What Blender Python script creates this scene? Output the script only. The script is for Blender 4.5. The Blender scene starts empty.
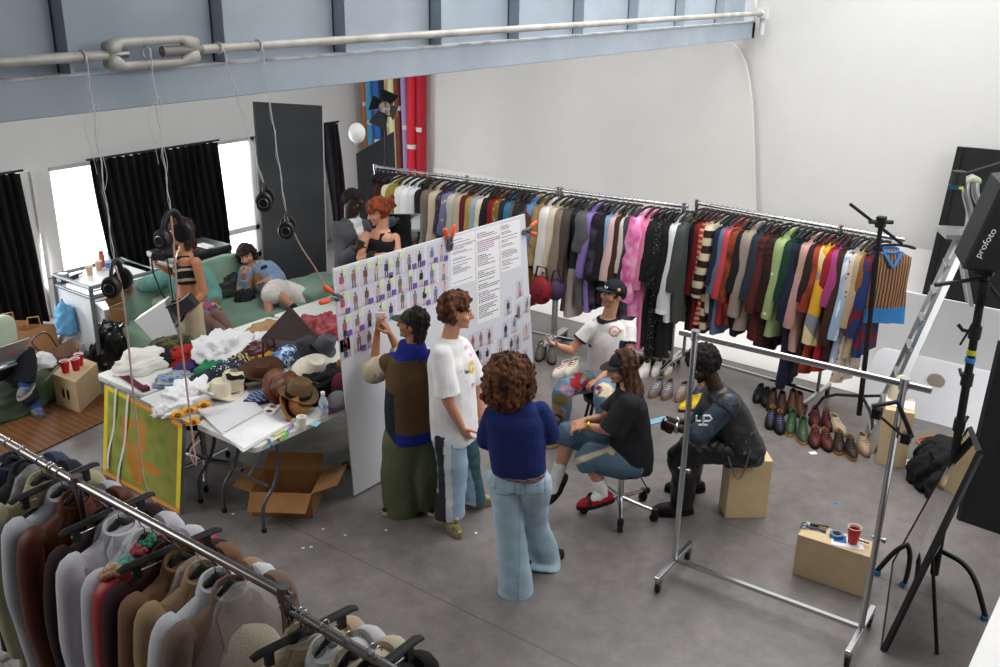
import bpy, math, random
import numpy as np
from mathutils import Vector, Matrix, Euler
PI = math.pi
sc = bpy.context.scene
COL = sc.collection
rnd = random.Random(7)
# ------------------------------------------------------------------ camera model (35 mm lens, on a gallery 3.8 m up)
FPX, CX, CY, CAMH = 972.0, 500.0, 333.5, 3.8
_d1 = np.array([773., -353., FPX]); _d1 /= np.linalg.norm(_d1)
_dn = np.array([-44., 0., FPX]); _dn[1] = (773*-44 + FPX*FPX)/353; _dn /= np.linalg.norm(_dn)
_d2 = np.cross(_d1, _dn)
RM = np.array([_d1, _d2, -_dn])
FH = RM[:2, 2]/np.linalg.norm(RM[:2, 2])
AWAY = Vector((FH[0], FH[1], 0)); RIGHT = Vector((FH[1], -FH[0], 0)); UP = Vector((0, 0, 1))
cam = bpy.data.cameras.new('camera'); camo = bpy.data.objects.new('camera', cam); COL.objects.link(camo)
cam.sensor_width = 36.0; cam.lens = FPX*36/1000; cam.clip_start = .05
mw = Matrix.Identity(4)
for i in range(3):
    mw[i][0] = RM[i, 0]; mw[i][1] = -RM[i, 1]; mw[i][2] = -RM[i, 2]
mw[2][3] = CAMH
camo.matrix_world = mw; sc.camera = camo
def ray(x, y): return RM @ np.array([x-CX, y-CY, FPX])
def P(x, y, z=0.0):                       # measured point on a horizontal plane
    r = ray(x, y); t = (z-CAMH)/r[2]; return Vector((r[0]*t, r[1]*t, z))
def PX(x, y, X):
    r = ray(x, y); t = X/r[0]; return Vector((X, r[1]*t, CAMH+r[2]*t))
def PY(x, y, Y):
    r = ray(x, y); t = Y/r[1]; return Vector((r[0]*t, Y, CAMH+r[2]*t))
def PD(x, y, D):                          # point at a horizontal distance D into the room
    r = ray(x, y); t = D/(r[0]*FH[0]+r[1]*FH[1]); return Vector((r[0]*t, r[1]*t, CAMH+r[2]*t))
def px_of(v):                              # image columns/rows and depth of an (N,3) array
    q = (v-np.array([0, 0, CAMH]))@RM; return CX+FPX*q[:, 0]/q[:, 2], CY+FPX*q[:, 1]/q[:, 2], q[:, 2]
def dist(p): return p[0]*FH[0]+p[1]*FH[1]
# ------------------------------------------------------------------ materials
MATS = {}
def hexc(c):
    if isinstance(c, str):
        c = c.lstrip('#'); c = ''.join(x*2 for x in c) if len(c) == 3 else c; v = [int(c[i:i+2], 16)/255 for i in (0, 2, 4)]
        c = [x/12.92 if x <= .04045 else ((x+.055)/1.055)**2.4 for x in v]
    return (c[0], c[1], c[2], 1.0)
def mat(c, rough=.75, metal=0.0, pat=None, c2=None, sc_=8.0, var=.10, bump=0.0, bsc=60.0, alpha=1.0, emit=0.0, trans=0.0, ior=1.45, thr=.5, c3=None, vec='Object'):
    key = (str(c), rough, metal, pat, str(c2), sc_, var, bump, bsc, alpha, emit, trans, thr, str(c3), vec)
    if key in MATS: return MATS[key]
    m = bpy.data.materials.new('material'); m.use_nodes = True
    nt = m.node_tree; N = nt.nodes; L = nt.links
    b = N['Principled BSDF']
    b.inputs['Roughness'].default_value = rough; b.inputs['Metallic'].default_value = metal
    b.inputs['Specular IOR Level'].default_value = .35 if rough > .5 else .5
    if alpha < 1: b.inputs['Alpha'].default_value = alpha
    if trans: b.inputs['Transmission Weight'].default_value = trans; b.inputs['IOR'].default_value = ior
    if pat == 'attr':
        a = N.new('ShaderNodeAttribute'); a.attribute_name = 'Col'; base = a.outputs['Color']
    else:
        base = None
    tc = N.new('ShaderNodeTexCoord'); co = tc.outputs[vec]
    def noise_tex(s, det=3.0):
        n = N.new('ShaderNodeTexNoise'); n.inputs['Scale'].default_value = s; n.inputs['Detail'].default_value = det
        L.new(co, n.inputs['Vector']); return n.outputs['Fac']
    def mixc(f, a, bb):
        x = N.new('ShaderNodeMix'); x.data_type = 'RGBA'
        if isinstance(f, float): x.inputs[0].default_value = f
        else: L.new(f, x.inputs[0])
        for v, i in ((a, 6), (bb, 7)):
            if isinstance(v, tuple): x.inputs[i].default_value = v
            else: L.new(v, x.inputs[i])
        return x.outputs[2]
    def step(f, t=.5, w=.04):
        r = N.new('ShaderNodeMapRange'); r.inputs[1].default_value = t-w; r.inputs[2].default_value = t+w; L.new(f, r.inputs[0]); return r.outputs[0]
    def wave(s, axis, dist_=0.0):
        w = N.new('ShaderNodeTexWave'); w.bands_direction = axis; w.inputs['Scale'].default_value = s; w.inputs['Distortion'].default_value = dist_
        L.new(co, w.inputs['Vector']); return w.outputs['Fac']
    if base is None:
        A = hexc(c); B = hexc(c2) if c2 is not None else None
        if pat is None: base = A
        elif pat in ('sx', 'sy', 'sz'): base = mixc(step(wave(sc_, pat[1].upper(), 1.0), thr), A, B)
        elif pat == 'plaid':
            base = mixc(step(wave(sc_, 'X'), .62), A, B); base = mixc(step(wave(sc_, 'Z'), .62), base, hexc(c3) if c3 else B)
        elif pat == 'camo':
            base = mixc(step(noise_tex(sc_), thr), A, B)
            if c3: base = mixc(step(noise_tex(sc_*1.7), .58), base, hexc(c3))
        elif pat == 'blotch': base = mixc(step(noise_tex(sc_, 5), thr, .15), A, B)
        elif pat in ('dots', 'floral'):
            v = N.new('ShaderNodeTexVoronoi'); v.inputs['Scale'].default_value = sc_; L.new(co, v.inputs['Vector'])
            inv = N.new('ShaderNodeMath'); inv.operation = 'SUBTRACT'; inv.inputs[0].default_value = 1; L.new(v.outputs['Distance'], inv.inputs[1])
            base = mixc(step(inv.outputs[0], thr), A, B)
            if c3: base = mixc(step(noise_tex(sc_*1.3), .57), base, hexc(c3))
        elif pat == 'cells':
            v = N.new('ShaderNodeTexVoronoi'); v.inputs['Scale'].default_value = sc_; L.new(co, v.inputs['Vector'])
            sp = N.new('ShaderNodeSeparateColor'); L.new(v.outputs['Color'], sp.inputs[0])
            base = mixc(step(sp.outputs[0], thr, .01), A, B)
            if c3: base = mixc(step(sp.outputs[1], .6, .01), base, hexc(c3))
    if var:
        f = noise_tex(4.0 if pat != 'attr' else 9.0, 4)
        r = N.new('ShaderNodeMapRange'); r.inputs[1].default_value = .3; r.inputs[2].default_value = .7
        r.inputs[3].default_value = 1-var; r.inputs[4].default_value = 1+var; L.new(f, r.inputs[0])
        h = N.new('ShaderNodeVectorMath'); h.operation = 'SCALE'
        if isinstance(base, tuple): h.inputs[0].default_value = base[:3]
        else: L.new(base, h.inputs[0])
        L.new(r.outputs[0], h.inputs['Scale']); base = h.outputs[0]
    if isinstance(base, tuple): b.inputs['Base Color'].default_value = base
    else: L.new(base, b.inputs['Base Color'])
    if bump:
        bn = N.new('ShaderNodeBump'); bn.inputs['Strength'].default_value = bump; bn.inputs['Distance'].default_value = .01
        L.new(noise_tex(bsc, 4), bn.inputs['Height']); L.new(bn.outputs[0], b.inputs['Normal'])
    if emit:
        b.inputs['Emission Strength'].default_value = emit
        b.inputs['Emission Color'].default_value = hexc(c)
    MATS[key] = m; return m
CHROME = mat('#c8c9cc', .22, 1.0, var=.05); STEEL = mat('#8f9296', .35, 1.0, var=.08); ALU = mat('#b9bbbc', .38, .9, var=.1)
BLACKP = mat('#121214', .5, var=.1); BLACKM = mat('#1a1a1c', .5, .3); BLACKF = mat('#0d0d0f', .9, var=.15, bump=.3); WHITEP = mat('#e9eaea', .5, var=.03)
WHITEPAPER = mat('#f0f0f2', .8, var=.02)
CARD = mat('#94693f', .85, var=.1, bump=.15, bsc=25); PLY = mat('#d8c09a', .6, pat='blotch', c2='#cdb288', sc_=5, var=.06)
CLEAR = mat('#f4f6f8', .18, alpha=.34, var=.0); RUBBER = mat('#1b1b1b', .8)
# ------------------------------------------------------------------ mesh builder
ORG = {}
def frame_of(d, hint=None):
    d = d.normalized(); h = hint if hint is not None else (UP if abs(d.z) < .95 else Vector((1, 0, 0)))
    a = d.cross(h)
    if a.length < 1e-5: a = d.cross(Vector((.3, .8, .1)))
    a.normalize(); b = a.cross(d).normalized(); return a, b
class MB:
    def __init__(s): s.v = []; s.f = []; s.m = []; s.c = []
    def add(s, vs, fs, mi=0, col=None):
        o = len(s.v); s.v += [Vector(v) for v in vs]; s.f += [[i+o for i in f] for f in fs]; s.m += [mi]*len(fs); s.c += [col]*len(vs); return s
    def box(s, c, d, rot=None, mi=0, col=None):
        x, y, z = d[0]/2, d[1]/2, d[2]/2; R = rot if rot is not None else Matrix.Identity(3); c = Vector(c)
        vs = [c+R@Vector((i*x, j*y, k*z)) for i in (-1, 1) for j in (-1, 1) for k in (-1, 1)]
        return s.add(vs, [(0, 1, 3, 2), (4, 6, 7, 5), (0, 4, 5, 1), (2, 3, 7, 6), (0, 2, 6, 4), (1, 5, 7, 3)], mi, col)
    def loft(s, rings, mi=0, closed=True, cap0=True, cap1=True, col=None):
        n = len(rings[0]); vs = [p for r in rings for p in r]; fs = []
        for i in range(len(rings)-1):
            for j in range(n if closed else n-1):
                k = (j+1) % n; fs.append((i*n+j, i*n+k, (i+1)*n+k, (i+1)*n+j))
        if cap0: fs.append(tuple(range(n))[::-1])
        if cap1: fs.append(tuple((len(rings)-1)*n+j for j in range(n)))
        return s.add(vs, fs, mi, col)
    def tube(s, pts, r, n=8, mi=0, cap=True, flat=1.0, hint=None, round_=False, col=None):
        pts = [Vector(p) for p in pts]; m = len(pts); rs = list(r) if hasattr(r, '__len__') else [r]*m
        rings = []; pa = None
        for i, p in enumerate(pts):
            d = (pts[min(i+1, m-1)]-pts[max(i-1, 0)])
            if d.length < 1e-7: d = Vector((0, 0, 1))
            d.normalize()
            if pa is None: a, b = frame_of(d, hint)
            else:
                a = pa-d*pa.dot(d)
                if a.length < 1e-5: a, b = frame_of(d)
                a.normalize(); b = a.cross(d).normalized()
            pa = a
            mk = lambda c, q: [c+a*(math.cos(2*PI*k/n)*q)+b*(math.sin(2*PI*k/n)*q*flat) for k in range(n)]
            if round_ and i == 0:
                for t in (80, 55, 28): rings.append(mk(p-d*rs[0]*math.sin(math.radians(t)), rs[0]*math.cos(math.radians(t))))
            rings.append(mk(p, rs[i]))
            if round_ and i == m-1:
                for t in (28, 55, 80): rings.append(mk(p+d*rs[-1]*math.sin(math.radians(t)), rs[-1]*math.cos(math.radians(t))))
        return s.loft(rings, mi, True, cap, cap, col)
    def cyl(s, p0, p1, r, r1=None, n=16, mi=0, col=None): return s.tube([p0, p1], [r, r if r1 is None else r1], n, mi, col=col)
    def sphere(s, c, r, n=14, m=9, R=None, mi=0, col=None):
        c = Vector(c); r = r if hasattr(r, '__len__') else (r, r, r); R = R if R is not None else Matrix.Identity(3); rings = []
        for i in range(m+1):
            t = PI*(i+.001)/(m+.002); rings.append([c+R@Vector((r[0]*math.sin(t)*math.cos(2*PI*k/n), r[1]*math.sin(t)*math.sin(2*PI*k/n), -r[2]*math.cos(t))) for k in range(n)])
        return s.loft(rings, mi, col=col)
    def lathe(s, prof, o=(0, 0, 0), n=20, mi=0, R=None, cap0=True, cap1=True, sy=1.0):
        o = Vector(o); R = R if R is not None else Matrix.Identity(3)
        return s.loft([[o+R@Vector((r*math.cos(2*PI*k/n), r*sy*math.sin(2*PI*k/n), z)) for k in range(n)] for r, z in prof], mi, True, cap0, cap1)
    def quad(s, a, b, c, d, mi=0): return s.add([a, b, c, d], [(0, 1, 2, 3)], mi)
    def prism(s, pts, ext, mi=0):           # polygon extruded by a vector
        e = Vector(ext); p = [Vector(q) for q in pts]; n = len(p)
        return s.add(p+[q+e for q in p], [tuple(range(n))[::-1], tuple(range(n, 2*n))]+[(i, (i+1) % n, (i+1) % n+n, i+n) for i in range(n)], mi)
    def warp(s, f): s.v = [f(p) for p in s.v]; return s
    def build(s, name, mats, parent=None, org=None, smooth=False, bevel=0.0, kind=None):
        me = bpy.data.meshes.new(name)
        if parent is not None: off = ORG.get(parent, Vector((0, 0, 0)))
        else: off = Vector(org) if org is not None else Vector((0, 0, 0))
        me.from_pydata([v-off for v in s.v], [], s.f)
        for q in (mats if isinstance(mats, (list, tuple)) else [mats]): me.materials.append(q)
        me.polygons.foreach_set('material_index', s.m)
        if smooth:
            me.polygons.foreach_set('use_smooth', [True]*len(me.polygons))
        me.update(); fix_normals(me)
        if smooth == 'auto': me.set_sharp_from_angle(angle=math.radians(38))
        o = bpy.data.objects.new(name, me); COL.objects.link(o)
        if parent is not None: o.parent = parent; ORG[o] = off
        else: o.location = off; ORG[o] = off
        if bevel:
            b = o.modifiers.new('bevel', 'BEVEL'); b.width = bevel; b.segments = 2; b.limit_method = 'ANGLE'; b.angle_limit = math.radians(40)
        if kind: o['kind'] = kind
        return o
def fix_normals(me):
    import bmesh
    bm = bmesh.new(); bm.from_mesh(me); bmesh.ops.recalc_face_normals(bm, faces=bm.faces); bm.to_mesh(me); bm.free()
def tag(o, label, cat, group=None):
    o['label'] = label; o['category'] = cat
    if group: o['group'] = group
    return o
def empty(name, loc, label, cat, group=None, rz=0.0):
    o = bpy.data.objects.new(name, None); COL.objects.link(o); o.location = loc; o.rotation_euler = (0, 0, rz); ORG[o] = Vector(loc)
    o.empty_display_size = .1
    return tag(o, label, cat, group)
def dup(root, loc, rot=None, label=None):
    kids = {}
    for o in list(bpy.data.objects):
        if o.parent: kids.setdefault(o.parent, []).append(o)
    def cp(o, par):
        c = o.copy(); COL.objects.link(c); c.parent = par
        for k in kids.get(o, []): cp(k, c)
        return c
    r = cp(root, None); r.location = loc
    if rot is not None: r.rotation_euler = rot
    if label: r['label'] = label
    return r
def rotz(a): return Matrix.Rotation(a, 3, 'Z')
def basis(x, y, z):
    m = Matrix.Identity(3)
    for i in range(3): m[i][0] = x[i]; m[i][1] = y[i]; m[i][2] = z[i]
    return m
def npnoise(p, freq, seed, n=5):           # cheap smooth noise on an (N,3) array
    r = np.random.RandomState(seed); out = np.zeros(len(p))
    for k in range(n):
        d = r.normal(size=3)*freq*(1+.35*k); out += np.sin(p@d+r.uniform(0, 6.28))/(1+.3*k)
    return out/2.2
def from_arrays(name, v, faces, mats, parent, off, cols=None, smooth=True, mis=None):
    me = bpy.data.meshes.new(name); me.from_pydata([tuple(x) for x in (v-np.array(off))], [], faces)
    for q in mats: me.materials.append(q)
    me.polygons.foreach_set('use_smooth', [smooth]*len(me.polygons))
    if mis is not None: me.polygons.foreach_set('material_index', mis)
    if cols is not None:
        a = me.color_attributes.new('Col', 'FLOAT_COLOR', 'POINT'); a.data.foreach_set('color', cols.astype(np.float32).ravel())
    me.update()
    o = bpy.data.objects.new(name, me); COL.objects.link(o)
    if parent is not None: o.parent = parent
    else: o.location = off
    ORG[o] = Vector(off); return o
def remesh(mb, vox, smooth=2):             # union of overlapping solids -> one continuous skin
    me = bpy.data.meshes.new('t'); me.from_pydata(mb.v, [], mb.f); me.update(); fix_islands(me)
    o = bpy.data.objects.new('t', me); COL.objects.link(o)
    r = o.modifiers.new('r', 'REMESH'); r.mode = 'VOXEL'; r.voxel_size = vox
    if smooth: m = o.modifiers.new('s', 'SMOOTH'); m.factor = .5; m.iterations = smooth
    dg = bpy.context.evaluated_depsgraph_get()
    ev = o.evaluated_get(dg); e = ev.to_mesh()
    v = np.empty(len(e.vertices)*3); e.vertices.foreach_get('co', v); v = v.reshape(-1, 3)
    nn = np.empty(len(e.vertices)*3); e.vertices.foreach_get('normal', nn); nn = nn.reshape(-1, 3)
    fs = [tuple(p.vertices) for p in e.polygons]
    ev.to_mesh_clear(); bpy.data.objects.remove(o); bpy.data.meshes.remove(me)
    return v, nn, fs
def fix_islands(me): fix_normals(me)
# ------------------------------------------------------------------ people
SKINM = mat('#ffffff', .5, pat='attr', var=.03); CLOTHM = mat('#ffffff', .85, pat='attr', var=.10, bump=.25, bsc=220); LEATHERM = mat('#ffffff', .42, pat='attr', var=.12, bump=.15, bsc=90)
KNITM = mat('#ffffff', .95, pat='attr', var=.12, bump=.7, bsc=130); HAIRM = mat('#ffffff', .8, pat='attr', var=.25, bump=.5, bsc=120)
def lin(c): return np.array(hexc(c))
def ell_chain(mb, nodes, n=18, sub=4):      # nodes: (center, right-axis, half width, half depth, fwd-axis)
    pts = []
    for i in range(len(nodes)-1):
        for t in range(sub):
            u = t/sub; pts.append((i, u))
    pts.append((len(nodes)-2, 1.0)); rings = []
    def cr(f, i, u):
        a, b, c, d = f(max(i-1, 0)), f(i), f(i+1), f(min(i+2, len(nodes)-1))
        return b+(c-b)*u*u*(3-2*u) if isinstance(b, float) else .5*((2*b)+(c-a)*u+(2*a-5*b+4*c-d)*u*u+(3*b-3*c+d-a)*u**3)
    for i, u in pts:
        c = cr(lambda k: Vector(nodes[k][0]), i, u); w = cr(lambda k: float(nodes[k][2]), i, u); d = cr(lambda k: float(nodes[k][3]), i, u)
        x = (nodes[i][1]*(1-u)+nodes[i+1][1]*u).normalized(); y = (nodes[i][4]*(1-u)+nodes[i+1][4]*u).normalized()
        rings.append([c+x*(w*math.copysign(abs(math.cos(q))**.8, math.cos(q)))+y*(d*math.copysign(abs(math.sin(q))**.8, math.sin(q))) for q in [2*PI*k/n for k in range(n)]])
    mb.loft(rings)
def smoothpts(pts, rs, sub=5):
    P_ = [Vector(p) for p in pts]; out = []; ro = []
    for i in range(len(P_)-1):
        a, b, c, d = P_[max(i-1, 0)], P_[i], P_[i+1], P_[min(i+2, len(P_)-1)]
        for t in range(sub):
            u = t/sub; out.append(.5*((2*b)+(c-a)*u+(2*a-5*b+4*c-d)*u*u+(3*b-3*c+d-a)*u**3)); ro.append(rs[i]*(1-u)+rs[i+1]*u)
    out.append(P_[-1]); ro.append(rs[-1]); return out, ro
def limb(mb, pts, rs, n=12, sub=1, round_=True, flat=1.0):
    if sub > 1: pts, rs = smoothpts(pts, rs, sub)
    mb.tube(pts, rs, n, round_=round_, flat=flat)
def hand(mb, wr, d, pn, side, curl=.5, s=1.0, spread=1.0):
    # d: pointing direction, pn: direction the palm faces, side: +1 if the thumb lies towards d x pn
    d = d.normalized(); pn = (pn-d*pn.dot(d)).normalized(); a = d.cross(pn).normalized()*side
    k = .085*s; palm0 = wr+d*.01
    rings = []
    for t, w, h in ((0, .026, .02), (.3, .033, .019), (.7, .041, .016), (1.0, .042, .012)):
        c = palm0+d*(k*t); rings.append([c+a*(w*s*math.cos(q))+pn*(h*s*math.sin(q)) for q in [2*PI*i/12 for i in range(12)]])
    mb.loft(rings)
    lens = (.072, .08, .075, .058); offs = (.033, .011, -.011, -.032)
    for i in range(4):
        p = palm0+d*(k*.93)+a*(offs[i]*s); dd = (d+a*(offs[i]*2.4*spread)).normalized(); L = lens[i]*s; pts = [p-d*.02, p]; ang = 0
        for j, fr in enumerate((.45, .32, .25)):
            ang += curl*(.75, 1.0, .7)[j]*(1+.12*i)
            q = (dd*math.cos(ang)+pn*math.sin(ang)); p = p+q*(L*fr); pts.append(p)
        mb.tube(pts, [.0095*s, .0095*s, .009*s, .0085*s, .0075*s], 8, round_=True)
    p = palm0+d*(k*.25)+a*(.026*s); t1 = (a*.75+d*.6+pn*.35).normalized(); t2 = (a*.25+d*.85+pn*(.35+.4*curl)).normalized()
    mb.tube([p-a*.012, p+t1*.035*s, p+t1*.035*s+t2*.03*s, p+t1*.035*s+t2*.056*s], [.014*s, .0125*s, .011*s, .009*s], 8, round_=True)
def head_geo(mb, c, f, u, s=1.0):
    f = f.normalized(); l = u.cross(f).normalized(); u = f.cross(l).normalized(); R = basis(l, f, u)
    def W(x, y, z): return c+R@Vector((x*s, y*s, z*s))
    mb.sphere(W(0, -.012, .03), (.075*s, .092*s, .088*s), 20, 14, R)
    mb.sphere(W(0, .018, -.02), (.064*s, .072*s, .085*s), 18, 12, R)
    mb.sphere(W(0, .034, -.075), (.044*s, .05*s, .038*s), 14, 10, R)
    mb.sphere(W(0, .074, -.098), (.02*s, .016*s, .015*s), 10, 8, R)
    mb.tube([W(0, .083, .018), W(0, .1, -.012), W(0, .108, -.03)], [.009*s, .011*s, .014*s], 10, round_=True)
    mb.sphere(W(.011, .098, -.034), (.009*s,)*3, 8, 6, R); mb.sphere(W(-.011, .098, -.034), (.009*s,)*3, 8, 6, R)
    mb.tube([W(-.035, .072, .028), W(0, .086, .026), W(.035, .072, .028)], .011*s, 8, round_=True)
    mb.tube([W(-.02, .08, -.058), W(0, .088, -.055), W(.02, .08, -.058)], .008*s, 8, round_=True)
    mb.tube([W(-.018, .078, -.067), W(0, .085, -.068), W(.018, .078, -.067)], .008*s, 8, round_=True)
    for q in (-1, 1):
        mb.sphere(W(q*.074, -.008, -.005), (.013*s, .02*s, .032*s), 10, 8, R)
        mb.sphere(W(q*.042, .058, -.03), (.024*s, .026*s, .024*s), 10, 8, R)
    return R
def paint_head(v, cols, c, R, s, skin, lip, brow, iris='#20140e', smile=False, beard=None):
    q = (v-np.array(c))@np.array(R)/s
    x, y, z = np.abs(q[:, 0]), q[:, 1], q[:, 2]
    front = (y > .05) & (np.abs(z) < .13)
    def put(m, col): cols[m] = lin(col)
    if beard: put((y > .02) & (z < -.04) & (z > -.12) & (x < .07), beard)
    put(front & (((x-.031)/.02)**2+((z-.004)/.012)**2 < 1), '#5b3a2c' if sum(hexc(skin)[:3]) > .5 else '#1c100b')
    put(front & (((x-.031)/.014)**2+((z-.003)/.008)**2 < 1), '#e8e2dc')
    put(front & (((x-.031)/.007)**2+((z-.003)/.008)**2 < 1), iris)
    put(front & (np.abs(z-.026-.1*np.minimum(x, .03)*.3) < .005) & (x > .012) & (x < .05), brow)
    put(front & ((q[:, 0]/.027)**2+((z+.061)/.012)**2 < 1), lip)
    if smile: put(front & ((q[:, 0]/.02)**2+((z+.061)/.006)**2 < 1), '#f2ece6')
    if beard: put(front & (np.abs(z+.046) < .006) & (x < .03), beard)
def scatter_hair(mb, c, R, s, keep, r, n, lift=1.06, seed=0, jit=.006):
    rr = random.Random(seed)
    for i in range(n):
        z = 1-2*(i+.5)/n; t = i*2.39996; w = math.sqrt(1-z*z); d = Vector((w*math.cos(t), w*math.sin(t), z))
        p = Vector((d.x*.075, d.y*.093-.012, d.z*.09+.03))
        if not keep(p.x, p.y, p.z): continue
        p = Vector((d.x*.075*lift, d.y*.093*lift-.012, d.z*.09*lift+.03)); p += Vector([rr.uniform(-jit, jit) for _ in range(3)])
        mb.sphere(c+R@(p*s), r*s*rr.uniform(.8, 1.25), 8, 6)
def J(x, y, D, dd=0.0): return PD(x, y, D+dd)
def fold(v, nn, amp, freq, seed, vert=1.0):
    k = v*np.array([1, 1, vert]); n1 = npnoise(k, freq, seed); n2 = npnoise(v, freq*2.3, seed+9)
    return v+nn*((n1*amp+.4*amp*n2)[:, None])
class Person:
    def __init__(s, label, org, skin, vox=.0055):
        s.label = label; s.org = Vector(org); s.skin = skin; s.mb = MB(); s.vox = vox; s.root = None; s.paints = []
    def arm(s, sh, el, wr, hd, pn, side, curl=.6, k=1.0, hs=1.0):
        limb(s.mb, [sh, el], [.052*k, .041*k]); limb(s.mb, [el, el*.55+wr*.45, wr+(wr-el).normalized()*.01], [.041*k, .039*k, .026*k])
        hand(s.mb, wr, hd, pn, side, curl, hs)
    def leg(s, hp, kn, an, toe, k=1.0):
        limb(s.mb, [hp, kn], [.088*k, .056*k]); limb(s.mb, [kn, kn*.65+an*.35, an], [.056*k, .058*k, .036*k])
        heel = an-(toe-an).normalized()*.04; heel.z = min(an.z, toe.z)+.01
        limb(s.mb, [heel+Vector((0, 0, .02)), an*.4+toe*.6, toe*.8+an*.2+Vector((0, 0, .015))], [.026, .026, .014])
    def torso(s, hip, neck, rx, fw, k=1.0, hx=None, hfw=None, rsh=None, sw=.165):
        hx = hx or rx; hfw = hfw or fw; up = neck-hip
        ell_chain(s.mb, [(hip-up*.12, hx, .13*k, .1*k, hfw), (hip+up*.02, hx, .158*k, .112*k, hfw), (hip+up*.35, (hx+rx)/2, .132*k, .098*k, (fw+hfw)/2), (hip+up*.66, rx, .158*k, .115*k, fw), (hip+up*.88, rx, sw*k, .085*k, fw), (hip+up*1.0, rx, .065, .06, fw)])
    def head(s, c, f, u, neck, sz=1.0, **kw):
        R = head_geo(s.mb, c, f, u, sz); s.hc, s.hR, s.hs = c, R, sz
        limb(s.mb, [neck-(c-neck).normalized()*.05, c+R@Vector((0, -.02, -.06))], [.06*sz, .053*sz]); s.hkw = kw
    def finish(s, kind='person', paint=None):
        v, nn, fs = remesh(s.mb, s.vox, 2)
        cols = np.tile(lin(s.skin), (len(v), 1))
        paint_head(v, cols, s.hc, s.hR, s.hs, s.skin, **s.hkw)
        if paint: paint(v, cols)
        s.root = from_arrays('person', v, fs, [SKINM], None, s.org, cols); tag(s.root, s.label, 'person'); return s.root
    def cloth(s, name, mb, col, vox=.009, amp=.006, freq=11, seed=1, m=None, paint=None, vert=.5, label=None, sm=3, mis=None):
        v, nn, fs = remesh(mb, vox, sm)
        if amp: v = fold(v, nn, amp, freq, seed, vert)
        cols = np.tile(lin(col), (len(v), 1))
        if paint: paint(v, cols)
        o = from_arrays(name, v, fs, [m or CLOTHM], s.root, s.org, cols)
        if label: o['label'] = label
        return o
    def hair(s, mb, col, col2=None, vox=.006, name='hair', seed=3, amp=.003, freq=60):
        v, nn, fs = remesh(mb, vox, 1); v = fold(v, nn, amp, freq, seed, .4)
        cols = np.tile(lin(col), (len(v), 1))
        if col2: t = np.clip(.5+.7*npnoise(v*np.array([1, 1, .5]), 70, seed+5), 0, 1)[:, None]; cols = cols*(1-t)+lin(col2)*t
        return from_arrays(name, v, fs, [HAIRM], s.root, s.org, cols)
    def shoe(s, an, toe, col, sole='#1a1a1a', up=.05, name='shoe', paint=None, label=None, k=1.0, sh=.028):
        d = (toe-an); d.z *= .35; d.normalize(); a = d.cross(UP).normalized(); nrm = a.cross(d).normalized()
        if nrm.z < 0: nrm = -nrm
        base = Vector(toe)-nrm*.03; L = .28*k
        if base.z < .14: base.z = .006; d.z = 0; d.normalize(); a = d.cross(UP).normalized(); nrm = Vector((0, 0, 1))
        heel = base-d*(L-.05)
        def ring(h, sc_, sx=0): return [heel+d*(L*.42+sx+math.cos(q)*L*.52*sc_)+a*(math.sin(q)*(.047 if math.cos(q) > -.2 else .038)*k*sc_)+nrm*h for q in [2*PI*i/24 for i in range(24)]]
        b = MB(); b.loft([ring(-.005, .97), ring(0, 1.03), ring(sh, 1.02)]); so = b.build('sole', mat(sole, .8), s.root, smooth='auto')
        b = MB(); b.loft([ring(sh*.8, 1.0), ring(sh+.018, .99), ring(sh+.04, .86, -.015), ring(sh+.052, .6, -.04), ring(sh+.056, .3, -.06)])
        ank = heel+d*.06; b.tube([ank+nrm*(sh+.01), ank+nrm*(sh+.03+up)], [.045*k, .042*k], 14)
        o = b.build(name, col if not isinstance(col, str) else mat(col, .6), s.root, smooth='auto'); so.parent = o
        if label: o['label'] = label
        return o
def cap_geo(ps, col, brim_col=None, tilt=.1, m=None, brim_dir=0.0, paint=None, size=1.0):
    c, R, s_ = ps.hc, ps.hR, ps.hs*size; b = MB(); rings = []
    for t in (0, .18, .36, .55, .72, .86, .96, .999):
        z = .012+.108*math.sin(t*PI/2); k = math.cos(t*PI/2)
        rings.append([c+R@(Vector((.087*k*math.cos(q), .104*k*math.sin(q)-.010-.01*t, z+.022*math.sin(q)*(1-t)))*s_) for q in [2*PI*i/28 for i in range(28)]])
    b.loft(rings); v = np.array([tuple(x) for x in b.v]); cols = np.tile(lin(col), (len(v), 1))
    if paint: paint((v-np.array(c))@np.array(R)/s_, cols)
    o = from_arrays('cap', v, [tuple(f) for f in b.f], [m or CLOTHM], ps.root, ps.org, cols)
    b = MB(); top = []
    for i in range(13):
        q = math.radians(18+144*i/12); e = max(0.0, math.sin((q-math.radians(18))/math.radians(144)*PI))
        x, y = .086*math.cos(q), .1*math.sin(q)-.01
        inn = Vector((x, y, .03)); out = Vector((x*1.05, y+.075*e**.6, .03-.012*e-.25*x*x*10*.1)); top.append((inn, out))
    for sgn, dz in ((1, .004), (-1, -.002)): b.add([c+R@((p+Vector((0, 0, dz)))*s_) for pr in top for p in pr], [(2*i, 2*i+1, 2*i+3, 2*i+2) for i in range(12)])
    b.build('brim', m and mat(brim_col or col, .8) or mat(brim_col or col, .85), o, smooth=True)
    b = MB(); b.sphere(c+R@(Vector((0, -.015, .122))*s_), .008, 8, 6); b.build('button', mat(brim_col or col, .85), o, smooth=True)
    return o
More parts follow.
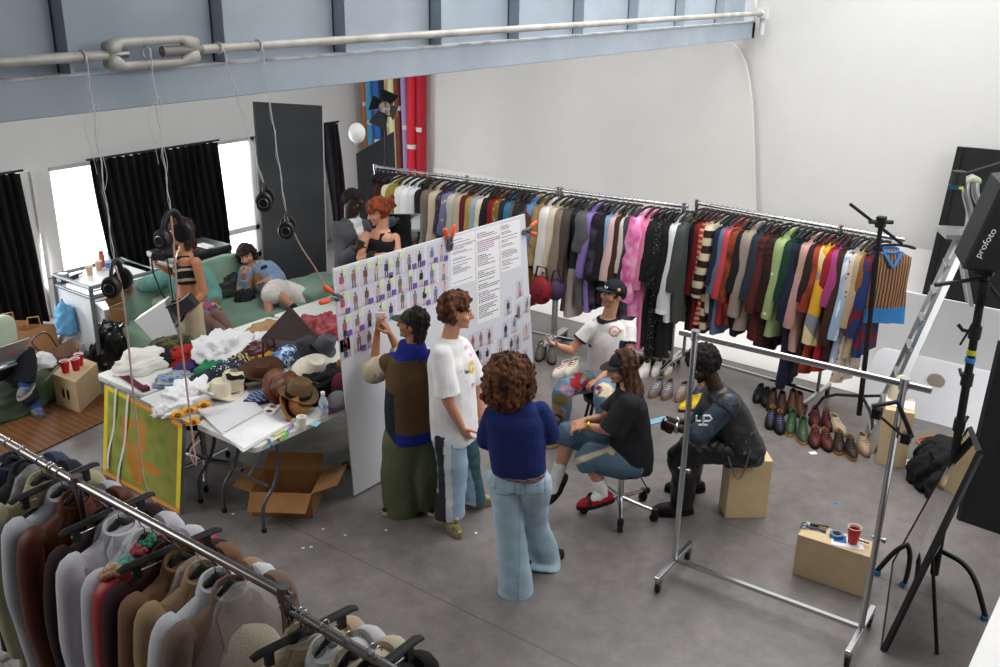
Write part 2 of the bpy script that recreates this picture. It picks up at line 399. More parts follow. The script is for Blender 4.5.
def top_geo(hip, neck, rx, fw, prof, sleeves, hx=None, hfw=None):
    b = MB(); hx = hx or rx; hfw = hfw or fw; t0, t1 = prof[0][0], prof[-1][0]; nodes = []
    for t, w, d in prof:
        u = min(1, max(0, (t-.1)/.7)); nodes.append((hip+(neck-hip)*t, (hx*(1-u)+rx*u).normalized(), w, d, (hfw*(1-u)+fw*u).normalized()))
    ell_chain(b, nodes, 24)
    for pts, rs in sleeves:
        pp, rr = smoothpts(pts, rs, 4); b.tube(pp, rr, 16); b.sphere(pp[0], rr[0]*1.02, 12, 8)
    return b
def pants_geo(hip, rx, fw, legs, w=.165, d=.12, up=UP, top=.12, bot=.1):
    b = MB(); ell_chain(b, [(hip+up*top, rx, w*.95, d*.95, fw), (hip, rx, w*1.03, d*1.05, fw), (hip-up*bot, rx, w*.9, d*.95, fw)], 22)
    for pts, rs in legs:
        pp, rr = smoothpts(pts, rs, 5); b.tube(pp, rr, 18); b.sphere(pp[0], rr[0], 12, 8)
    return b
def dirv(a, p=0.0):     # a: degrees, 0 = image right, 90 = away from the camera; p: pitch
    a = math.radians(a); p = math.radians(p)
    return (RIGHT*math.cos(a)+AWAY*math.sin(a))*math.cos(p)+UP*math.sin(p)
def sides(f): r = f.cross(UP).normalized(); return r       # the person's right-hand side
def near(v, p, r): return ((v-np.array(p))**2).sum(1) < r*r
PEOPLE = {}
# --- man in the white t-shirt -------------------------------------------------
D = dist(P(458, 522)); f = dirv(-28); r = sides(f)
p = Person('standing curly-haired man in a white graphic t-shirt and patchwork jeans, smiling in profile', P(458, 520), '#c98f73')
hip = J(455, 428, D); neck = J(450, 339, D); hc = J(457, 312, D+.0)
sR, sL = J(442, 354, D, -.15), J(463, 350, D, .16)
p.torso(hip, neck, -r, f); p.head(hc, dirv(4, -4), UP, neck, 1.0, lip='#a8584c', brow='#3a2417', smile=True)
p.arm(sR, J(448, 401, D, -.2), J(461, 426, D, -.18), (J(468, 440, D, -.16)-J(461, 426, D, -.18)), -r, 1, .45)
p.arm(sL, J(478, 388, D, .22), J(482, 418, D, .14), Vector((0, 0, -1)), -r, -1, .5)
hR, hL = hip+r*.09-UP*.05, hip-r*.09-UP*.05
kR, aR, tR = J(452, 472, D, -.08), J(450, 511, D, -.06), J(459, 524, D, -.2); kL, aL, tL = J(466, 464, D, .15), J(473, 491, D, .22), J(491, 501, D, .26)
p.leg(hR, kR, aR, tR); p.leg(hL, kL, aL, tL); p.finish()
b = top_geo(hip, neck, -r, f, [(-.1, .185, .15), (.15, .185, .15), (.5, .18, .145), (.75, .19, .135), (.9, .165, .1), (1.02, .08, .07)],
    [([sR, sR*.45+J(448, 401, D, -.2)*.55, sR*.12+J(448, 401, D, -.2)*.88], [.068, .082, .092]), ([sL, sL*.2+J(478, 388, D, .22)*.8], [.066, .085])])
def pt(v, c):
    g = npnoise(v, 75, 4); X, Y, Z_ = px_of(v); nr = Z_ < px_of(np.array([tuple(hip*.4+neck*.6)]))[2][0]+.03
    for x, y, rx_, ry_, th, col in ((468, 352, 5, 7, .1, '#e7a6c8'), (471.5, 367, 3, 7, -.3, '#e9c84a'), (474.5, 386, 3, 4, 0, '#dfa0c6'), (465.5, 372, 5, 1.6, -.1, '#6a6566'), (467, 384, 6, 3, .45, '#6a6566')): c[nr & (((X-x)/rx_)**2+((Y-y)/ry_)**2 < 1) & (g > th)] = lin(col)
p.cloth('t_shirt', b, '#eeeeee', .008, .007, 9, 2, paint=pt)
b = pants_geo(hip, -r, f, [([hR, kR, aR+UP*.0, aR-UP*.05], [.115, .105, .105, .105]), ([hL, kL, aL, aL-UP*.09], [.115, .1, .1, .1])])
def pt(v, c):
    q = (v-np.array(hip))@np.array(f); s_ = (v-np.array(hip))@np.array(r); z = v[:, 2]
    c[(s_ > .0) & (q > -.05) & (q < .03)] = lin('#2a2b2f'); c[(s_ > 0) & (q < -.08) & (z > .55)] = lin('#a9bccf'); c[(s_ > 0) & (z < .3) & (q < .02)] = lin('#2b2c31')
    c[(s_ > 0) & (q > .03) & (q < .075)] = lin('#d4d8dc'); c[(s_ < 0) & (q > .07)] = lin('#3c5a66')
p.cloth('jeans', b, '#9fb6cc', .009, .01, 10, 5, paint=pt)
sh = mat('#9c8f66', .7, pat='camo', c2='#6d6a4a', sc_=22)
p.shoe(aR, tR, sh, '#8a7d55'); p.shoe(aL, tL, sh, '#8a7d55')
b = MB(); scatter_hair(b, hc, p.hR, 1, lambda x, y, z: z > .052-.0*y and not (y > .062 and z < .075) or (y < -.02 and z > -.045), .02, 420, 1.14, 2, .012)
b.sphere(hc+p.hR@Vector((0, -.02, .045)), (.076, .092, .085), 16, 12, p.hR)
p.hair(b, '#2e1a10', '#6b4128', .005, seed=8, amp=.006)
# --- photo taker in a cap and knitted vest ---------------------------------------
D = dist(P(405, 512)); f = dirv(118); r = sides(f)
p = Person('person in camouflage cap and brown knitted vest with blue trim, photographing the whiteboard', P(408, 512), '#a8714e')
hip = J(411, 430, D); neck = J(412, 350, D); hc = J(413, 324, D)
sL, sR = J(392, 362, D, .02), J(430, 360, D, -.02)
p.torso(hip, neck, r, f, .97, sw=.15); p.head(hc, dirv(166, 6), UP, neck, .98, lip='#8c4c3c', brow='#1b1210')
eL, wL = J(374, 371, D, .16), J(377, 334, D, .24); eR, wR = J(401, 356, D, .26), J(391, 336, D, .26)
p.arm(sL, eL, wL, J(378, 320, D, .27)-wL, dirv(10), 1, .55, .85, .95); p.arm(sR, eR, wR, J(384, 322, D, .28)-wR, dirv(170), 1, .6, .85, .95)
hL, hR = hip-r*.085-UP*.05, hip+r*.085-UP*.05
kL, aL, tL = J(400, 472, D, .0), J(402, 506, D, 0), J(386, 517, D, -.04); kR, aR, tR = J(424, 468, D, .02), J(424, 496, D, .06), J(417, 502, D, .16)
p.leg(hL, kL, aL, tL); p.leg(hR, kR, aR, tR); p.finish()
b = top_geo(hip, neck, r, f, [(-.1, .18, .15), (0, .185, .155), (.3, .19, .15), (.65, .185, .14), (.88, .165, .1), (1.0, .1, .09), (1.1, .085, .085)], [([sL, sL*.75+eL*.25], [.068, .078]), ([sR, sR*.75+eR*.25], [.068, .078])])
up_ = (neck-hip)
def pt(v, c):
    h = ((v-np.array(hip))@np.array(up_))/up_.length**2; s_ = (v-np.array(hip))@np.array(r)
    c[(h < .06) | (h > .93)] = lin('#1c2a86'); c[(s_ > .1) & (h > .0)] = lin('#1d2b78'); c[(s_ < -.16) & (h < .55)] = lin('#23262f')
p.cloth('knitted_vest', b, '#5d4630', .008, .005, 10, 3, KNITM, pt)
for sh_, el_, w_ in ((sL, eL, wL), (sR, eR, wR)):
    b = MB(); pp, rr = smoothpts([sh_*.8+el_*.2, el_, el_*.72+w_*.28], [.08, .098, .055], 5); b.tube(pp, rr, 16, round_=True)
    p.cloth('sleeve', b, '#cbbfa8', .008, .012, 14, 6, KNITM)
b = pants_geo(hip, r, f, [([hL, kL, aL-UP*.06], [.125, .14, .125]), ([hR, kR, aR-UP*.06], [.125, .135, .12])])
p.cloth('trousers', b, '#5f6748', .009, .013, 8, 9, vert=.35)
cs = mat('#1a1a1c', .7); p.shoe(aL, tL, cs, '#cbb894'); p.shoe(aR, tR, cs, '#cbb894')
b = MB(); scatter_hair(b, hc, p.hR, 1, lambda x, y, z: y < .012 and z > -.06, .015, 300, 1.0, 4)
for k in range(16):
    a = math.radians(200+140*k/15); q = hc+p.hR@Vector((.068*math.cos(a), .07*math.sin(a)-.01, .0)); limb(b, [q, q-UP*.06+p.hR@Vector((0, -.005, 0)), q-UP*rnd.uniform(.09, .12)], [.014, .015, .01], 8)
p.hair(b, '#0e0b0b', '#241a17')
def pt(q, c):
    g = npnoise(q*np.array([1, 1, 1.]), 45, 3); c[g > .25] = lin('#4d4231'); c[g < -.35] = lin('#23251f')
cap_geo(p, '#3a3a2e', '#35352b', m=CLOTHM, paint=pt)
ph = MB(); q = J(381, 322, D, .31); ph.box(q, (.075, .009, .15), basis(dirv(10), dirv(100), UP)); o = ph.build('smartphone', mat('#e8e8ea', .3), None, org=q, bevel=.004); tag(o, 'white smartphone held up to the whiteboard by the person in the camouflage cap', 'phone')
# --- woman seen from behind --------------------------------------------------------
D = dist(P(515, 590)); f = dirv(78); r = sides(f)
p = Person('woman with big brown curls seen from behind in a navy sweater and flared pale jeans', P(518, 590), '#9a6648')
hip = J(519, 472, D); neck = J(512, 398, D); hc = J(509, 372, D)
sL, sR = J(493, 413, D, 0), J(540, 411, D, 0)
p.torso(hip, neck, r, f, .98, sw=.16); p.head(hc, dirv(80, -2), UP, neck, .98, lip='#8c4c3c', brow='#1b1210')
eL, eR = J(487, 440, D, .05), J(549, 434, D, .03); wL, wR = J(510, 440, D, .25), J(525, 434, D, .25)
p.arm(sL, eL, wL, RIGHT, -AWAY, 1, .5, .9, .9); p.arm(sR, eR, wR, -RIGHT, -AWAY, -1, .5, .9, .9)
hL, hR = hip-r*.09-UP*.06, hip+r*.09-UP*.06
kL, aL, tL = J(510, 532, D, 0), J(515, 583, D, .0), J(518, 577, D, .2); kR, aR, tR = J(534, 524, D, .14), J(543, 556, D, .3), J(560, 549, D, .38)
p.leg(hL, kL, aL, tL); p.leg(hR, kR, aR, tR); p.finish()
b = top_geo(hip, neck, r, f, [(-.02, .155, .13), (.06, .175, .145), (.35, .18, .15), (.7, .185, .14), (.88, .16, .1), (1.02, .08, .075)], [([sL, eL, eL*.3+wL*.7], [.062, .068, .048]), ([sR, eR, eR*.3+wR*.7], [.062, .068, .048])])
up_b = neck-hip
def pt(v, c):
    h = ((v-np.array(hip))@np.array(up_b))/up_b.length**2; e = v@np.array(RIGHT); c[(h < .05)] = lin('#b9a79c'); c[(h < .035) & (h > .015)] = lin('#7c2f2a'); c[(h < .0)] = lin('#3a3f66')
p.cloth('sweater', b, '#1c2a66', .008, .008, 8, 4, KNITM, pt)
b = pants_geo(hip, r, f, [([hL, kL, aL+UP*.03, aL-UP*.1], [.118, .092, .11, .125]), ([hR, kR, aR+UP*.03, aR-UP*.09-AWAY*.02], [.118, .092, .105, .12])], .16, .118)
def pt(v, c):
    g = npnoise(v, 9, 6)[:, None]; c[:] = c*(1+.12*g)
    for q, w in ((J(505, 488, D, -.13), 1), (J(535, 485, D, -.13), 1)):
        d = (v-np.array(q)); e = np.maximum(np.abs(d@np.array(RIGHT))/.062, np.abs(d[:, 2])/.07); m = (e < 1.05) & (e > .93) & (d@np.array(AWAY) < .06); c[m] = lin('#7f97a8')
    c[np.abs(v@np.array(RIGHT)-np.dot(np.array(J(520, 500, D)), np.array(RIGHT))) < .006] *= .8
p.cloth('jeans', b, '#a9c3d3', .008, .008, 9, 7, paint=pt, vert=.3)
p.shoe(aL, tL, '#18181a', '#101010'); p.shoe(aR, tR, '#18181a', '#101010')
b = MB(); rr = random.Random(5); hq = hc+UP*-.01
for i in range(620):
    z = 1-2*(i+.5)/620; t = i*2.39996; w = math.sqrt(1-z*z); d = Vector((w*math.cos(t), w*math.sin(t), z))
    loc = p.hR@d
    k = 1.0 if z > 0 else 1+.22*min(1, -z*1.5)
    if loc.dot(f) > .55 and z < .3: continue
    q = hq+Vector((0, 0, -.03))+Vector((loc.x*.148*k, loc.y*.135*k, loc.z*(.148 if z > 0 else .20))); q += Vector([rr.uniform(-.012, .012) for _ in range(3)])
    b.sphere(q, rr.uniform(.014, .023), 7, 5)
b.sphere(hq+Vector((0, 0, -.045)), (.135, .125, .16), 18, 12)
p.hair(b, '#2a1710', '#6e4226', .006, seed=2, amp=.007, freq=75)
# --- man in the black cap, gesturing ------------------------------------------------
D = 7.72; f = dirv(215); r = sides(f)
p = Person('seated man in black baseball cap, white ringer t-shirt and embellished jeans, gesturing', P(598, 440), '#c79274')
hip = J(604, 381, D); neck = J(608, 317, D); hc = J(613, 294, D-.02)
sR, sL = J(590, 327, D, -.02), J(629, 329, D, -.02)
p.torso(hip, neck, -r, f, 1.02, sw=.165); p.head(hc, dirv(214, 14), (UP+RIGHT*.06).normalized(), neck, 1.02, lip='#9a5146', brow='#2a1a12', beard='#a5755b')
eR, wR = J(571, 351, D, -.05), J(558, 346, D, -.18); eL, wL = J(628, 356, D, -.12), J(599, 379, D, -.28)
p.arm(sR, eR, wR, J(541, 338, D, -.26)-wR, UP+RIGHT*.2, -1, .3, .95); p.arm(sL, eL, wL, J(588, 386, D, -.3)-wL, -UP, -1, .6, .95)
hR, hL = hip+r*.1-UP*.02, hip-r*.1-UP*.02
kR, aR, tR = J(566, 389, D, -.3), J(558, 434, D, -.26), J(549, 446, D, -.36); kL, aL, tL = J(603, 394, D, -.46), J(610, 450, D, -.56), J(605, 464, D, -.66)
p.leg(hR, kR, aR, tR, 1.0); p.leg(hL, kL, aL, tL, 1.0); p.finish()
b = top_geo(hip, neck, -r, f, [(-.03, .175, .13), (.3, .165, .13), (.65, .178, .135), (.88, .165, .095), (1.0, .085, .07)], [([sR, sR*.45+eR*.55], [.058, .068]), ([sL, sL*.45+eL*.55], [.058, .07])])
def pt(v, c):
    up_ = neck-hip; h = ((v-np.array(hip))@np.array(up_))/up_.length**2; rad = np.linalg.norm((v-np.array(neck)), axis=1)
    c[(rad < .098) & (h > .85)] = lin('#1a2136')
    for s_, e_ in ((sR, eR), (sL, eL)):
        d = np.array(e_-s_); t = ((v-np.array(s_))@d)/(d@d); c[(t > .47) & (np.linalg.norm(v-np.array(s_+(e_-s_)*.52), axis=1) < .12)] = lin('#1a2136')
    X, Y, Z_ = px_of(v); nr = Z_ < px_of(np.array([tuple(hip*.4+neck*.6)]))[2][0]+.03; o = np.hypot(X-614.5, (Y-331.5)*1.05); g = npnoise(v, 190, 2); c[nr & (o < 6) & (o > 3.6) & (g > -.35)] = lin('#c7706c'); c[nr & (o < 2.2) & (g > -.1)] = lin('#d08a84')
hipN = hip.copy()
p.cloth('t_shirt', b, '#e6e4e1', .007, .006, 9, 12, paint=pt)
b = pants_geo(hip, -r, f, [([hR, kR, (kR+aR)/2, aR-UP*.03], [.105, .088, .082, .085]), ([hL, kL, (kL+aL)/2, aL-UP*.03], [.105, .088, .082, .085])], top=.1)
def pt(v, c):
    for (x, y, dd, r_, col) in ((580, 380, -.2, .07, '#7d1419'), (573, 386, -.3, .05, '#8e1a1d'), (566, 393, -.36, .05, '#c27b80'), (561, 398, -.36, .05, '#7e7547'), (590, 375, -.18, .05, '#6b6a3d'),
        (556, 412, -.36, .06, '#a58a63'), (557, 422, -.36, .05, '#40372c'), (566, 425, -.33, .045, '#b99244'), (561, 432, -.34, .05, '#514a3c'), (604, 388, -.5, .06, '#d0bfa5'), (611, 396, -.5, .06, '#c9b79a'), (598, 392, -.48, .04, '#7d2a2a'), (622, 372, -.2, .05, '#b08a2e')):
        m = near(v, J(x, y, D, dd), r_*1.35) & (npnoise(v, 40, int(x)) > -.45); c[m] = lin(col)
    m = npnoise(v, 70, 77) > 1.0; c[m & (v[:, 2] < .45)] = lin('#cdbf9f')
p.cloth('jeans', b, '#63819a', .008, .007, 11, 13, paint=pt, sm=2)
bt = mat('#4a2f22', .7); p.shoe(aR, tR, mat('#3a1c1a', .7), '#b79b74', .03); p.shoe(aL, tL, bt, '#8f6b45', .04)
b = MB(); scatter_hair(b, hc, p.hR, 1.02, lambda x, y, z: y < .03 and z > -.015 and z < .07, .012, 240, 1.04, 14, .003)
p.hair(b, '#2b1a12', '#4a3020', .005)
cp = cap_geo(p, '#11131d', m=CLOTHM, size=1.07)
W = lambda x, z: hc+p.hR@(Vector((x, .093-(x*x)*4.0-max(0, z-.05)*.75, z))*1.02)
b = MB(); T = .0045
def st(*q): b.tube([W(x, z)+p.hR@Vector((0, .006, 0)) for x, z in q], T, 6)
st((.016, .046), (.016, .082)); st((.016, .082), (-.012, .05)); st((-.012, .046), (-.012, .084)); st((.022, .094), (.002, .07)); st((-.02, .094), (.002, .07)); st((.002, .07), (.002, .04))
b.build('cap_emblem', mat('#e6e6e6', .7), cp)
b = MB(); b.sphere(hc+p.hR@Vector((.084, .028, .058)), (.012, .018, .016), 10, 6, p.hR); b.build('flower_patch', mat('#d8c9a0', .8, pat='blotch', c2='#c07a3a', sc_=70), cp, smooth=True)
# --- woman on the wheeled stool --------------------------------------------------------
SD = dist(P(613, 522)); D = SD+.02; f = dirv(190); r = sides(f); l = -r
p = Person('long-haired woman in charcoal cap, black t-shirt and denim culottes on the wheeled stool', P(613, 525), '#c68e70')
hip = J(631, 459, D); neck = J(629, 389, D); hc = J(622, 367, D)
sL, sR = J(629, 404, D, -.14), J(620, 402, D, .14)
p.torso(hip, neck, r, f, .96, sw=.15); p.head(hc, dirv(196, -6), UP, neck, .97, lip='#9a5146', brow='#2a1a12')
eL, wL = J(612, 431, D, -.16), J(588, 426, D, -.13); eR, wR = J(604, 418, D, .1), J(586, 420, D, .04)
p.arm(sL, eL, wL, J(573, 428, D, -.11)-wL, -UP, -1, .45, .85, .95); p.arm(sR, eR, wR, J(574, 424, D, .0)-wR, -UP, 1, .45, .85, .95)
hL, hR = hip+l*.08, hip-l*.08
kB, aB, tB = J(590, 459, D, -.12), J(603, 493, D, -.12), J(581, 505, D, -.14); kA, aA, tA = J(571, 434, D, .04), J(554, 484, D, -.02), J(549, 499, D, -.06)
p.leg(hL, kB, aB, tB, .92); p.leg(hR, kA, aA, tA, .92); p.finish()
b = top_geo(hip, neck, r, f, [(-.12, .16, .15), (.1, .175, .155), (.5, .17, .14), (.8, .175, .12), (.9, .15, .1), (1.0, .08, .07)], [([sL, eL*.75+sL*.25, eL], [.082, .09, .098]), ([sR, eR*.75+sR*.25], [.08, .085])])
p.cloth('t_shirt', b, '#1b1b1f', .008, .009, 9, 15)
b = pants_geo(hip, r, f, [([hL, (hL+kB)/2, kB+UP*.01, kB*.82+aB*.18], [.105, .11, .105, .1]), ([hR, (hR+kA)/2, kA, kA*.86+aA*.14], [.105, .1, .095, .09])], .16, .12, top=.08, bot=.06)
def pt(v, c):
    X, Y, Z_ = px_of(v); A, B = np.array([610., 449.]), np.array([577., 461.]); d = B-A; w_ = np.stack([X, Y], 1); t = ((w_-A)@d)/(d@d); dis = np.linalg.norm(w_-A-np.clip(t, 0, 1)[:, None]*d, axis=1)
    kn_ = np.minimum(np.hypot(X-611, Y-446), np.hypot(X-612, Y-452)); front = Z_ < px_of(np.array([tuple(hip)]))[2][0]
    c[front & ((dis < 2.1+1.2*np.clip(t, 0, 1)) | (kn_ < 3.4))] = lin('#b3a88f')
p.cloth('culottes', b, '#4d6577', .007, .006, 10, 16, paint=pt)
for a_, k_, t_ in ((aA, kA, tA), (aB, kB, tB)):
    b = MB(); limb(b, [a_*.62+k_*.38, a_*.85+k_*.15, a_, a_*.6+t_*.4], [.05, .047, .044, .042]); p.cloth('sock', b, '#e9e7e2', .006, .002, 30, 17)
p.shoe(aA, tA, '#161414', '#111', up=.0, name='loafer', k=.93); ls = p.shoe(aB, tB, '#a81420', '#141212', up=-.01, name='loafer', k=.95, label='red topped black loafer')
b = MB(); d_ = (tB-aB).normalized(); b.tube([tB-d_*.06+l*.045-UP*.01, tB-d_*.075+UP*.055, tB-d_*.06-l*.045-UP*.01], .016, 8, flat=.5); b.build('strap', mat('#141214', .4), ls, smooth=True)
b = MB(); scatter_hair(b, hc, p.hR, .97, lambda x, y, z: y < .03 and z > -.05, .016, 240, 1.06, 18)
for k in range(30):
    a = math.radians(165+210*k/29); q = hc+p.hR@Vector((.074*math.cos(a), .082*math.sin(a)-.012, .02)); w = rnd.uniform(-.012, .012)
    e = q+p.hR@Vector((w+.03*math.cos(a), -.04+.02*math.sin(a), 0)); limb(b, [q, q-UP*.1+p.hR@Vector((0, -.015, 0)), e-UP*.22, e-UP*rnd.uniform(.3, .36)+p.hR@Vector((0, .02, 0))], [.02, .021, .019, .01], 8, 3)
p.hair(b, '#24140d', '#5b3722', .006, seed=19, amp=.005, freq=70)
cap_geo(p, '#23242b', m=CLOTHM)
b = MB(); b.lathe([(.03, -.012), (.034, -.008), (.034, .008), (.03, .012)], wL, 20, R=basis(*frame_of(wL-eL), (wL-eL).normalized())); b.build('bracelet', mat('#c79a35', .3, 1), p.root, smooth=True)
SEAT = hip-UP*.13
# --- man in the leather vest on the box ----------------------------------------------------
D = dist(P(742, 518))+.04; f = dirv(192); r = sides(f); l = -r
p = Person('man in black leather vest and denim shirt hunched over on an upright plywood box', P(725, 515), '#3c2317')
hip = J(742, 446, D); neck = J(716, 391, D); hc = J(703, 365, D)
sL, sR = J(727, 405, D, -.17), J(712, 402, D, .17)
p.torso(hip, neck, r, (f-UP*.35).normalized(), 1.03, sw=.18); p.head(hc, dirv(192, -28), (UP-RIGHT*.2).normalized(), neck, 1.02, lip='#4a2620', brow='#0e0908', beard='#20130d')
eL, wL = J(702, 433, D, -.24), J(677, 428, D, -.16); eR, wR = J(697, 424, D, .16), J(676, 422, D, .08)
p.arm(sL, eL, wL, J(660, 425, D, -.1)-wL, RIGHT*.0+AWAY, 1, .6, 1.0); p.arm(sR, eR, wR, J(660, 421, D, .02)-wR, -AWAY+UP*.4, -1, .6, 1.0)
hL, hR = hip+l*.09, hip-l*.09
kL, aL, tL = J(684, 452, D, -.08), J(683, 498, D, .0), J(655, 512, D, -.01); kR, aR, tR = J(694, 443, D, .24), J(690, 474, D, .34), J(668, 487, D, .34)
p.leg(hL, kL, aL, tL); p.leg(hR, kR, aR, tR); p.finish()
b = top_geo(hip, neck, r, (f-UP*.35).normalized(), [(-.08, .185, .15), (.2, .19, .15), (.55, .195, .15), (.82, .195, .13), (.95, .13, .09), (1.05, .085, .08)], [([sL, sL*.85+eL*.15], [.085, .09]), ([sR, sR*.85+eR*.15], [.085, .09])])
def pt(v, c): c[(npnoise(v, 75, 9) > .9) & (v[:, 2] < hip.z+.2)] = lin('#8b8b8d')
p.cloth('leather_vest', b, '#26272a', .008, .008, 8, 21, LEATHERM, pt)
def pt(v, c): g = np.clip(npnoise(v, 14, 5), -1, 1)[:, None]; c[:] = c*(1+.35*g)
for s_, e_, w_ in ((sL, eL, wL), (sR, eR, wR)):
    b = MB(); pp, rr_ = smoothpts([s_, e_, e_*.8+w_*.2], [.088, .078, .065], 5); b.tube(pp, rr_, 16, round_=True); p.cloth('sleeve', b, '#34414f', .008, .009, 11, 22, paint=pt)
b = MB(); b.tube([hip+UP*.06, hip-UP*.06, hip-UP*.115+RIGHT*.01], [.15, .165, .15], 20, flat=.95); p.cloth('shirt_tail', b, '#20404f', .01, .012, 14, 23)
b = pants_geo(hip, r, f, [([hL, kL, (kL+aL)/2, aL-UP*.03], [.11, .095, .09, .085]), ([hR, kR, (kR+aR)/2, aR-UP*.03], [.11, .095, .09, .085])], top=.06, bot=.05)
p.cloth('trousers', b, '#131316', .008, .009, 13, 24, LEATHERM)
p.shoe(aL, tL, '#131314', '#0b0b0b', .09, 'boot', k=1.08, sh=.035); p.shoe(aR, tR, '#131314', '#0b0b0b', .09, 'boot', k=1.08, sh=.035)
b = MB(); scatter_hair(b, hc, p.hR, 1.02, lambda x, y, z: z > .03 and not (y > .06 and z < .06) or (y < -.01 and z > -.04), .017, 420, 1.2, 25, .008); b.sphere(hc+p.hR@Vector((0, -.02, .05)), (.08, .095, .09), 16, 12, p.hR)
p.hair(b, '#0a0808', '#1a1412', .005, amp=.004)
for w_, e_ in ((wL, eL), (wR, eR)):
    b = MB(); b.lathe([(.034, -.012), (.04, -.008), (.04, .008), (.034, .012)], w_, 18, R=basis(*frame_of(w_-e_), (w_-e_).normalized())); b.build('bracelet', mat('#b9bcc0', .3, 1), p.root, smooth=True)
q = J(656, 421, D, -.06); b = MB(); b.box(q, (.15, .075, .009), basis((RIGHT*-.9-UP*.3).normalized(), AWAY, (UP*.9-RIGHT*.3).normalized())); o = b.build('smartphone', mat('#8fc7dd', .25), None, org=q, bevel=.004); tag(o, 'smartphone with a pale blue screen in the hands of the man in the leather vest', 'phone')
b = MB(); pts = [J(728+22*t, 456+26*math.sin(t*PI)-6*t, D, -.2) for t in [i/14 for i in range(15)]]; b.tube(pts, .006, 6); b.build('wallet_chain', STEEL, p.root)
q0 = J(703, 425, D, -.33); b = MB()
for pp_ in (((0, 0), (0, .07)), ((0, .07), (.04, .07), (.055, .05), (.04, .03), (.0, .03)), ((-.05, .07), (-.05, .03), (-.02, .03)), ((-.03, .0), (.03, .0))): b.tube([q0+RIGHT*x+UP*z for x, z in pp_], .007, 6)
b.build('sleeve_print', mat('#d6dadd', .8), p.root)
def drop(h, dx=0.0): return Vector((h.x+dx, h.y, 0))
def std_legs(p, hip, r, f, k=.95):
    for s_ in (-1, 1):
        h = hip+r*(.085*s_)-UP*.05; z = h.z; kn = h+f*.03-UP*(z*.45); an = Vector((h.x, h.y, .08)); p.leg(h, kn, an, an+f*.17-UP*.05, k)
# --- man in the grey suit ---------------------------------------------------------------
D = 9.08; f = dirv(-35); r = sides(f)
hip = J(351, 277, D); neck = J(351, 219, D); hc = J(353, 202, D)
p = Person('man in a grey pinstripe suit with an arm around the red-haired woman behind the whiteboard', drop(hip), '#2a1a14', .007)
p.torso(hip, neck, -r, f, 1.02); p.head(hc, dirv(-15, -18), (UP+RIGHT*.12).normalized(), neck, 1.0, lip='#4a2620', brow='#0e0908')
sR, sL = J(337, 227, D, -.06), J(364, 226, D, .08); eR, wR = J(343, 256, D, -.2), J(358, 247, D, -.3); eL, wL = J(374, 245, D, .14), J(384, 250, D, .02)
p.arm(sR, eR, wR, J(361, 241, D, -.36)-wR, -AWAY, 1, .4, 1, 1.0); p.arm(sL, eL, wL, -AWAY, RIGHT, -1, .5); std_legs(p, hip, r, f); p.finish()
SUIT = mat('#55575b', .8, pat='sx', c2='#7a7c80', sc_=14, thr=.9)
b = top_geo(hip, neck, -r, f, [(-.25, .19, .14), (0, .185, .14), (.4, .165, .13), (.75, .19, .13), (.92, .17, .09), (1.02, .075, .07)], [([sR, eR, eR*.25+wR*.75], [.06, .06, .052]), ([sL, eL, eL*.25+wL*.75], [.06, .06, .052])])
def pt(v, c):
    d = v-np.array(neck); s_ = d@np.array(r); q = d@np.array(f); c[(np.abs(s_) < .05+.16*(d[:, 2]+.1)) & (q > .03) & (d[:, 2] > -.3)] = lin('#dfe1e4')
p.cloth('suit_jacket', b, '#4c4e52', .009, .007, 10, 31, paint=pt)
b = pants_geo(hip, -r, f, [([hip+r*(.09*s_)-UP*.05, hip+r*(.09*s_)-UP*.5, hip+r*(.09*s_)-UP*(hip.z-.06)], [.105, .09, .085]) for s_ in (-1, 1)]); p.cloth('trousers', b, '#4c4e52', .012)
b = MB(); scatter_hair(b, hc, p.hR, 1, lambda x, y, z: z > .05 and not (y > .065) or (y < -.02 and z > -.02), .012, 240, 1.04, 31, .002); p.hair(b, '#0b0909')
for s_ in (-1, 1): a_ = hip+r*(.09*s_); a_.z = .07; p.shoe(a_, a_+f*.18-UP*.04, '#151515')
# --- red-haired woman ----------------------------------------------------------------------
D = 8.9; f = dirv(222); r = sides(f)
hip = J(379, 279, D); neck = J(381, 229, D); hc = J(378, 212, D)
p = Person('red-haired woman in a black tank top with folded arms beside the man in the suit', drop(hip), '#c98f72', .007)
p.torso(hip, neck, -r, f, .98, sw=.15); p.head(hc, dirv(205, -16), (UP-RIGHT*.1).normalized(), neck, .98, lip='#a04a44', brow='#5a2a18', smile=True)
sR, sL = J(366, 236, D, -.02), J(395, 238, D, .02); eR, wR = J(360, 258, D, -.14), J(376, 256, D, -.26); eL, wL = J(398, 259, D, -.12), J(370, 263, D, -.26)
p.arm(sR, eR, wR, RIGHT, -AWAY, 1, .5, .9, .9); p.arm(sL, eL, wL, -RIGHT, -AWAY, -1, .5, .95, .9); std_legs(p, hip, r, f); p.finish()
b = top_geo(hip, neck, -r, f, [(-.05, .175, .13), (.2, .165, .13), (.45, .15, .12), (.66, .168, .13), (.78, .16, .12), (.84, .13, .1)], [])
for s_ in (-1, 1):
    q = neck+r*(.085*s_)-UP*.03; b.tube([q-UP*.16+f*.1, q+f*.05+UP*.0, q-f*.03, q-UP*.16-f*.1], .02, 8)
p.cloth('tank_top', b, '#101114', .008, .003, 12, 33)
b = pants_geo(hip, -r, f, [([hip+r*(.09*s_)-UP*.05, hip+r*(.09*s_)-UP*.5, hip+r*(.09*s_)-UP*(hip.z-.06)], [.11, .1, .1]) for s_ in (-1, 1)]); p.cloth('trousers', b, '#17181b', .012)
b = MB(); b.tube([eR*.4+wR*.6, wR], [.052, .045], 12); p.cloth('sleeve_cuff', b, '#241a18', .006, .004, 30, 35)
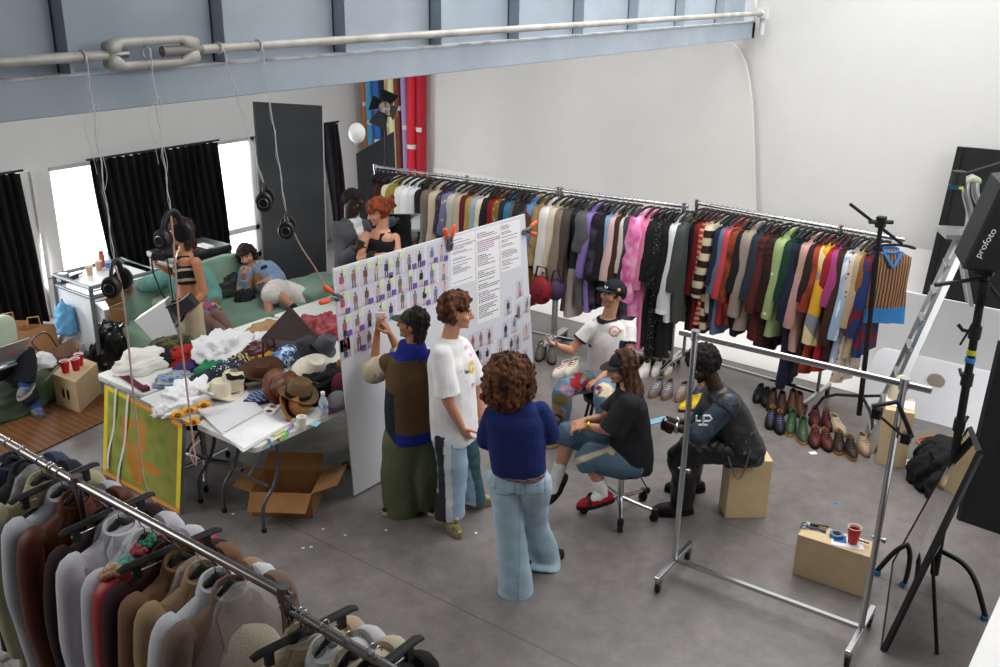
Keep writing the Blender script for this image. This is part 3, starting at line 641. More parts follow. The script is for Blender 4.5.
b = MB(); b.lathe([(.031, -.015), (.036, 0), (.031, .015)], wL, 16, R=basis(*frame_of(wL-eL), (wL-eL).normalized())); b.build('wristwatch', STEEL, p.root, smooth=True)
b = MB(); pts = [neck+(f*math.cos(a)*.075+r*math.sin(a)*.075)-UP*(.02+.05*max(0, math.cos(a))) for a in [2*PI*i/24 for i in range(25)]]
for q in pts: b.sphere(q, .011, 7, 5)
b.build('pearl_necklace', mat('#e9e2d5', .3), p.root, smooth=True)
b = MB(); scatter_hair(b, hc, p.hR, .98, lambda x, y, z: z > .035 or (y < .0 and z > -.05), .02, 320, 1.1, 34, .006); b.sphere(hc+p.hR@Vector((0, -.13, .04)), (.055, .055, .05), 12, 9)
for i in range(26): q = hc+p.hR@Vector((rnd.uniform(-.04, .04), -.13+rnd.uniform(-.05, .05), .04+rnd.uniform(-.05, .05))); b.sphere(q, .02, 7, 5)
p.hair(b, '#5c2510', '#93431d')
for s_ in (-1, 1): a_ = hip+r*(.09*s_); a_.z = .07; p.shoe(a_, a_+f*.17-UP*.04, '#151515')
# --- woman with the camera and the shopping bag ------------------------------------------------
D = 8.5; f = dirv(198); r = sides(f); l = -r
hip = J(189, 302, D); neck = J(184, 251, D); hc = J(181, 232, D)
p = Person('woman in patterned crop top and cream trousers holding a camera and tilted shopping bag', drop(hip), '#b87d58', .007)
p.torso(hip, neck, r, f, .93, sw=.15); p.head(hc, dirv(200, -8), UP, neck, .97, lip='#9a5146', brow='#20130d')
sL, sR = J(196, 262, D, -.13), J(183, 259, D, .13); eL, wL = J(204, 293, D, -.14), J(191, 309, D, -.24); eR, wR = J(172, 272, D, .1), J(163, 268, D, -.1)
HANDB = J(180, 314, D, -.3)
p.arm(sL, eL, wL, HANDB-wL, -RIGHT+AWAY, -1, .7, .9, .95); p.arm(sR, eR, wR, J(152, 262, D, -.16)-wR, UP+RIGHT*.2, 1, .5, .9, .95); std_legs(p, hip, r, f, .9); p.finish()
b = top_geo(hip, neck, r, f, [(.42, .132, .1), (.55, .145, .118), (.7, .16, .122), (.79, .145, .105)], [])
for s_ in (-1, 1): q = neck+r*(.095*s_)-UP*.03; b.tube([q-UP*.14+f*.1, q+f*.05, q-f*.03, q-UP*.14-f*.1], .017, 8)
def pt(v, c): g = np.sin((v[:, 2]-np.array(hip)[2])*70+3*np.sin(v@np.array(r)*25)); c[g > .62] = lin('#b8ab92')
p.cloth('crop_top', b, '#1b1c20', .006, .002, 12, 36, paint=pt)
b = pants_geo(hip, r, f, [([hip+r*(.085*s_)-UP*.05, hip+r*(.085*s_)-UP*.5, hip+r*(.085*s_)-UP*(hip.z-.06)], [.12, .125, .14]) for s_ in (-1, 1)], .155, .118, top=.06)
p.cloth('trousers', b, '#cdbb9c', .009, .012, 8, 37, vert=.3)
b = MB(); b.loft([[hip+UP*z+r*(.158*math.cos(q))+f*(.122*math.sin(q)) for q in [2*PI*i/28 for i in range(28)]] for z in (.03, .075)]); b.build('belt', mat('#6b3520', .5), p.root, smooth='auto')
b = MB(); scatter_hair(b, hc, p.hR, .97, lambda x, y, z: z > .05 or y < .015, .018, 320, 1.09, 38, .005)
for k in range(20):
    a = math.radians(190+160*k/19); q = hc+p.hR@Vector((.075*math.cos(a), .088*math.sin(a)-.01, -.01)); limb(b, [q, q-UP*.08, q-UP*rnd.uniform(.11, .15)], [.02, .02, .012], 8)
p.hair(b, '#1c110c', '#3d271a')
q = J(159, 256, D, -.2); b = MB(); Rb = basis(dirv(180), dirv(270), UP); b.box(q, (.12, .055, .075), Rb); b.box(q+UP*.045, (.05, .05, .03), Rb); o = b.build('camera', BLACKP, None, org=q, bevel=.008)
tag(o, 'black camera with a dangling strap in the raised hand of the crop top woman', 'camera')
b = MB(); b.cyl(q-AWAY*-.02+dirv(40)*.03, q+dirv(40)*.13, .036, .04, 18); b.build('lens', BLACKM, o, smooth='auto')
b = MB(); b.tube([q+dirv(180)*.07, J(153, 272, D, -.2), J(160, 290, D, -.22), J(170, 308, D, -.24), J(173, 300, D, -.22), J(170, 278, D, -.2), q+dirv(0)*.07], .012, 6, flat=.4); b.build('strap', BLACKF, o)
# shopping bag, tipped so the box slides out
c0 = J(163, 322, D, -.32); ax = (J(140, 345, D, -.32)-J(196, 303, D, -.32)).normalized(); up2 = ax.cross(AWAY).normalized(); dep = ax.cross(up2).normalized()
if up2.z < 0: up2 = -up2
W2, H2, T2 = .125, .16, .075
def C(a, u, d): return c0+ax*a+up2*u+dep*d
b = MB()
low, hi = .16, -.12
for d in (-T2, T2): b.quad(C(low, -.15, d), C(hi+.06, -.17, d), C(hi-.06, .14, d), C(low, .16, d))
b.quad(C(low, -.15, -T2), C(low, -.15, T2), C(low, .16, T2), C(low, .16, -T2)); b.quad(C(low, -.15, -T2), C(low, -.15, T2), C(hi+.06, -.17, T2), C(hi+.06, -.17, -T2)); b.quad(C(low, .16, -T2), C(low, .16, T2), C(hi-.06, .14, T2), C(hi-.06, .14, -T2))
o = b.build('shopping_bag', mat('#e6e6e8', .4, var=.02), None, org=c0); md = o.modifiers.new('s', 'SOLIDIFY'); md.thickness = .004
tag(o, 'glossy white paper shopping bag tipped sideways in the hand of the crop top woman', 'bag')
for d in (-T2, T2):
    b = MB(); b.tube([C(hi+.02, -.1, d), C(hi-.16, -.04, d*.6), C(hi-.18, .04, d*.6), C(hi-.03, .09, d)], .008, 6); b.build('handle', BLACKF, o)
b = MB(); b.tube([C(.06, .02, -T2-.004), C(.03, .0, -T2-.004), C(.0, .015, -T2-.004), C(-.03, -.01, -T2-.004)], .003, 5); b.build('print', BLACKF, o)
bc = C(-.2, .0, .0); b = MB(); b.box(bc, (.34, .12, .11), basis(ax, up2, dep)); o = b.build('gift_box', mat('#2c2c2f', .6), None, org=bc, bevel=.004); tag(o, 'dark grey gift box sliding out of the white shopping bag', 'box')
b = MB(); b.box(C(-.13, 0, 0), (.06, .124, .114), basis(ax, up2, dep)); b.build('lid_band', mat('#56565a', .6), o)
# --- woman lounging on the sofa ------------------------------------------------------------------
D = 9.98; f = dirv(262); r = sides(f)
hip = J(279, 291, D, .0); neck = J(254, 269, D, .15); hc = J(247, 256, D, .17)
p = Person('woman in pale blue jumper and white skirt lounging on the sofa, hand on chin', Vector((hip.x, hip.y, .4)), '#b98266', .007)
ax_ = (neck-hip).normalized(); rx_ = -ax_.cross(f).normalized()
p.torso(hip, neck, rx_, f, .95); p.head(hc, dirv(268, -5), (UP-RIGHT*.35).normalized(), neck, .98, lip='#8f4b40', brow='#20130d')
sR, sL = J(246, 273, D, .1), J(269, 267, D, .12); eR, wR = J(243, 290, D, -.05), J(244, 274, D, -.1); eL, wL = J(280, 279, D, .0), J(265, 281, D, -.18)
p.arm(sR, eR, wR, J(245, 265, D, -.02)-wR, AWAY, 1, .9, .9, .85); p.arm(sL, eL, wL, -RIGHT-UP*.3, -UP, -1, .7, .9, .9)
hL, hR = hip+RIGHT*.06, hip-RIGHT*.08
kR, aR, tR = J(268, 297, D, -.42), J(269, 321, D, -.62), J(266, 327, D, -.72); kL, aL, tL = J(277, 293, D, -.42), J(297, 311, D, -.52), J(304, 316, D, -.58)
p.leg(hR, kR, aR, tR, .9); p.leg(hL, kL, aL, tL, .9); p.finish()
b = top_geo(hip, neck, rx_, f, [(0, .16, .13), (.3, .165, .14), (.7, .18, .14), (.9, .155, .1), (1.03, .08, .075)], [([sR, eR, eR*.3+wR*.7], [.08, .078, .055]), ([sL, eL, eL*.25+wL*.75], [.08, .078, .055])])
def pt(v, c):
    g = npnoise(v, 10, 41); c[g > .7] = lin('#191c26'); c[near(v, eR, .11)] = lin('#c9bb9c'); c[near(v, J(255, 280, D, -.05), .09)] = lin('#a38560'); c[near(v, wL, .07)] = lin('#cbbfa0'); c[near(v, neck, .1)] = lin('#a9a79f')
p.cloth('jumper', b, '#7f95b5', .009, .008, 12, 39, KNITM, pt)
b = MB(); pp, rr_ = smoothpts([hip-ax_*-.06, hip*.6+(kL+kR)*.2, (kL*.45+kR*.55)], [.125, .15, .11], 5); b.tube(pp, rr_, 20, round_=True)
pp, rr_ = smoothpts([hip+RIGHT*.05, J(298, 298, D, -.12), J(301, 307, D, -.18)], [.13, .14, .11], 5); b.tube(pp, rr_, 18, round_=True)
p.cloth('skirt', b, '#d9d4cd', .009, .009, 14, 40)
for a_, k_ in ((aR, kR), (aL, kL)):
    b = MB(); limb(b, [a_*.8+k_*.2, a_], [.046, .044]); p.cloth('sock', b, '#131316', .007, .001)
p.shoe(aR, tR, '#3b3848', '#c9c3c0', .0); p.shoe(aL, tL, '#3b3848', '#c9c3c0', .0)
b = MB(); scatter_hair(b, hc, p.hR, .98, lambda x, y, z: z > .05 or y < .0, .02, 340, 1.12, 42, .008)
for s_ in (-1, 1):
    for k in range(8): q = hc+p.hR@Vector((s_*rnd.uniform(.07, .1), rnd.uniform(-.05, .02), rnd.uniform(-.06, .04))); b.sphere(q, .024, 8, 6)
p.hair(b, '#15100d', '#35251b')
# --- person in the teal jumper sitting behind -----------------------------------------------------
D = 9.25; f = dirv(285); r = sides(f)
hip = J(193, 306, D, .0); neck = J(187, 263, D); hc = J(187, 246, D, .03)
p = Person('person in a teal jumper and fishnet tights on the sofa behind the crop top woman', Vector((hip.x, hip.y, .4)), '#7d5442', .008)
p.torso(hip, neck, -r, f, .98); p.head(hc, dirv(280, -5), UP, neck, .95, lip='#7a4036', brow='#15100d')
sR, sL = J(172, 275, D), J(203, 275, D); eR, wR = J(155, 282, D, -.02), J(137, 289, D, -.05); eL, wL = J(213, 294, D, -.05), J(217, 304, D, -.24)
p.arm(sR, eR, wR, -RIGHT-UP*.3, -AWAY, 1, .5, .95); p.arm(sL, eL, wL, -RIGHT*.8-AWAY*.4-UP*.2, -UP, -1, .5, .95)
hL, hR = hip+RIGHT*.08, hip-RIGHT*.05; kL, aL, tL = J(217, 315, D, -.45), J(236, 340, D, -.5), J(241, 346, D, -.58); kR, aR, tR = J(206, 316, D, -.42), J(228, 338, D, -.62), J(233, 345, D, -.7)
p.leg(hL, kL, aL, tL); p.leg(hR, kR, aR, tR); p.finish()
b = top_geo(hip, neck, -r, f, [(-.02, .19, .15), (.3, .195, .15), (.7, .2, .145), (.88, .175, .11), (1.03, .08, .075)], [([sR, eR, eR*.15+wR*.85], [.092, .088, .055]), ([sL, eL, eL*.3+wL*.7], [.092, .088, .06])])
p.cloth('jumper', b, '#5f9089', .009, .01, 11, 43)
b = pants_geo(hip, -r, f, [([hL, (hL+kL)/2, kL*.85+hL*.15], [.11, .1, .09]), ([hR, (hR+kR)/2, kR*.85+hR*.15], [.11, .1, .09])], top=.06, bot=.05)
def pt(v, c): g = npnoise(v, 24, 12); c[g > .3] = lin('#c8a23a'); c[g < -.3] = lin('#b83a2a'); c[(g > -.05) & (g < .15)] = lin('#4b3f8f')
p.cloth('shorts', b, '#3f6aa8', .009, .006, paint=pt)
for k_, a_, t_ in ((kL, aL, tL), (kR, aR, tR)):
    b = MB(); limb(b, [k_, k_*.65+a_*.35, a_], [.06, .062, .04]); p.cloth('tights', b, '#866862', .008, .0)
    p.shoe(a_, t_, '#171415', '#222', .0)
b = MB(); scatter_hair(b, hc, p.hR, .95, lambda x, y, z: z > .045 or y < .0, .018, 260, 1.08, 44, .004); p.hair(b, '#15100d')
# --- person with the laptop at the left edge -----------------------------------------------------
D = 7.95; f = dirv(330); r = sides(f)
hip = J(-20, 388, D); neck = J(-34, 338, D, .1); hc = J(-34, 316, D, .1)
p = Person('person in dark jeans sunk in the beanbag at the left edge with a laptop', Vector((hip.x, hip.y, .3)), '#b98266', .009)
p.torso(hip, neck, -r, f, .98); p.head(hc, f, UP, neck, 1.0, lip='#8f4b40', brow='#20130d')
sR, sL = neck+r*.17-UP*.06, neck-r*.17-UP*.06; eR, eL = sR-UP*.22+f*.12, sL-UP*.22+f*.12; wR, wL = eR+f*.24, eL+f*.24
p.arm(sR, eR, wR, f, -UP, 1, .4); p.arm(sL, eL, wL, f, -UP, -1, .4)
kR, aR, tR = J(20, 352, D, -.1), J(25, 388, D, -.25), J(20, 396, D, -.35); kL, aL, tL = J(14, 374, D, -.02), J(36, 407, D, -.12), J(42, 417, D, -.2)
p.leg(hip+r*.09, kR, aR, tR); p.leg(hip-r*.09, kL, aL, tL); p.finish()
b = top_geo(hip, neck, -r, f, [(-.03, .18, .14), (.4, .18, .14), (.85, .18, .1), (1.03, .08, .075)], [([sR, eR, wR], [.085, .07, .05]), ([sL, eL, wL], [.085, .07, .05])]); p.cloth('sweatshirt', b, '#2b2d33', .01, .008)
b = pants_geo(hip, -r, f, [([hip+r*.09, kR, aR*.85+kR*.15], [.11, .1, .085]), ([hip-r*.09, kL, aL*.85+kL*.15], [.11, .1, .085])], top=.06, bot=.05); p.cloth('jeans', b, '#1d2027', .009, .012, 12, 47)
b = MB()
for a_, k_ in ((aR, kR), (aL, kL)): b = MB(); limb(b, [a_*.78+k_*.22, a_], [.05, .048]); p.cloth('sock', b, '#2d4f8c', .007, .001)
sn = mat('#8d8a86', .7, pat='blotch', c2='#3b4f7d', sc_=14); p.shoe(aR, tR, sn, '#c9bfae', .02); p.shoe(aL, tL, sn, '#6d5a42', .02)
b = MB(); scatter_hair(b, hc, p.hR, 1, lambda x, y, z: z > .05 or y < 0, .016, 240, 1.06, 48); p.hair(b, '#1b120d')
q = J(3, 352, D, -.22); Rl = basis(r, f, UP); b = MB(); b.box(q-UP*.1, (.31, .22, .018), Rl); o = b.build('laptop', mat('#9fa2a6', .35, .8), None, org=q-UP*.1, bevel=.004); tag(o, 'open silver laptop on the lap of the person in the beanbag', 'laptop')
b = MB(); ls_ = (UP*.92+f*.4).normalized(); b.box(q+f*.115+ls_*.02, (.31, .012, .22), basis(r, ls_.cross(r), ls_)); sc2 = b.build('screen_lid', mat('#b5b7ba', .35, .7), o, bevel=.004)
b = MB(); b.cyl(q+f*.115+ls_*.02+ls_.cross(r)*.009, q+f*.115+ls_*.02-ls_.cross(r)*.009, .018, n=16); b.build('round_sticker', mat('#c94a55', .6), sc2)
# ------------------------------------------------------------------ room shell
XW, YW, ZC = 10.5, 10.3, 6.0
WALLM = mat('#dededc', .9, var=.015); 
def floor_mat():
    m = mat('#787271', .34, pat='blotch', c2='#6e6b68', sc_=1.1, thr=.52, var=.07, bump=.05, bsc=40).copy(); nt = m.node_tree; N, L = nt.nodes, nt.links
    b = N['Principled BSDF']; src = b.inputs['Base Color'].links[0].from_socket
    tc = N.new('ShaderNodeTexCoord'); n = N.new('ShaderNodeTexNoise'); n.inputs['Scale'].default_value = 6; n.inputs['Detail'].default_value = 8; n.inputs['Roughness'].default_value = .7; L.new(tc.outputs['Object'], n.inputs['Vector'])
    r = N.new('ShaderNodeMapRange'); r.inputs[1].default_value = .35; r.inputs[2].default_value = .65; r.inputs[3].default_value = .82; r.inputs[4].default_value = 1.18; L.new(n.outputs['Fac'], r.inputs[0])
    h = N.new('ShaderNodeVectorMath'); h.operation = 'SCALE'; L.new(src, h.inputs[0]); L.new(r.outputs[0], h.inputs['Scale'])
    sx = N.new('ShaderNodeSeparateXYZ'); L.new(tc.outputs['Object'], sx.inputs[0])      # seams of the vinyl strips, 2 m apart
    md = N.new('ShaderNodeMath'); md.operation = 'PINGPONG'; md.inputs[1].default_value = 1.0; L.new(sx.outputs['X'], md.inputs[0])
    lt = N.new('ShaderNodeMath'); lt.operation = 'LESS_THAN'; lt.inputs[1].default_value = .004; L.new(md.outputs[0], lt.inputs[0])
    mx = N.new('ShaderNodeMix'); mx.data_type = 'RGBA'; mx.inputs[7].default_value = (.08, .08, .08, 1); L.new(lt.outputs[0], mx.inputs[0]); L.new(h.outputs[0], mx.inputs[6]); L.new(mx.outputs[2], b.inputs['Base Color'])
    return m
b = MB(); b.box((4.25, 3.15, -.05), (13, 14.5, .1)); b.build('floor', floor_mat(), kind='structure')
b = MB(); b.box((4.25, 3.15, ZC+.1), (13, 14.5, .2)); b.build('ceiling', mat('#d8d8d8', .9), kind='structure')
b = MB(); b.box((XW+.1, 3.15, ZC/2), (.2, 14.5, ZC)); b.build('wall_back', WALLM, kind='structure')
b = MB(); b.box((-2.1, 3.15, ZC/2), (.2, 14.5, ZC)); b.build('wall_front', mat('#8a8a8a', .9), kind='structure')
b = MB(); b.box((4.25, -4.1, ZC/2), (13, .2, ZC)); b.build('wall_right', WALLM, kind='structure')
# window wall: lintel, piers, sills
LZ = PY(150, 152, YW).z
xs = [(-2.2, PY(-60, 200, YW).x), (PY(17, 200, YW).x, PY(53, 200, YW).x), (PY(120, 200, YW).x, PY(196, 200, YW).x), (PY(262, 200, YW).x, XW)]
b = MB(); b.box((4.25, YW+.15, (LZ+ZC)/2), (13, .3, ZC-LZ))
for a, c in xs: b.box(((a+c)/2, YW+.15, LZ/2), (c-a, .3, LZ))
b.build('wall_window', WALLM, kind='structure')
for i in range(3):
    x0, x1 = xs[i][1], xs[i+1][0]; b = MB()
    for x in (x0+.03, x1-.03): b.box((x, YW+.12, LZ/2), (.06, .06, LZ))
    for z in (.04, .42 if i != 1 else .34, LZ-.03): b.box(((x0+x1)/2, YW+.12, z), (x1-x0, .06, .07))
    w_ = b.build('window_%d' % (i+1), mat('#f0f0f0', .5), kind='structure')
    b = MB(); b.box(((x0+x1)/2, YW+.13, LZ/2), (x1-x0-.1, .008, LZ-.08)); b.build('window_pane', mat('#ffffff', .02, trans=1.0, var=0), w_)
# pier details
b = MB()
for x in (PY(35, 200, YW).x, PY(27, 200, YW).x): b.box((x, YW-.02, LZ/2), (.05, .05, LZ))
b.build('trim_1', WALLM, kind='structure')
# cyclorama: white panel with a rounded corner in front of the back wall, coved at its foot
XC = 10.4
out = [PX(727, 42, XC), PX(733, 44, XC), PX(739, 50, XC), PX(745, 62, XC), PX(749, 80, XC), PX(752, 105, XC), PX(754, 150, XC), PX(756, 230, XC)]
yr = out[-1].y; zt = out[0].z+.0
poly = [Vector((XC, q.y, q.z)) for q in out]+[Vector((XC, yr-.02, 0)), Vector((XC, 8.95, 0)), Vector((XC, PX(421, 170, XC).y, PX(421, 170, XC).z)), Vector((XC, PX(418, 100, XC).y, PX(418, 100, XC).z)), Vector((XC, PX(416, 76, XC).y, zt))]
b = MB(); b.prism(poly, (.03, 0, 0)); b.build('wall_cyclorama', mat('#d9d8d5', .95, var=.015), kind='structure')
b = MB(); prof = [(8.98, .004), (9.25, .01), (9.5, .03), (9.75, .09), (9.95, .19), (10.12, .33), (10.26, .55), (10.34, .8), (10.395, 1.15)]
b.loft([[Vector((x, y, z)) for x, z in prof] for y in (-3.0, 8.9)], closed=False, cap0=False, cap1=False); b.build('trim_2', mat('#e3e2df', .9, var=.02), kind='structure', smooth=True)
# ------------------------------------------------------------------ steel beam with its tie rod
YB = 4.34; zb = PY(0, 123, YB).z; zl = PY(0, 82, YB).z
PAINT = mat('#a9b4bf', .55, pat='blotch', c2='#9aa6b2', sc_=1.5, var=.05)
XE = PX(757, 30, XW-.02).x
b = MB(); b.box(((-1.5+10.4)/2, YB+.1, (zb+zl)/2), (11.9, .2, zl-zb)); b.box((4.45, YB+.12, zl+1.0), (11.9, .02, 2.0))
o = b.build('steel_beam', PAINT, None, org=(4.45, YB, zb), bevel=.006); tag(o, 'long blue-grey riveted steel beam spanning the room across the top', 'beam')
b = MB(); b.box((4.45, YB+.03, zl+.004), (11.9, .07, .012)); b.build('ledge', mat('#b9bdc0', .7, pat='blotch', c2='#7d6a58', sc_=7, thr=.62), o)
for k in range(11):
    x = .76+.885*k; b = MB(); b.box((x, YB+.06, zl+1.0), (.016, .1, 2.0)); b.box((x+.07, YB+.105, zl+1.0), (.12, .012, 2.0)); b.build('stiffener', PAINT, o)
    b = MB(); b.box((x-.01, YB+.107, zl+1.0), (.01, .006, 2.0)); b.build('dark_strip', mat('#3a3f45', .9), o)  # narrow dark strip beside each stiffener
b = MB(); b.box((10.36, YB+.1, zl+.5), (.06, .2, 1.35)); b.build('end_plate', mat('#dfe1e2', .6), o)
YR = 4.25; zr = PY(0, 62, YR).z; RODM = mat('#c3c3bf', .5, .2, pat='blotch', c2='#a8a299', sc_=5)
xa, xb = PY(106, 57, YR).x, PY(196, 47, YR).x
b = MB(); b.cyl((-1.5, YR, zr), (xa+.02, YR, zr), .024, n=14); b.cyl((xb-.02, YR, zr), (10.3, YR, zr), .024, n=14)
o = b.build('tie_rod', RODM, None, org=(4, YR, zr), smooth='auto'); tag(o, 'off-white round tie rod running along the front of the steel beam', 'rod')
tb = empty('turnbuckle', ((xa+xb)/2, YR, zr), 'off-white turnbuckle with an open slot joining the two halves of the tie rod', 'turnbuckle')
b = MB(); L_ = xb-xa; hz = .055
def bar(zs): b.tube([(xa, YR, zr+zs*.02), (xa+.05, YR, zr+zs*.035), (xa+.09, YR, zr+zs*hz), (xb-.09, YR, zr+zs*hz), (xb-.05, YR, zr+zs*.035), (xb, YR, zr+zs*.02)], [.03, .03, .017, .017, .03, .03], 10, flat=1.3)
bar(1); bar(-1); b.build('frame', RODM, tb, smooth=True)
b = MB(); b.cyl((xa-.005, YR, zr), (xa+.11, YR, zr), .021, n=12); b.build('threaded_end', STEEL, tb, smooth='auto'); b = MB(); b.cyl((xb-.2, YR, zr), (xb+.03, YR, zr), .026, n=12); b.build('threaded_end', mat('#9d9a92', .6, .4, pat='sx', c2='#77736b', sc_=60, thr=.5), tb, smooth='auto')
b = MB(); b.tube([(10.28, YR, zr), (10.36, YR, zr+.02), (10.36, YR, zr-.22)], .03, 10); b.box((10.33, YR, zr), (.06, .12, .1)); b.build('rod_bracket', mat('#dedfdf', .6), o)
# ------------------------------------------------------------------ light
w = bpy.data.worlds.new('sky'); sc.world = w; w.use_nodes = True
bg = w.node_tree.nodes['Background']; bg.inputs[0].default_value = (.96, .98, 1, 1); bg.inputs[1].default_value = 4.0
def area(name, loc, target, size, power, col=(1, 1, 1), spread=180):
    l = bpy.data.lights.new(name, 'AREA'); l.shape = 'RECTANGLE'; l.size, l.size_y = size; l.energy = power; l.color = col; l.spread = math.radians(spread)
    o = bpy.data.objects.new(name, l); COL.objects.link(o); o.location = loc; d = Vector(target)-Vector(loc); o.rotation_euler = d.to_track_quat('-Z', 'Y').to_euler(); return o
area('skylight', (7.3, 3.2, 5.9), (7.0, 3.2, 0), (5.5, 7.5), 520, (1, .985, .965), 150)
area('skylight_right', (6.3, -2.2, 5.5), (7.4, 2.5, .2), (4, 3), 140, (1, .99, .98), 140)
area('window_light', (5.6, YW-.05, 1.0), (5.4, 3.5, .6), (5.5, 1.3), 330, (.97, .985, 1))
area('left_fill', (-1.0, 8.2, 4.6), (4.2, 6.6, .4), (3, 3), 190, (1, .98, .96))  # added fill lamp, brightens the painting and the left side
area('beam_fill', (4.5, -1.0, 4.6), (5.5, 4.4, 3.9), (6, 1.5), 28, (1, 1, 1), 90)  # added fill lamp behind the camera, lifts the dark beam web
sc.view_settings.view_transform = 'Standard'; sc.view_settings.look = 'None'; sc.view_settings.exposure = 0.0
sc.cycles.use_denoising = True; sc.cycles.max_bounces = 6; sc.cycles.sample_clamp_indirect = 8.0
# ------------------------------------------------------------------ hangers, garments, rails
HANG = []
def make_hanger(clip=False, kind='flat'):
    b = MB()
    if clip:
        b.tube([(-.215, 0, -.07), (-.19, 0, -.062), (.19, 0, -.062), (.215, 0, -.07)], [.017, .02, .02, .017], 10, flat=.55)
    else:
        for s in (-1, 1): b.tube([(0, 0, -.062), (s*.06, 0, -.064), (s*.14, 0, -.075), (s*.2, 0, -.092), (s*.225, 0, -.1)], [.012, .012, .013, .014, .01], 8, flat=1.0) if kind == 'flat' else b.tube([(0, 0, -.07), (s*.05, 0, -.115), (s*.13, 0, -.172), (s*.185, 0, -.205), (s*.2, 0, -.22)], [.014, .016, .02, .022, .012], 8, flat=1.0)
    o = b.build('coat_hanger', mat('#101012', .6, var=.2), smooth='auto')
    pts = [(.02*math.cos(a), 0, .004+.02*math.sin(a)) for a in [math.radians(-20+20*i) for i in range(12)]]
    b = MB(); b.tube(pts+[(-.012, 0, -.022), (0, 0, -.034), (0, 0, -.064)], .0028, 6); b.build('hook', CHROME, o, smooth=True)
    if clip:
        b = MB(); b.tube([(-.17, 0, -.1), (.17, 0, -.1)], .003, 6)
        b.build('clip_rail', CHROME, o)
        for s in (-1, 1): b = MB(); b.box((s*.15, 0, -.1), (.03, .022, .05)); b.build('clip', BLACKP, o)
    return o
HP = {}
def hanger_at(loc, rz, label, clip=False, group='black coat hangers', kind='flat'):
    key = (clip, kind)
    if key not in HP:
        o = make_hanger(clip, kind); HP[key] = (o, True)
        o.location = loc; o.rotation_euler = (0, 0, rz); tag(o, label, 'hanger', group); return o
    src = HP[key][0]; kids = [k for k in src.children]
    c = src.copy(); COL.objects.link(c); c.location = loc; c.rotation_euler = (0, 0, rz); c['label'] = label; c['group'] = group
    for k in kids: d = k.copy(); COL.objects.link(d); d.parent = c
    return c
def garment(name, label, cat, loc, rz, m, L=.85, w=.2, t=.05, sl=.58, m2=None, lower=None, collar=True, flare=1.12, group=None, seed=0, neck='coat', cuff=None, fur=0.0, sr=.062, trim=None):
    rr = random.Random(seed*13+5); b = MB(); n = 26; top = -.1
    lev = [(0, .055, .02), (.02, .085, .028), (.045, .14, .04), (.075, w, .05), (.14, w*1.0, t), (.28, w*.97, t*1.08), (L*.55, w*.98, t*1.08), (L*.78, w*(1+(flare-1)*.5), t*1.12), (L, w*flare, t*1.15)]
    lev = sorted([q for q in lev], key=lambda q: q[0]); rings = []
    ph = rr.uniform(0, 6); k1 = rr.uniform(25, 38)
    for h, a, d in lev:
        ring = []
        for j in range(n):
            q = 2*PI*j/n; x = a*math.copysign(abs(math.cos(q))**.75, math.cos(q)); y = d*math.copysign(abs(math.sin(q))**.75, math.sin(q))
            y += .016*min(1, h*2)*math.sin(k1*x+ph+h*3)+.012*min(1, h)*math.sin(9*h+ph+4*x)
            z = top-h+.012*math.sin(7*x+ph)*(1 if h >= L*.99 else 0)
            if fur: x += rr.uniform(-fur, fur); y += rr.uniform(-fur, fur); z += rr.uniform(-fur, fur)
            ring.append(Vector((x, y, z)))
        rings.append(ring)
    mis = None
    b.loft(rings)
    mats = [m]
    if lower is not None:
        mats.append(lower[1])
        for i, f_ in enumerate(b.f):
            if len(f_) == 4 and -sum(b.v[k].z for k in f_)/4+top > lower[0]*L: b.m[i] = 1
    o = b.build(name, mats, smooth='auto'); tag(o, label, cat, group); o.location = loc; o.rotation_euler = (0, 0, rz)
    if sl:
        for s in (-1, 1):
            b = MB(); dx = rr.uniform(.015, .05); dy = rr.uniform(-.015, .02); e = rr.uniform(.9, 1.06)
            pts = [(s*(w-.045), 0, top-.075), (s*(w+.005), dy*.3, top-.11), (s*(w+.02+dx*.5), dy, top-.1-sl*.42*e), (s*(w+.005+dx), dy-.03, top-.08-sl*.75*e), (s*(w-.0+dx), dy-.045, top-.06-sl*e)]
            pp, r_ = smoothpts(pts, [sr*.85, sr*1.02, sr, sr*.92, sr*.85], 4)
            if fur: pp = [q+Vector([rr.uniform(-fur, fur) for _ in range(3)]) for q in pp]
            b.tube(pp, [x*(1+.03*math.sin(i*1.3+ph)) for i, x in enumerate(r_)], 12, flat=.8)
            so = b.build('sleeve', m2 or m, o, smooth='auto')
            if cuff is not None:
                b = MB(); b.tube([pp[-2]+(pp[-1]-pp[-2])*.2, pp[-1]+(pp[-1]-pp[-2])*.25], r_[-1]*1.08, 12, flat=.85); b.build('cuff', cuff, so, smooth='auto')
    if collar:
        b = MB()
        if neck == 'coat':
            rings = [[Vector((a*math.cos(q), d*math.sin(q)-.005, z+(.028 if math.sin(q) > 0 else -.02)*abs(math.sin(q)))) for q in [2*PI*j/18 for j in range(18)]] for a, d, z in ((.07, .04, top-.02), (.064, .038, top+.012), (.075, .05, top+.008), (.095, .058, top-.035))]
            b.loft(rings, cap0=False, cap1=False)
            for s in (-1, 1): b.add([(s*.055, -.038, top-.0), (s*.1, -.05, top-.05), (s*.09, -t-.014, top-.2), (s*.012, -t-.018, top-.34), (s*.02, -.05, top-.1)], [(0, 1, 2, 3, 4)])
        else:
            b.tube([(.068*math.cos(q), .034*math.sin(q), top-.004-(.02 if math.sin(q) < 0 else -.012)*abs(math.sin(q))) for q in [2*PI*j/16 for j in range(17)]], .013, 8)
        c = b.build('collar', trim or m2 or m, o, smooth='auto')
    return o
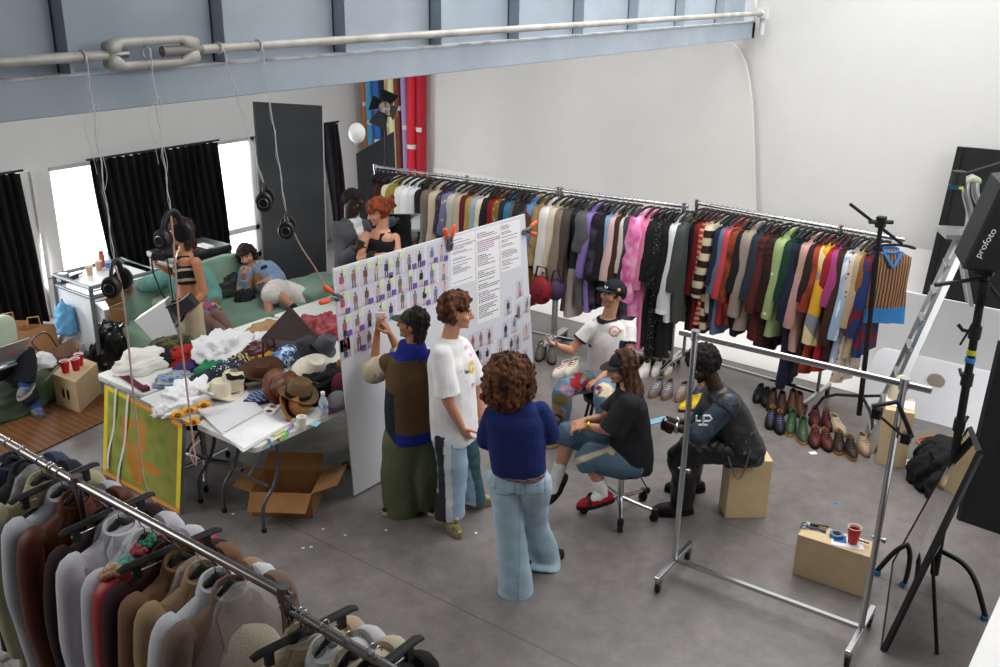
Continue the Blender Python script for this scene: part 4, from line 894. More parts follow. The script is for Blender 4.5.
def trousers_on_hanger(name, label, cat, loc, rz, m, L=.6, group=None, seed=0):
    b = MB(); n = 20; rings = []
    for i in range(9):
        t = i/8; a = .15+.02*math.sin(t*5+seed); d = .028+.01*math.sin(t*3); rings.append([Vector((a*math.cos(q), d*math.sin(q)+.006*math.sin(20*math.cos(q)*a+seed), -.085-L*t)) for q in [2*PI*k/n for k in range(n)]])
    b.loft(rings); o = b.build(name, m, smooth='auto'); tag(o, label, cat, group); o.location = loc; o.rotation_euler = (0, 0, rz)
    b = MB(); b.loft([[Vector((.153*math.cos(q), .033*math.sin(q), z)) for q in [2*PI*k/n for k in range(n)]] for z in (-.078, -.125)]); b.build('waistband', m, o, smooth='auto')
    return o
def F(c, **k): return mat(c, k.pop('rough', .85), bump=k.pop('bump', .25), bsc=k.pop('bsc', 150), **k)
def rail_rack(name, label, p0, p1, z, posts, feet=.28, tube=.016, group=None, casters=True, base=True, m=None):
    m = m or CHROME; p0, p1 = Vector(p0), Vector(p1); d = (p1-p0).normalized(); per = Vector((-d.y, d.x, 0))
    o = empty(name, ((p0+p1)/2).to_3d()*1.0 if False else Vector(((p0.x+p1.x)/2, (p0.y+p1.y)/2, 0)), label, 'clothes rack', group)
    b = MB(); b.cyl((p0.x, p0.y, z), (p1.x, p1.y, z), tube, n=14); b.build('rail', m, o, smooth='auto')
    ends = []
    for t in posts:
        q = p0+(p1-p0)*t; ends.append(q); b = MB(); b.cyl((q.x, q.y, .1), (q.x, q.y, z+.02), tube*.95, n=12); b.cyl((q.x, q.y, z-.03), (q.x, q.y, z+.035), tube*1.35, n=12); b.build('post', m, o, smooth='auto')
        b = MB(); b.box((q.x, q.y, .115), (.035, feet*2, .03), basis(d, per, UP)); fo = b.build('foot', m, o, bevel=.004)
        if casters:
            for s in (-1, 1):
                c = Vector((q.x, q.y, 0))+per*(s*(feet-.04)); b = MB(); b.cyl(c+d*-.012+UP*.034, c+d*.012+UP*.034, .034, n=16); wh = b.build('caster', RUBBER, fo, smooth='auto')
                b = MB(); b.box(c+UP*.07, (.04, .03, .06), basis(d, per, UP)); b.cyl(c-d*.016+UP*.034, c+d*.016+UP*.034, .014, n=10); b.build('caster_fork', STEEL, fo)
    if base:
        a, c = ends[0], ends[-1]; b = MB(); b.box(((a.x+c.x)/2, (a.y+c.y)/2, .125), ((c-a).length, .03, .025), basis(d, per, UP)); b.build('base_bar', m, o)
    return o
GZ = 1.7
A0, A1 = P(375, 167, GZ), P(688, 207, GZ); C0, C1 = P(697, 203, GZ), P(905, 240, GZ)
def on(px, a, c, pa, pc):              # point of a rail under a measured image column
    lo, hi = 0.0, 1.0
    f_ = lambda t: (lambda q: (RM.T@(np.array(q)-np.array([0, 0, CAMH]))))(a+(c-a)*t)
    for _ in range(40):
        mid = (lo+hi)/2; v = f_(mid)
        if CX+FPX*v[0]/v[2] < px: lo = mid
        else: hi = mid
    return a+(c-a)*((lo+hi)/2)
RK = 'chrome clothes racks along the white wall'
split = on(560, A0, A1, 0, 0); 
rail_rack('clothes_rack', 'far left chrome clothes rack behind the whiteboard, packed with garments', A0.to_2d().to_3d(), split.to_2d().to_3d(), GZ, (.0, .52, .99), .3, .017, RK)
rail_rack('clothes_rack', 'chrome clothes rack behind the man in the black baseball cap, full of dark garments', split.to_2d().to_3d(), A1.to_2d().to_3d(), GZ, (.01, .97), .3, .017, RK)
rail_rack('clothes_rack', 'chrome clothes rack at the right with a striped knitted vest at its end', C0.to_2d().to_3d(), C1.to_2d().to_3d(), GZ, (.0, .72), .3, .017, RK)
# (image column, kind, colour/material, length, sleeve, description, extra)
GA = [
 (379, 'trousers', F('#15151a'), .75, 0, 'black trousers', {}), (383, 'jacket', F('#17171b'), .8, .55, 'plain black jacket', {}), (388, 'blouse', F('#3a1218'), .7, .5, 'dark burgundy blouse', {}), (392, 'jacket', F('#1a1214'), .85, .5, 'brown-black jacket', {}),
 (396, 'blazer', F('#cfc3a8'), .8, .55, 'cream blazer', {}), (402, 'blazer', F('#8a7a35'), .82, .58, 'mustard olive blazer', {}), (408, 'jacket', F('#dcdad6'), .78, .6, 'white padded jacket', dict(t=.075)), (415, 'shirt', F('#e3e3e3'), .8, .6, 'white ruffled shirt', {}), (422, 'shirt', F('#cfd2d6'), .85, .6, 'pale grey shirt', {}),
 (428, 'coat', F('#0f0f12'), 1.15, .62, 'long black coat with wide shoulders', dict(t=.07)), (435, 'coat', F('#6d6258'), 1.1, .62, 'grey brown coat', {}), (442, 'coat', F('#bdae94'), 1.1, .62, 'pale beige coat', {}), (450, 'dress', F('#2c2530', pat='floral', c2='#9b5a3c', sc_=22, thr=.75, c3='#4b3f63'), 1.0, .45, 'dark floral dress', {}), (456, 'dress', F('#6b6d8c', pat='floral', c2='#c9a58c', sc_=18, thr=.7), .95, .4, 'blue floral dress', {}),
 (462, 'coat', F('#b7b3ad'), 1.15, .6, 'long pale grey coat', {}), (469, 'coat', F('#b9a88f'), 1.1, .62, 'oatmeal coat', {}), (475, 'jacket', F('#5a1520'), .8, .6, 'burgundy jacket', {}), (480, 'blouse', F('#a98f3e'), .75, .5, 'pink-collared mustard blouse', dict(trim=F('#d86a9a'))), (485, 'shirt', F('#93a3b5'), .85, .6, 'pale blue grey shirt', {}), (491, 'coat', F('#d8cdb5'), .95, .6, 'cream wool coat', {}),
 (496, 'jacket', F('#141416'), .85, .6, 'slim black jacket', {}), (501, 'coat', F('#7d1119'), .95, .6, 'red wool coat', {}), (507, 'jacket', F('#7a5a2a', pat='floral', c2='#c9a45a', sc_=25, thr=.72), .9, .58, 'gold brocade jacket', {}), (513, 'jacket', F('#1c2230'), .9, .6, 'navy jacket', {}), (518, 'blouse', F('#2f6f93'), .75, .5, 'bright blue blouse', {}), (522, 'coat', F('#5e5a58'), 1.0, .6, 'slate coat', {}), (526, 'coat', F('#2a2421'), 1.05, .6, 'dark brown coat', {}),
 (531, 'coat', F('#2e2c33', pat='cells', c2='#4e443d', sc_=7, c3='#1d1a1e'), 1.1, .6, 'brown patched coat', {}), (538, 'coat', F('#5d7fae', pat='cells', c2='#c9a33a', sc_=4.2, c3='#5a3a2a'), 1.12, .6, 'blue, brown and yellow patchwork coat', {}), (543, 'bag', None, 0, 0, '', {}), (547, 'jacket', F('#a68c63', pat='blotch', c2='#6a5131', sc_=9), .95, .6, 'tan mottled jacket', {}),
 (555, 'leather_jacket', mat('#dbd9d3', .45), .82, .66, 'white leather biker jacket', dict(t=.07, w=.21)), (564, 'jacket', F('#cfc4ac'), .8, .62, 'cream cropped jacket', {}), (570, 'sweater', F('#84766a'), .82, .68, 'taupe pullover', dict(neck='rib', t=.065)), (576, 'coat', F('#4b423c'), 1.1, .6, 'long brown grey coat', {}),
 (583, 'dress', F('#2b2b30'), 1.15, .0, 'charcoal panelled dress', dict(lower=(.62, F('#a39a90')), t=.065)), (591, 'coat', F('#55565a'), 1.0, .4, 'grey wool coat with short cape sleeves', dict(sr=.085, t=.07)), (599, 'coat', F('#8870b0'), 1.05, .66, 'lavender coat', {}), (606, 'jacket', F('#15131b', pat='blotch', c2='#6a5d78', sc_=6, thr=.62), 1.0, .66, 'black and lilac tie-dye jacket', dict(t=.06)),
 (612, 'jacket', F('#1a181c'), .95, .6, 'black quilted jacket', dict(t=.06)), (618, 'coat', F('#7e9fc0'), .95, .6, 'sky blue coat', {}), (623, 'coat', F('#d1b0ac'), 1.1, .66, 'pale pink coat', {}), (628, 'coat', F('#3f2a22'), 1.1, .66, 'chocolate coat', {}), (633, 'blouse', F('#cfc6bb'), .85, .5, 'ivory blouse', {}), (637, 'puffer_jacket', mat('#1d1c22', .5, pat='blotch', c2='#57545e', sc_=9), 1.05, .7, 'black marbled puffer jacket', dict(t=.09, sr=.075)),
 (646, 'fur_coat', mat('#d95aa0', .95, pat='blotch', c2='#f0b3d2', sc_=9, bump=1.0, bsc=60), 1.02, .8, 'hot pink shaggy fur coat', dict(t=.13, fur=.008, sr=.1)), (654, 'coat', F('#d4789c'), 1.35, .7, 'long rose pink coat', {}), (661, 'coat', F('#141316'), 1.3, .6, 'long black coat with white lettering', {}), (668, 'coat', F('#0d0d10', pat='dots', c2='#8b98a0', sc_=45, thr=.82), 1.4, .62, 'black beaded coat', dict(t=.07)), (675, 'coat', F('#111114'), 1.4, .62, 'long plain black coat', {}), (683, 'blouse', F('#d7d9dc'), 1.0, .85, 'white blouse with ruffled cuffs', dict(cuff=F('#e8e8e8'))),
 (689, 'shirt', F('#3f4442'), 1.0, .6, 'dark grey shirt', {})]
GC = [
 (700, 'jacket', F('#3a4428', pat='camo', c2='#6b5a2a', sc_=12, c3='#232a18'), 1.05, .7, 'green camouflage jacket', {}), (706, 'coat', F('#101012'), 1.15, .65, 'black wool coat', {}), (711, 'coat', F('#741522'), 1.1, .65, 'crimson coat', {}), (716, 'shirt', F('#b2412f', pat='plaid', c2='#5a2018', c3='#d9a08a', sc_=6), 1.05, .65, 'red plaid shirt', {}),
 (721, 'sweater', F('#d3c6a8', pat='sz', c2='#2d1f18', sc_=2.2, thr=.5), 1.1, .7, 'cream and dark brown striped sweater', dict(neck='rib')), (727, 'dress', F('#bdb9a6'), .88, .0, 'sage dress with a pale blue hem', dict(lower=(.9, F('#b3c6da')))), (732, 'jacket', F('#202a44'), .95, .6, 'navy blue jacket', {}), (736, 'shirt', F('#5f6f88'), 1.1, .6, 'washed denim shirt', {}),
 (741, 'coat', mat('#c4444a', .5), .98, .72, 'coral red leather coat', dict(lower=(.72, mat('#a81f2d', .5)))), (747, 'jacket', F('#4e2418', pat='blotch', c2='#a24a28', sc_=7), .95, .7, 'rust and black jacket', {}), (753, 'jacket', F('#18161a'), 1.05, .6, 'black zipped jacket', {}), (759, 'coat', F('#9a8b80'), 1.0, .75, 'taupe wool coat', dict(t=.075, sr=.072)), (768, 'jacket', F('#26303c'), .85, .6, 'dark denim jacket', {}),
 (775, 'coat', F('#3a1614', pat='plaid', c2='#55201c', sc_=5), 1.05, .75, 'maroon plaid coat', dict(t=.07)), (784, 'coat', F('#3c1713', pat='plaid', c2='#221012', sc_=6), 1.15, .75, 'dark red wool coat with a hood', dict(t=.075)), (793, 'blouse', F('#9bb077', pat='dots', c2='#e8ecd8', sc_=9, thr=.84), .98, .8, 'light green blouse with white birds', dict(t=.06)), (801, 'jacket', F('#123a2c'), .7, .55, 'bottle green jacket', {}),
 (807, 'coat', F('#1b2138'), 1.45, .7, 'long navy coat', {}), (813, 'jacket', F('#15151a'), .9, .6, 'short black jacket', {}), (819, 'leather_jacket', mat('#bd938a', .55), 1.05, .8, 'dusty pink leather jacket', dict(t=.06)), (826, 'dress', F('#27191c'), 1.2, .5, 'dark plum dress', {}), (832, 'dress', F('#b0492a', pat='blotch', c2='#6a2a1c', sc_=6), 1.25, .6, 'burnt orange velvet dress', {}),
 (838, 'sweater', F('#e0a92e', pat='cells', c2='#8f8f95', sc_=4.5, c3='#e9d7a0', thr=.62), .95, .9, 'yellow colour-block sweater', dict(neck='rib', trim=F('#b01f3c'))), (845, 'dress', F('#9b1f2c'), 1.2, .4, 'cherry red dress', {}), (848, 'sweater', F('#a8427c'), .6, .5, 'magenta pullover', dict(neck='rib')), (853, 'coat', F('#3a241b'), 1.05, .8, 'dark brown coat beside the magenta pullover', {}),
 (860, 'shirt', F('#9fb8d4', pat='sx', c2='#dfe6ee', sc_=9), 1.1, .75, 'pale blue striped shirt', {}), (866, 'dress', F('#cdbfae', pat='floral', c2='#8a3a2e', sc_=26, thr=.72), 1.25, .6, 'cream dress with red flowers', {}), (871, 'shirt', F('#b5a283'), 1.0, .7, 'beige shirt', {}), (876, 'cardigan', F('#8d5a2a'), .6, .5, 'mustard brown cardigan', {}), (881, 'sweater', F('#6a1f33', pat='cells', c2='#22386b', sc_=12), .95, .7, 'red and blue patterned sweater', dict(neck='rib'))]
CATW = dict(trousers='trousers', jacket='jacket', blouse='blouse', blazer='blazer', shirt='shirt', coat='coat', dress='dress', leather_jacket='jacket', sweater='sweater', puffer_jacket='jacket', fur_coat='coat', cardigan='cardigan')
def fill(lst, a, c, where, grp):
    dr = (c-a).normalized(); rz0 = math.atan2(dr.y, dr.x)+PI/2
    for i, (px, kind, m, L, sl, desc, kw) in enumerate(lst):
        if m is None: continue
        q = on(px, a, c, 0, 0); rz = rz0+rnd.uniform(-.1, .1)+PI
        if kind == 'trousers': trousers_on_hanger(kind, desc+' hanging '+where, 'trousers', q, rz, m, L, grp, i)
        else:
            kw = dict(kw); kw.setdefault('t', .045)
            garment(kind, desc+' hanging '+where, CATW[kind], q, rz, m, L, sl=sl, group=grp, seed=i+int(px), **kw)
        hanger_at(q+UP*.0, rz, 'black hanger holding the '+desc+' '+where.replace('hanging ', ''), False, 'black hangers on the wall racks')
fill([g for g in GA if g[0] < 560], A0, A1, 'on the far left wall rack', 'garments on the racks along the wall')
fill([g for g in GA if g[0] >= 560], A0, A1, 'on the middle wall rack', 'garments on the racks along the wall')
fill(GC, C0, C1, 'on the right wall rack', 'garments on the racks along the wall')
# lettering on the long black coat is a worked patch
q = on(889, C0, C1, 0, 0); dr = (C1-C0).normalized(); rz0 = math.atan2(dr.y, dr.x)+PI/2+PI
VST = F('#a8805e', pat='sx', c2='#5c3a2a', sc_=11, thr=.5, bump=.5)
ve = garment('knitted_vest', 'brown vertically striped knitted vest with blue trims at the right end of the rack', 'vest', q+Vector((.0, -.03, 0)), -.8, VST, .66, w=.2, t=.06, sl=0, lower=(.86, F('#3a86c8')), flare=1.12, neck='rib', trim=F('#3a86c8'), seed=99)
b = MB(); b.tube([(-.085, -.045, -.115), (-.02, -.075, -.22), (0, -.08, -.24), (.02, -.075, -.22), (.085, -.045, -.115)], .014, 8); b.build('v_neck_trim', F('#3a86c8'), ve)
hanger_at(q+Vector((0, -.03, 0)), -.8, 'black hanger holding the striped knitted vest at the right rack end')
# red bag hanging low on the patchwork coat side
q = PX(541, 290, 7.75); b = MB()
b.sphere(q, (.1, .13, .15), 18, 12); o = b.build('handbag', mat('#7a1420', .7, pat='floral', c2='#3a1a14', sc_=14, thr=.7), None, org=q, smooth=True); tag(o, 'round dark red crocheted bag hanging low on the far left wall rack beside the whiteboard', 'bag')
b = MB(); b.tube([q+Vector((0, -.08, .1)), q+Vector((0, -.05, .24)), q+Vector((0, .05, .24)), q+Vector((0, .08, .1))], .012, 6); b.build('strap', mat('#3a1a14', .8), o)
q = PX(556, 290, 7.85); b = MB(); b.sphere(q, (.1, .09, .11), 16, 10); o = b.build('handbag', mat('#3b2b45', .7), None, org=q, smooth=True); tag(o, 'small dark purple bag hanging under the white leather biker jacket', 'bag')
b = MB(); b.tube([q+Vector((0, -.06, .09)), q+Vector((0, -.03, .2)), q+Vector((0, .03, .2)), q+Vector((0, .06, .09))], .01, 6); b.build('strap', mat('#2a1f30', .8), o)
# black boom stand at the right end of the racks
s0 = P(857, 427); s1 = PX(881, 222, s0.x-.0); st = empty('light_stand', s0, 'black light stand with a slanting boom arm at the right end of the wall racks', 'stand')
b = MB(); b.tube([s0+UP*.12, s1], [.024, .02], 12); b.build('pole', BLACKM, st, smooth='auto')
for a in (100, 215, 330):
    d = Vector((math.cos(math.radians(a)), math.sin(math.radians(a)), 0)); b = MB(); b.tube([s0+UP*.3+d*.02, s0+UP*.27+d*.22, s0+UP*.22+d*.32, s0+UP*.015+d*.42], .014, 8); b.build('leg', BLACKM, st, smooth='auto')
b = MB(); b.box(s1, (.07, .07, .09)); b.cyl(s1-RIGHT*.1, s1+RIGHT*.1, .018, n=10); b.build('clamp_head', BLACKM, st)
b = MB(); b.cyl(PD(850, 204, dist(s1)), PD(902, 244, dist(s1)), .014, n=10); b.build('boom_arm', BLACKM, st, smooth='auto')
# ------------------------------------------------------------------ foreground racks, under the gallery
FZ = 1.7
f0, f1, f2, f3 = P(-60, 404, FZ), P(84, 487, FZ), P(293, 603, FZ), P(420, 674, FZ)
RF = 'chrome clothes racks in the foreground'
FM = mat('#8f8a86', .25, 1.0)
for a, c, de, ps in ((f0, f1, 'foreground clothes rack at the far left carrying the cream coat', (.02, .96)), (P(72, 480, FZ+.02), f2, 'middle foreground clothes rack carrying the brown leather coat and tan coats', (.03, .97)), (P(283, 605, FZ-.05), f3, 'foreground clothes rack at the bottom edge carrying the bagged cream shirts', (.05, .97))):
    rail_rack('clothes_rack', de, a.to_2d().to_3d(), c.to_2d().to_3d(), a.z, ps, .25, .019, RF, m=FM)
GF = [
 (8, 'shirt', F('#39435a'), .8, .55, 'indigo denim shirt', {}, 0), (22, 'jacket', F('#26252b'), .85, .55, 'dark patterned jacket', {}, 0), (40, 'coat', F('#a8a284'), 1.15, .68, 'pale khaki coat', dict(t=.06), 0), (50, 'trousers', F('#a8977a'), .42, 0, 'beige trousers', {}, 1), (60, 'shirt', F('#b9bcc4'), 1.05, .68, 'white shirt beside the pale khaki coat', {}, 0), (72, 'coat', mat('#5a2a14', .55), 1.1, .7, 'rust brown leather coat', dict(t=.06), 0), 
 (103, 'coat', F('#2c1517'), 1.15, .7, 'dark maroon coat', {}, 1), (117, 'shirt', F('#c9c7cf'), 1.05, .7, 'white shirt with a mauve band', dict(cuff=F('#7d4a6b')), 0), (143, 'coat', F('#c5c3ca'), 1.1, .7, 'white coat trimmed with crocheted flowers', {}, 0), (156, 'jacket', mat('#a3212b', .5), .95, .65, 'bright red leather jacket', {}, 0), (166, 'coat', F('#34131d'), 1.1, .68, 'deep burgundy velvet coat', {}, 1), (178, 'coat', F('#7a5a41'), 1.05, .68, 'tan camel coat', dict(t=.06), 0), (200, 'blazer', F('#a08564'), 1.0, .66, 'light camel blazer', dict(t=.055), 0), (214, 'shirt', F('#d0d2d8'), 1.0, .68, 'crisp white shirt', {}, 0), (228, 'blazer', F('#7b6658'), 1.0, .68, 'taupe blazer', dict(t=.06), 0), 
 (300, 'blouse', F('#b9a58a'), .85, .6, 'cream embroidered blouse', {}, 1), (325, 'shirt', F('#cac9cc'), .9, .6, 'white shirt in the bottom corner', {}, 0), (348, 'shirt', F('#c4b8a4'), .9, .6, 'ecru shirt', {}, 0), (372, 'jacket', F('#101014'), .9, .6, 'black evening jacket', {}, 1)]
dr = (f1-f0).normalized(); rzf = math.atan2(dr.y, dr.x)+PI/2
FGRP = 'garments on the foreground racks'
FPOS = {}
for i, (px, kind, m, L, sl, desc, kw, clip) in enumerate(GF):
    a, c = (f0, f1) if px < 80 else ((f1, f2) if px < 290 else (P(283, 605, FZ-.05), f3))
    q = on(px, a, c, 0, 0); rz = rzf+rnd.uniform(-.12, .12); FPOS[px] = (q, rz)
    if kind == 'trousers': trousers_on_hanger(kind, desc+' folded over a hanger on the foreground rack', 'trousers', q, rz, m, L, FGRP, i)
    else: kw = dict(kw); kw.setdefault('t', .055); kw.setdefault('w', .228); garment(kind, desc+' on the foreground rack', CATW[kind], q, rz, m, L, sl=sl, group=FGRP, seed=i+300, **kw)
    hanger_at(q, rz, 'black hanger holding the '+desc+' on the foreground rack', False, 'black hangers on the foreground racks', 'curved')
    if clip: q2 = q+dr*.025; hanger_at(q2, rz+rnd.uniform(-.12, .12), 'black clip bar hanger just behind the '+desc+' on the foreground rack', True, 'black bar hangers on the foreground racks')
PLASTIC = mat('#f4f6fa', .15, alpha=.20, var=0, bump=.6, bsc=14)
def bag(px, label, w=.19, h=.42, t=.09, inner=None, dy=0.0):
    k = min(FPOS, key=lambda x: abs(x-px)); a, c = (f0, f1) if px < 80 else ((f1, f2) if px < 290 else (P(283, 605, FZ-.05), f3)); q = on(px, a, c, 0, 0); rz = rzf+rnd.uniform(-.2, .2); b = MB(); rings = []
    for i in range(12):
        u = i/11; a_ = w*(.12+.88*min(1, u*2.2)**.7); d_ = t*(.15+.85*min(1, u*1.8)**.8)
        rings.append([Vector((a_*math.cos(v)*(1+.06*math.sin(5*v+i)), d_*math.sin(v)*(1+.15*math.sin(3*v+i*1.3))+.01*math.sin(i*1.7), -.05-h*u)) for v in [2*PI*j/22 for j in range(22)]])
    b.loft(rings); o = b.build('plastic_bag', PLASTIC, smooth=True); tag(o, label, 'bag', 'clear plastic bags on the foreground racks'); o.location = q; o.rotation_euler = (0, 0, rz)
    if inner:
        b = MB(); b.sphere((0, 0, -.05-h*.6), (w*.72, t*.6, h*.3), 16, 10); v = np.array([tuple(x) for x in b.v]); nz = npnoise(v, 30, 3); b.v = [x*(1+.05*n) for x, n in zip(b.v, nz)]
        x = b.build('bundle', inner, smooth=True); x.location = q; x.rotation_euler = (0, 0, rz); tag(x, label.split(' over ')[-1].split(' around ')[-1] if ' around ' in label else 'folded cloth bundle', 'clothing')
    return o
bag(30, 'clear plastic bag over the indigo denim shirt at the far left rack'); bag(112, 'clear plastic bag around salmon pink folded knitwear on the foreground rack', .2, .4, .08, F('#c98a86'))
bag(140, 'clear plastic bag over the shoulders of the white flower trimmed coat', .17, .3, .09); bag(192, 'clear plastic bag around crumpled wine red satin on the foreground rack', .16, .36, .08, F('#7a1420'))
bag(238, 'large clear zip bag around cream fur with scarlet lining on the foreground rack', .22, .62, .1, F('#cfc0a8', bump=1.0)); bag(335, 'big white plastic bag around cream lace in the bottom corner rack', .24, .5, .12, F('#d2c6b3'))
q, rz = FPOS[143]; fcoat = [o for o in bpy.data.objects if o.get('label', '').startswith('white coat trimmed')][0]
for k, (dx, col) in enumerate(((-.13, '#7fb8ac'), (-.06, '#a8525a'), (-.02, '#2f7a5f'), (-.17, '#c9b88f'), (-.2, '#b98f74'))):
    b = MB(); rr = random.Random(k)
    for j in range(9): a = 2*PI*j/9; b.sphere((dx+.026*math.cos(a), -.05+.026*math.sin(a), -.13+dx*.25+rr.uniform(-.01, .01)+.055), (.016, .016, .014), 7, 5)
    b.sphere((dx, -.05, -.13+dx*.25+.06), (.018, .018, .02), 7, 5); b.build('crocheted_flower', mat(col, .9), fcoat, smooth=True)
# ------------------------------------------------------------------ whiteboard with its prints
BY = 4.72
tl, tr_ = PY(333, 269, BY), PY(525, 214, BY); bl, br = PY(355, 502, BY), PY(536.5, 418, BY)
xr = tr_.x; xe = lambda a, c, z: a.x+(c.x-a.x)*(a.z-z)/(a.z-c.z)
b = MB(); b.prism([(xe(tl, bl, .02), BY, .02), (xe(tr_, br, .02), BY, .02), (tr_.x, BY, tr_.z), (tl.x, BY, tl.z)], (0, .012, 0))
wb = b.build('whiteboard', mat('#d9dbe1', .6, var=.01), None, org=((bl.x+xr)/2, BY, .02), bevel=.002); tag(wb, 'large upright white foam board covered in outfit prints, text sheets and sticky notes', 'board')
for i, x in enumerate((4.9, 6.2)):
    st = empty('board_support', (x, BY+.2, 0), ('black easel foot propping the left half of the whiteboard', 'black easel foot propping the right half of the whiteboard')[i], 'stand')
    b = MB(); b.tube([(x, BY+.03, 1.6), (x, BY+.35, .02)], .014, 8); b.build('pole', BLACKM, st); b = MB(); b.box((x, BY+.2, .012), (.05, .5, .024)); b.build('base', BLACKM, st)
Zp = [(330+x/4.762, 210+y/4.762) for x, y in ()]
R1 = [(55, 340), (112, 323), (168, 308), (220, 292), (268, 278), (322, 262), (377, 247), (426, 230), (485, 213), (531, 200)]
R2 = [(60, 452), (122, 430), (175, 405), (228, 395), (280, 372), (333, 350), (383, 338), (434, 320), (485, 308), (541, 292)]
R3 = [(70, 560), (130, 538), (188, 513), (240, 490), (290, 478), (345, 425), (405, 418), (450, 408), (503, 398), (546, 372)]
R4 = [(73, 640), (138, 625), (187, 612)]
RR = [(903, 375), (848, 460), (897, 480), (937, 450), (836, 570), (877, 545), (934, 580), (680, 628), (718, 612), (758, 600), (812, 650), (863, 640), (893, 628)]
RB = [(625, 325), (655, 310), (640, 388), (606, 330), (670, 360), (812, 322), (650, 430)]
CW = ['rust', 'navy', 'black', 'red', 'beige', 'grey', 'pink', 'brown', 'olive', 'blue']
CH = dict(rust='#94705f', navy='#3a4258', black='#2b2b2f', red='#a85a5e', beige='#bfae98', grey='#85868a', pink='#d3aeaa', brown='#6d584b', olive='#72735c', blue='#6a80a0')
ORDN = ['first', 'second', 'third', 'fourth', 'fifth', 'sixth', 'seventh', 'eighth', 'ninth', 'tenth', 'eleventh', 'twelfth', 'thirteenth']
PAPER = mat('#cdc9d6', .7, var=.02); PFIG = {}
def print_at(px, py, label, colname, k, tilt=0.0, s=1.0, y=BY):
    c = PY(px, py, y-.0008); rr = random.Random(k); w, h = .105*s, .165*s; b = MB(); R = Matrix.Rotation(tilt, 3, 'Y')
    def q(x0, z0, x1, z1, mi, dy): b.add([c+R@Vector((x0, dy, z0)), c+R@Vector((x1, dy, z0)), c+R@Vector((x1, dy, z1)), c+R@Vector((x0, dy, z1))], [(0, 1, 2, 3)], mi)
    b.box(c+Vector((0, .0028, 0)), (w, .006, h), R); e = -.0012
    q(-w*.5, -h/2, w*.5, -h*.3, 4, e*.5)
    q(-.007, h*.24, .007, h*.36, 3, e); 
    b.add([c+R@Vector((x, e, z)) for x, z in ((-.019, h*.22), (.019, h*.22), (.023, -.01), (.016, -.02), (-.016, -.02), (-.023, -.01))], [(0, 1, 2, 3, 4, 5)], 1)
    lw = rr.uniform(.011, .017); q(-.017, -h*.4, -.017+lw, -.02, 2, e*.9); q(.017-lw, -h*.4, .017, -.02, 2, e*.9); q(-.02, -h*.43, -.003, -h*.4, 5, e); q(.003, -h*.43, .02, -h*.4, 5, e)
    lc = rr.choice(list(CH)); o = b.build('outfit_print', [PAPER, mat(CH[colname], .8, var=.2), mat(CH[lc], .8, var=.2), mat('#5b3b2c', .8), mat('#bdb6c6', .8), mat('#17161a', .8)], None, org=c)
    tag(o, label, 'photo print', 'outfit prints on the whiteboard'); return o
kk = 0
for row, nm in ((R1, 'top row'), (R2, 'second row'), (R3, 'third row'), (R4, 'fourth row')):
    for i, (x, y) in enumerate(row):
        cn = CW[(kk*7+3) % 10]; print_at(330+x/4.762, 210+y/4.762, 'outfit print with %s clothing, %s from the left in the %s of the whiteboard' % (cn, ORDN[i], nm), cn, kk, rnd.uniform(-.03, .03)); kk += 1
for i, (x, y) in enumerate(RR):
    cn = CW[(kk*7+3) % 10]; print_at(330+x/4.762, 210+y/4.762, 'outfit print with %s clothing, %s of the loose prints under the text columns' % (cn, ORDN[i]), cn, kk, rnd.uniform(-.2, .2) if i < 4 else rnd.uniform(-.05, .05)); kk += 1
for i, (x, y) in enumerate(RB):
    cn = CW[(kk*7+3) % 10]; print_at(330+x/4.167, 280+y/4.167, 'outfit print with %s clothing, %s of the lowest prints around the curly haired woman' % (cn, ORDN[i]), cn, kk, rnd.uniform(-.05, .05)); kk += 1
print_at(330+72/4.762, 210+640/4.762+4, 'outfit print of a dark ball skirt at the lower left whiteboard edge', 'black', 999, -.1)
PUR = [(290, 310, 0, 4), (403, 268, 0, 6), (445, 253, 0, 7), (504, 238, 0, 8), (553, 229, 0, 9), (197, 432, 1, 2), (250, 415, 1, 3), (305, 392, 1, 4), (405, 360, 1, 6), (457, 347, 1, 7), (86, 480, 2, 0), (153, 560, 2, 1), (470, 440, 2, 7), (94, 585, 3, 0), (160, 655, 3, 1)]
GRE = [(72, 295, 0, 0), (132, 273, 0, 1), (188, 262, 0, 2), (237, 242, 0, 3), (288, 245, 0, 4), (341, 213, 0, 5), (78, 405, 1, 0), (245, 350, 1, 3), (296, 325, 1, 4), (383, 300, 1, 6), (495, 268, 1, 8), (85, 515, 2, 0), (147, 490, 2, 1), (256, 455, 2, 3), (462, 380, 2, 7)]
for lst, nm, col, s in ((PUR, 'purple', '#7455a8', .042), (GRE, 'pale green', '#cfe0b4', .05)):
    for x, y, r_, i in lst:
        c = PY(330+x/4.762, 210+y/4.762, BY-.0035); b = MB(); b.box(c, (s, .0055, s), Matrix.Rotation(rnd.uniform(-.1, .1), 3, 'Y')); o = b.build('sticky_note', mat(col, .8, var=.02), None, org=c)
        tag(o, '%s sticky note beside the %s outfit print in the %s row of the whiteboard' % (nm, ORDN[i], ['top', 'second', 'third', 'fourth'][r_]), 'sticky note', nm+' sticky notes')
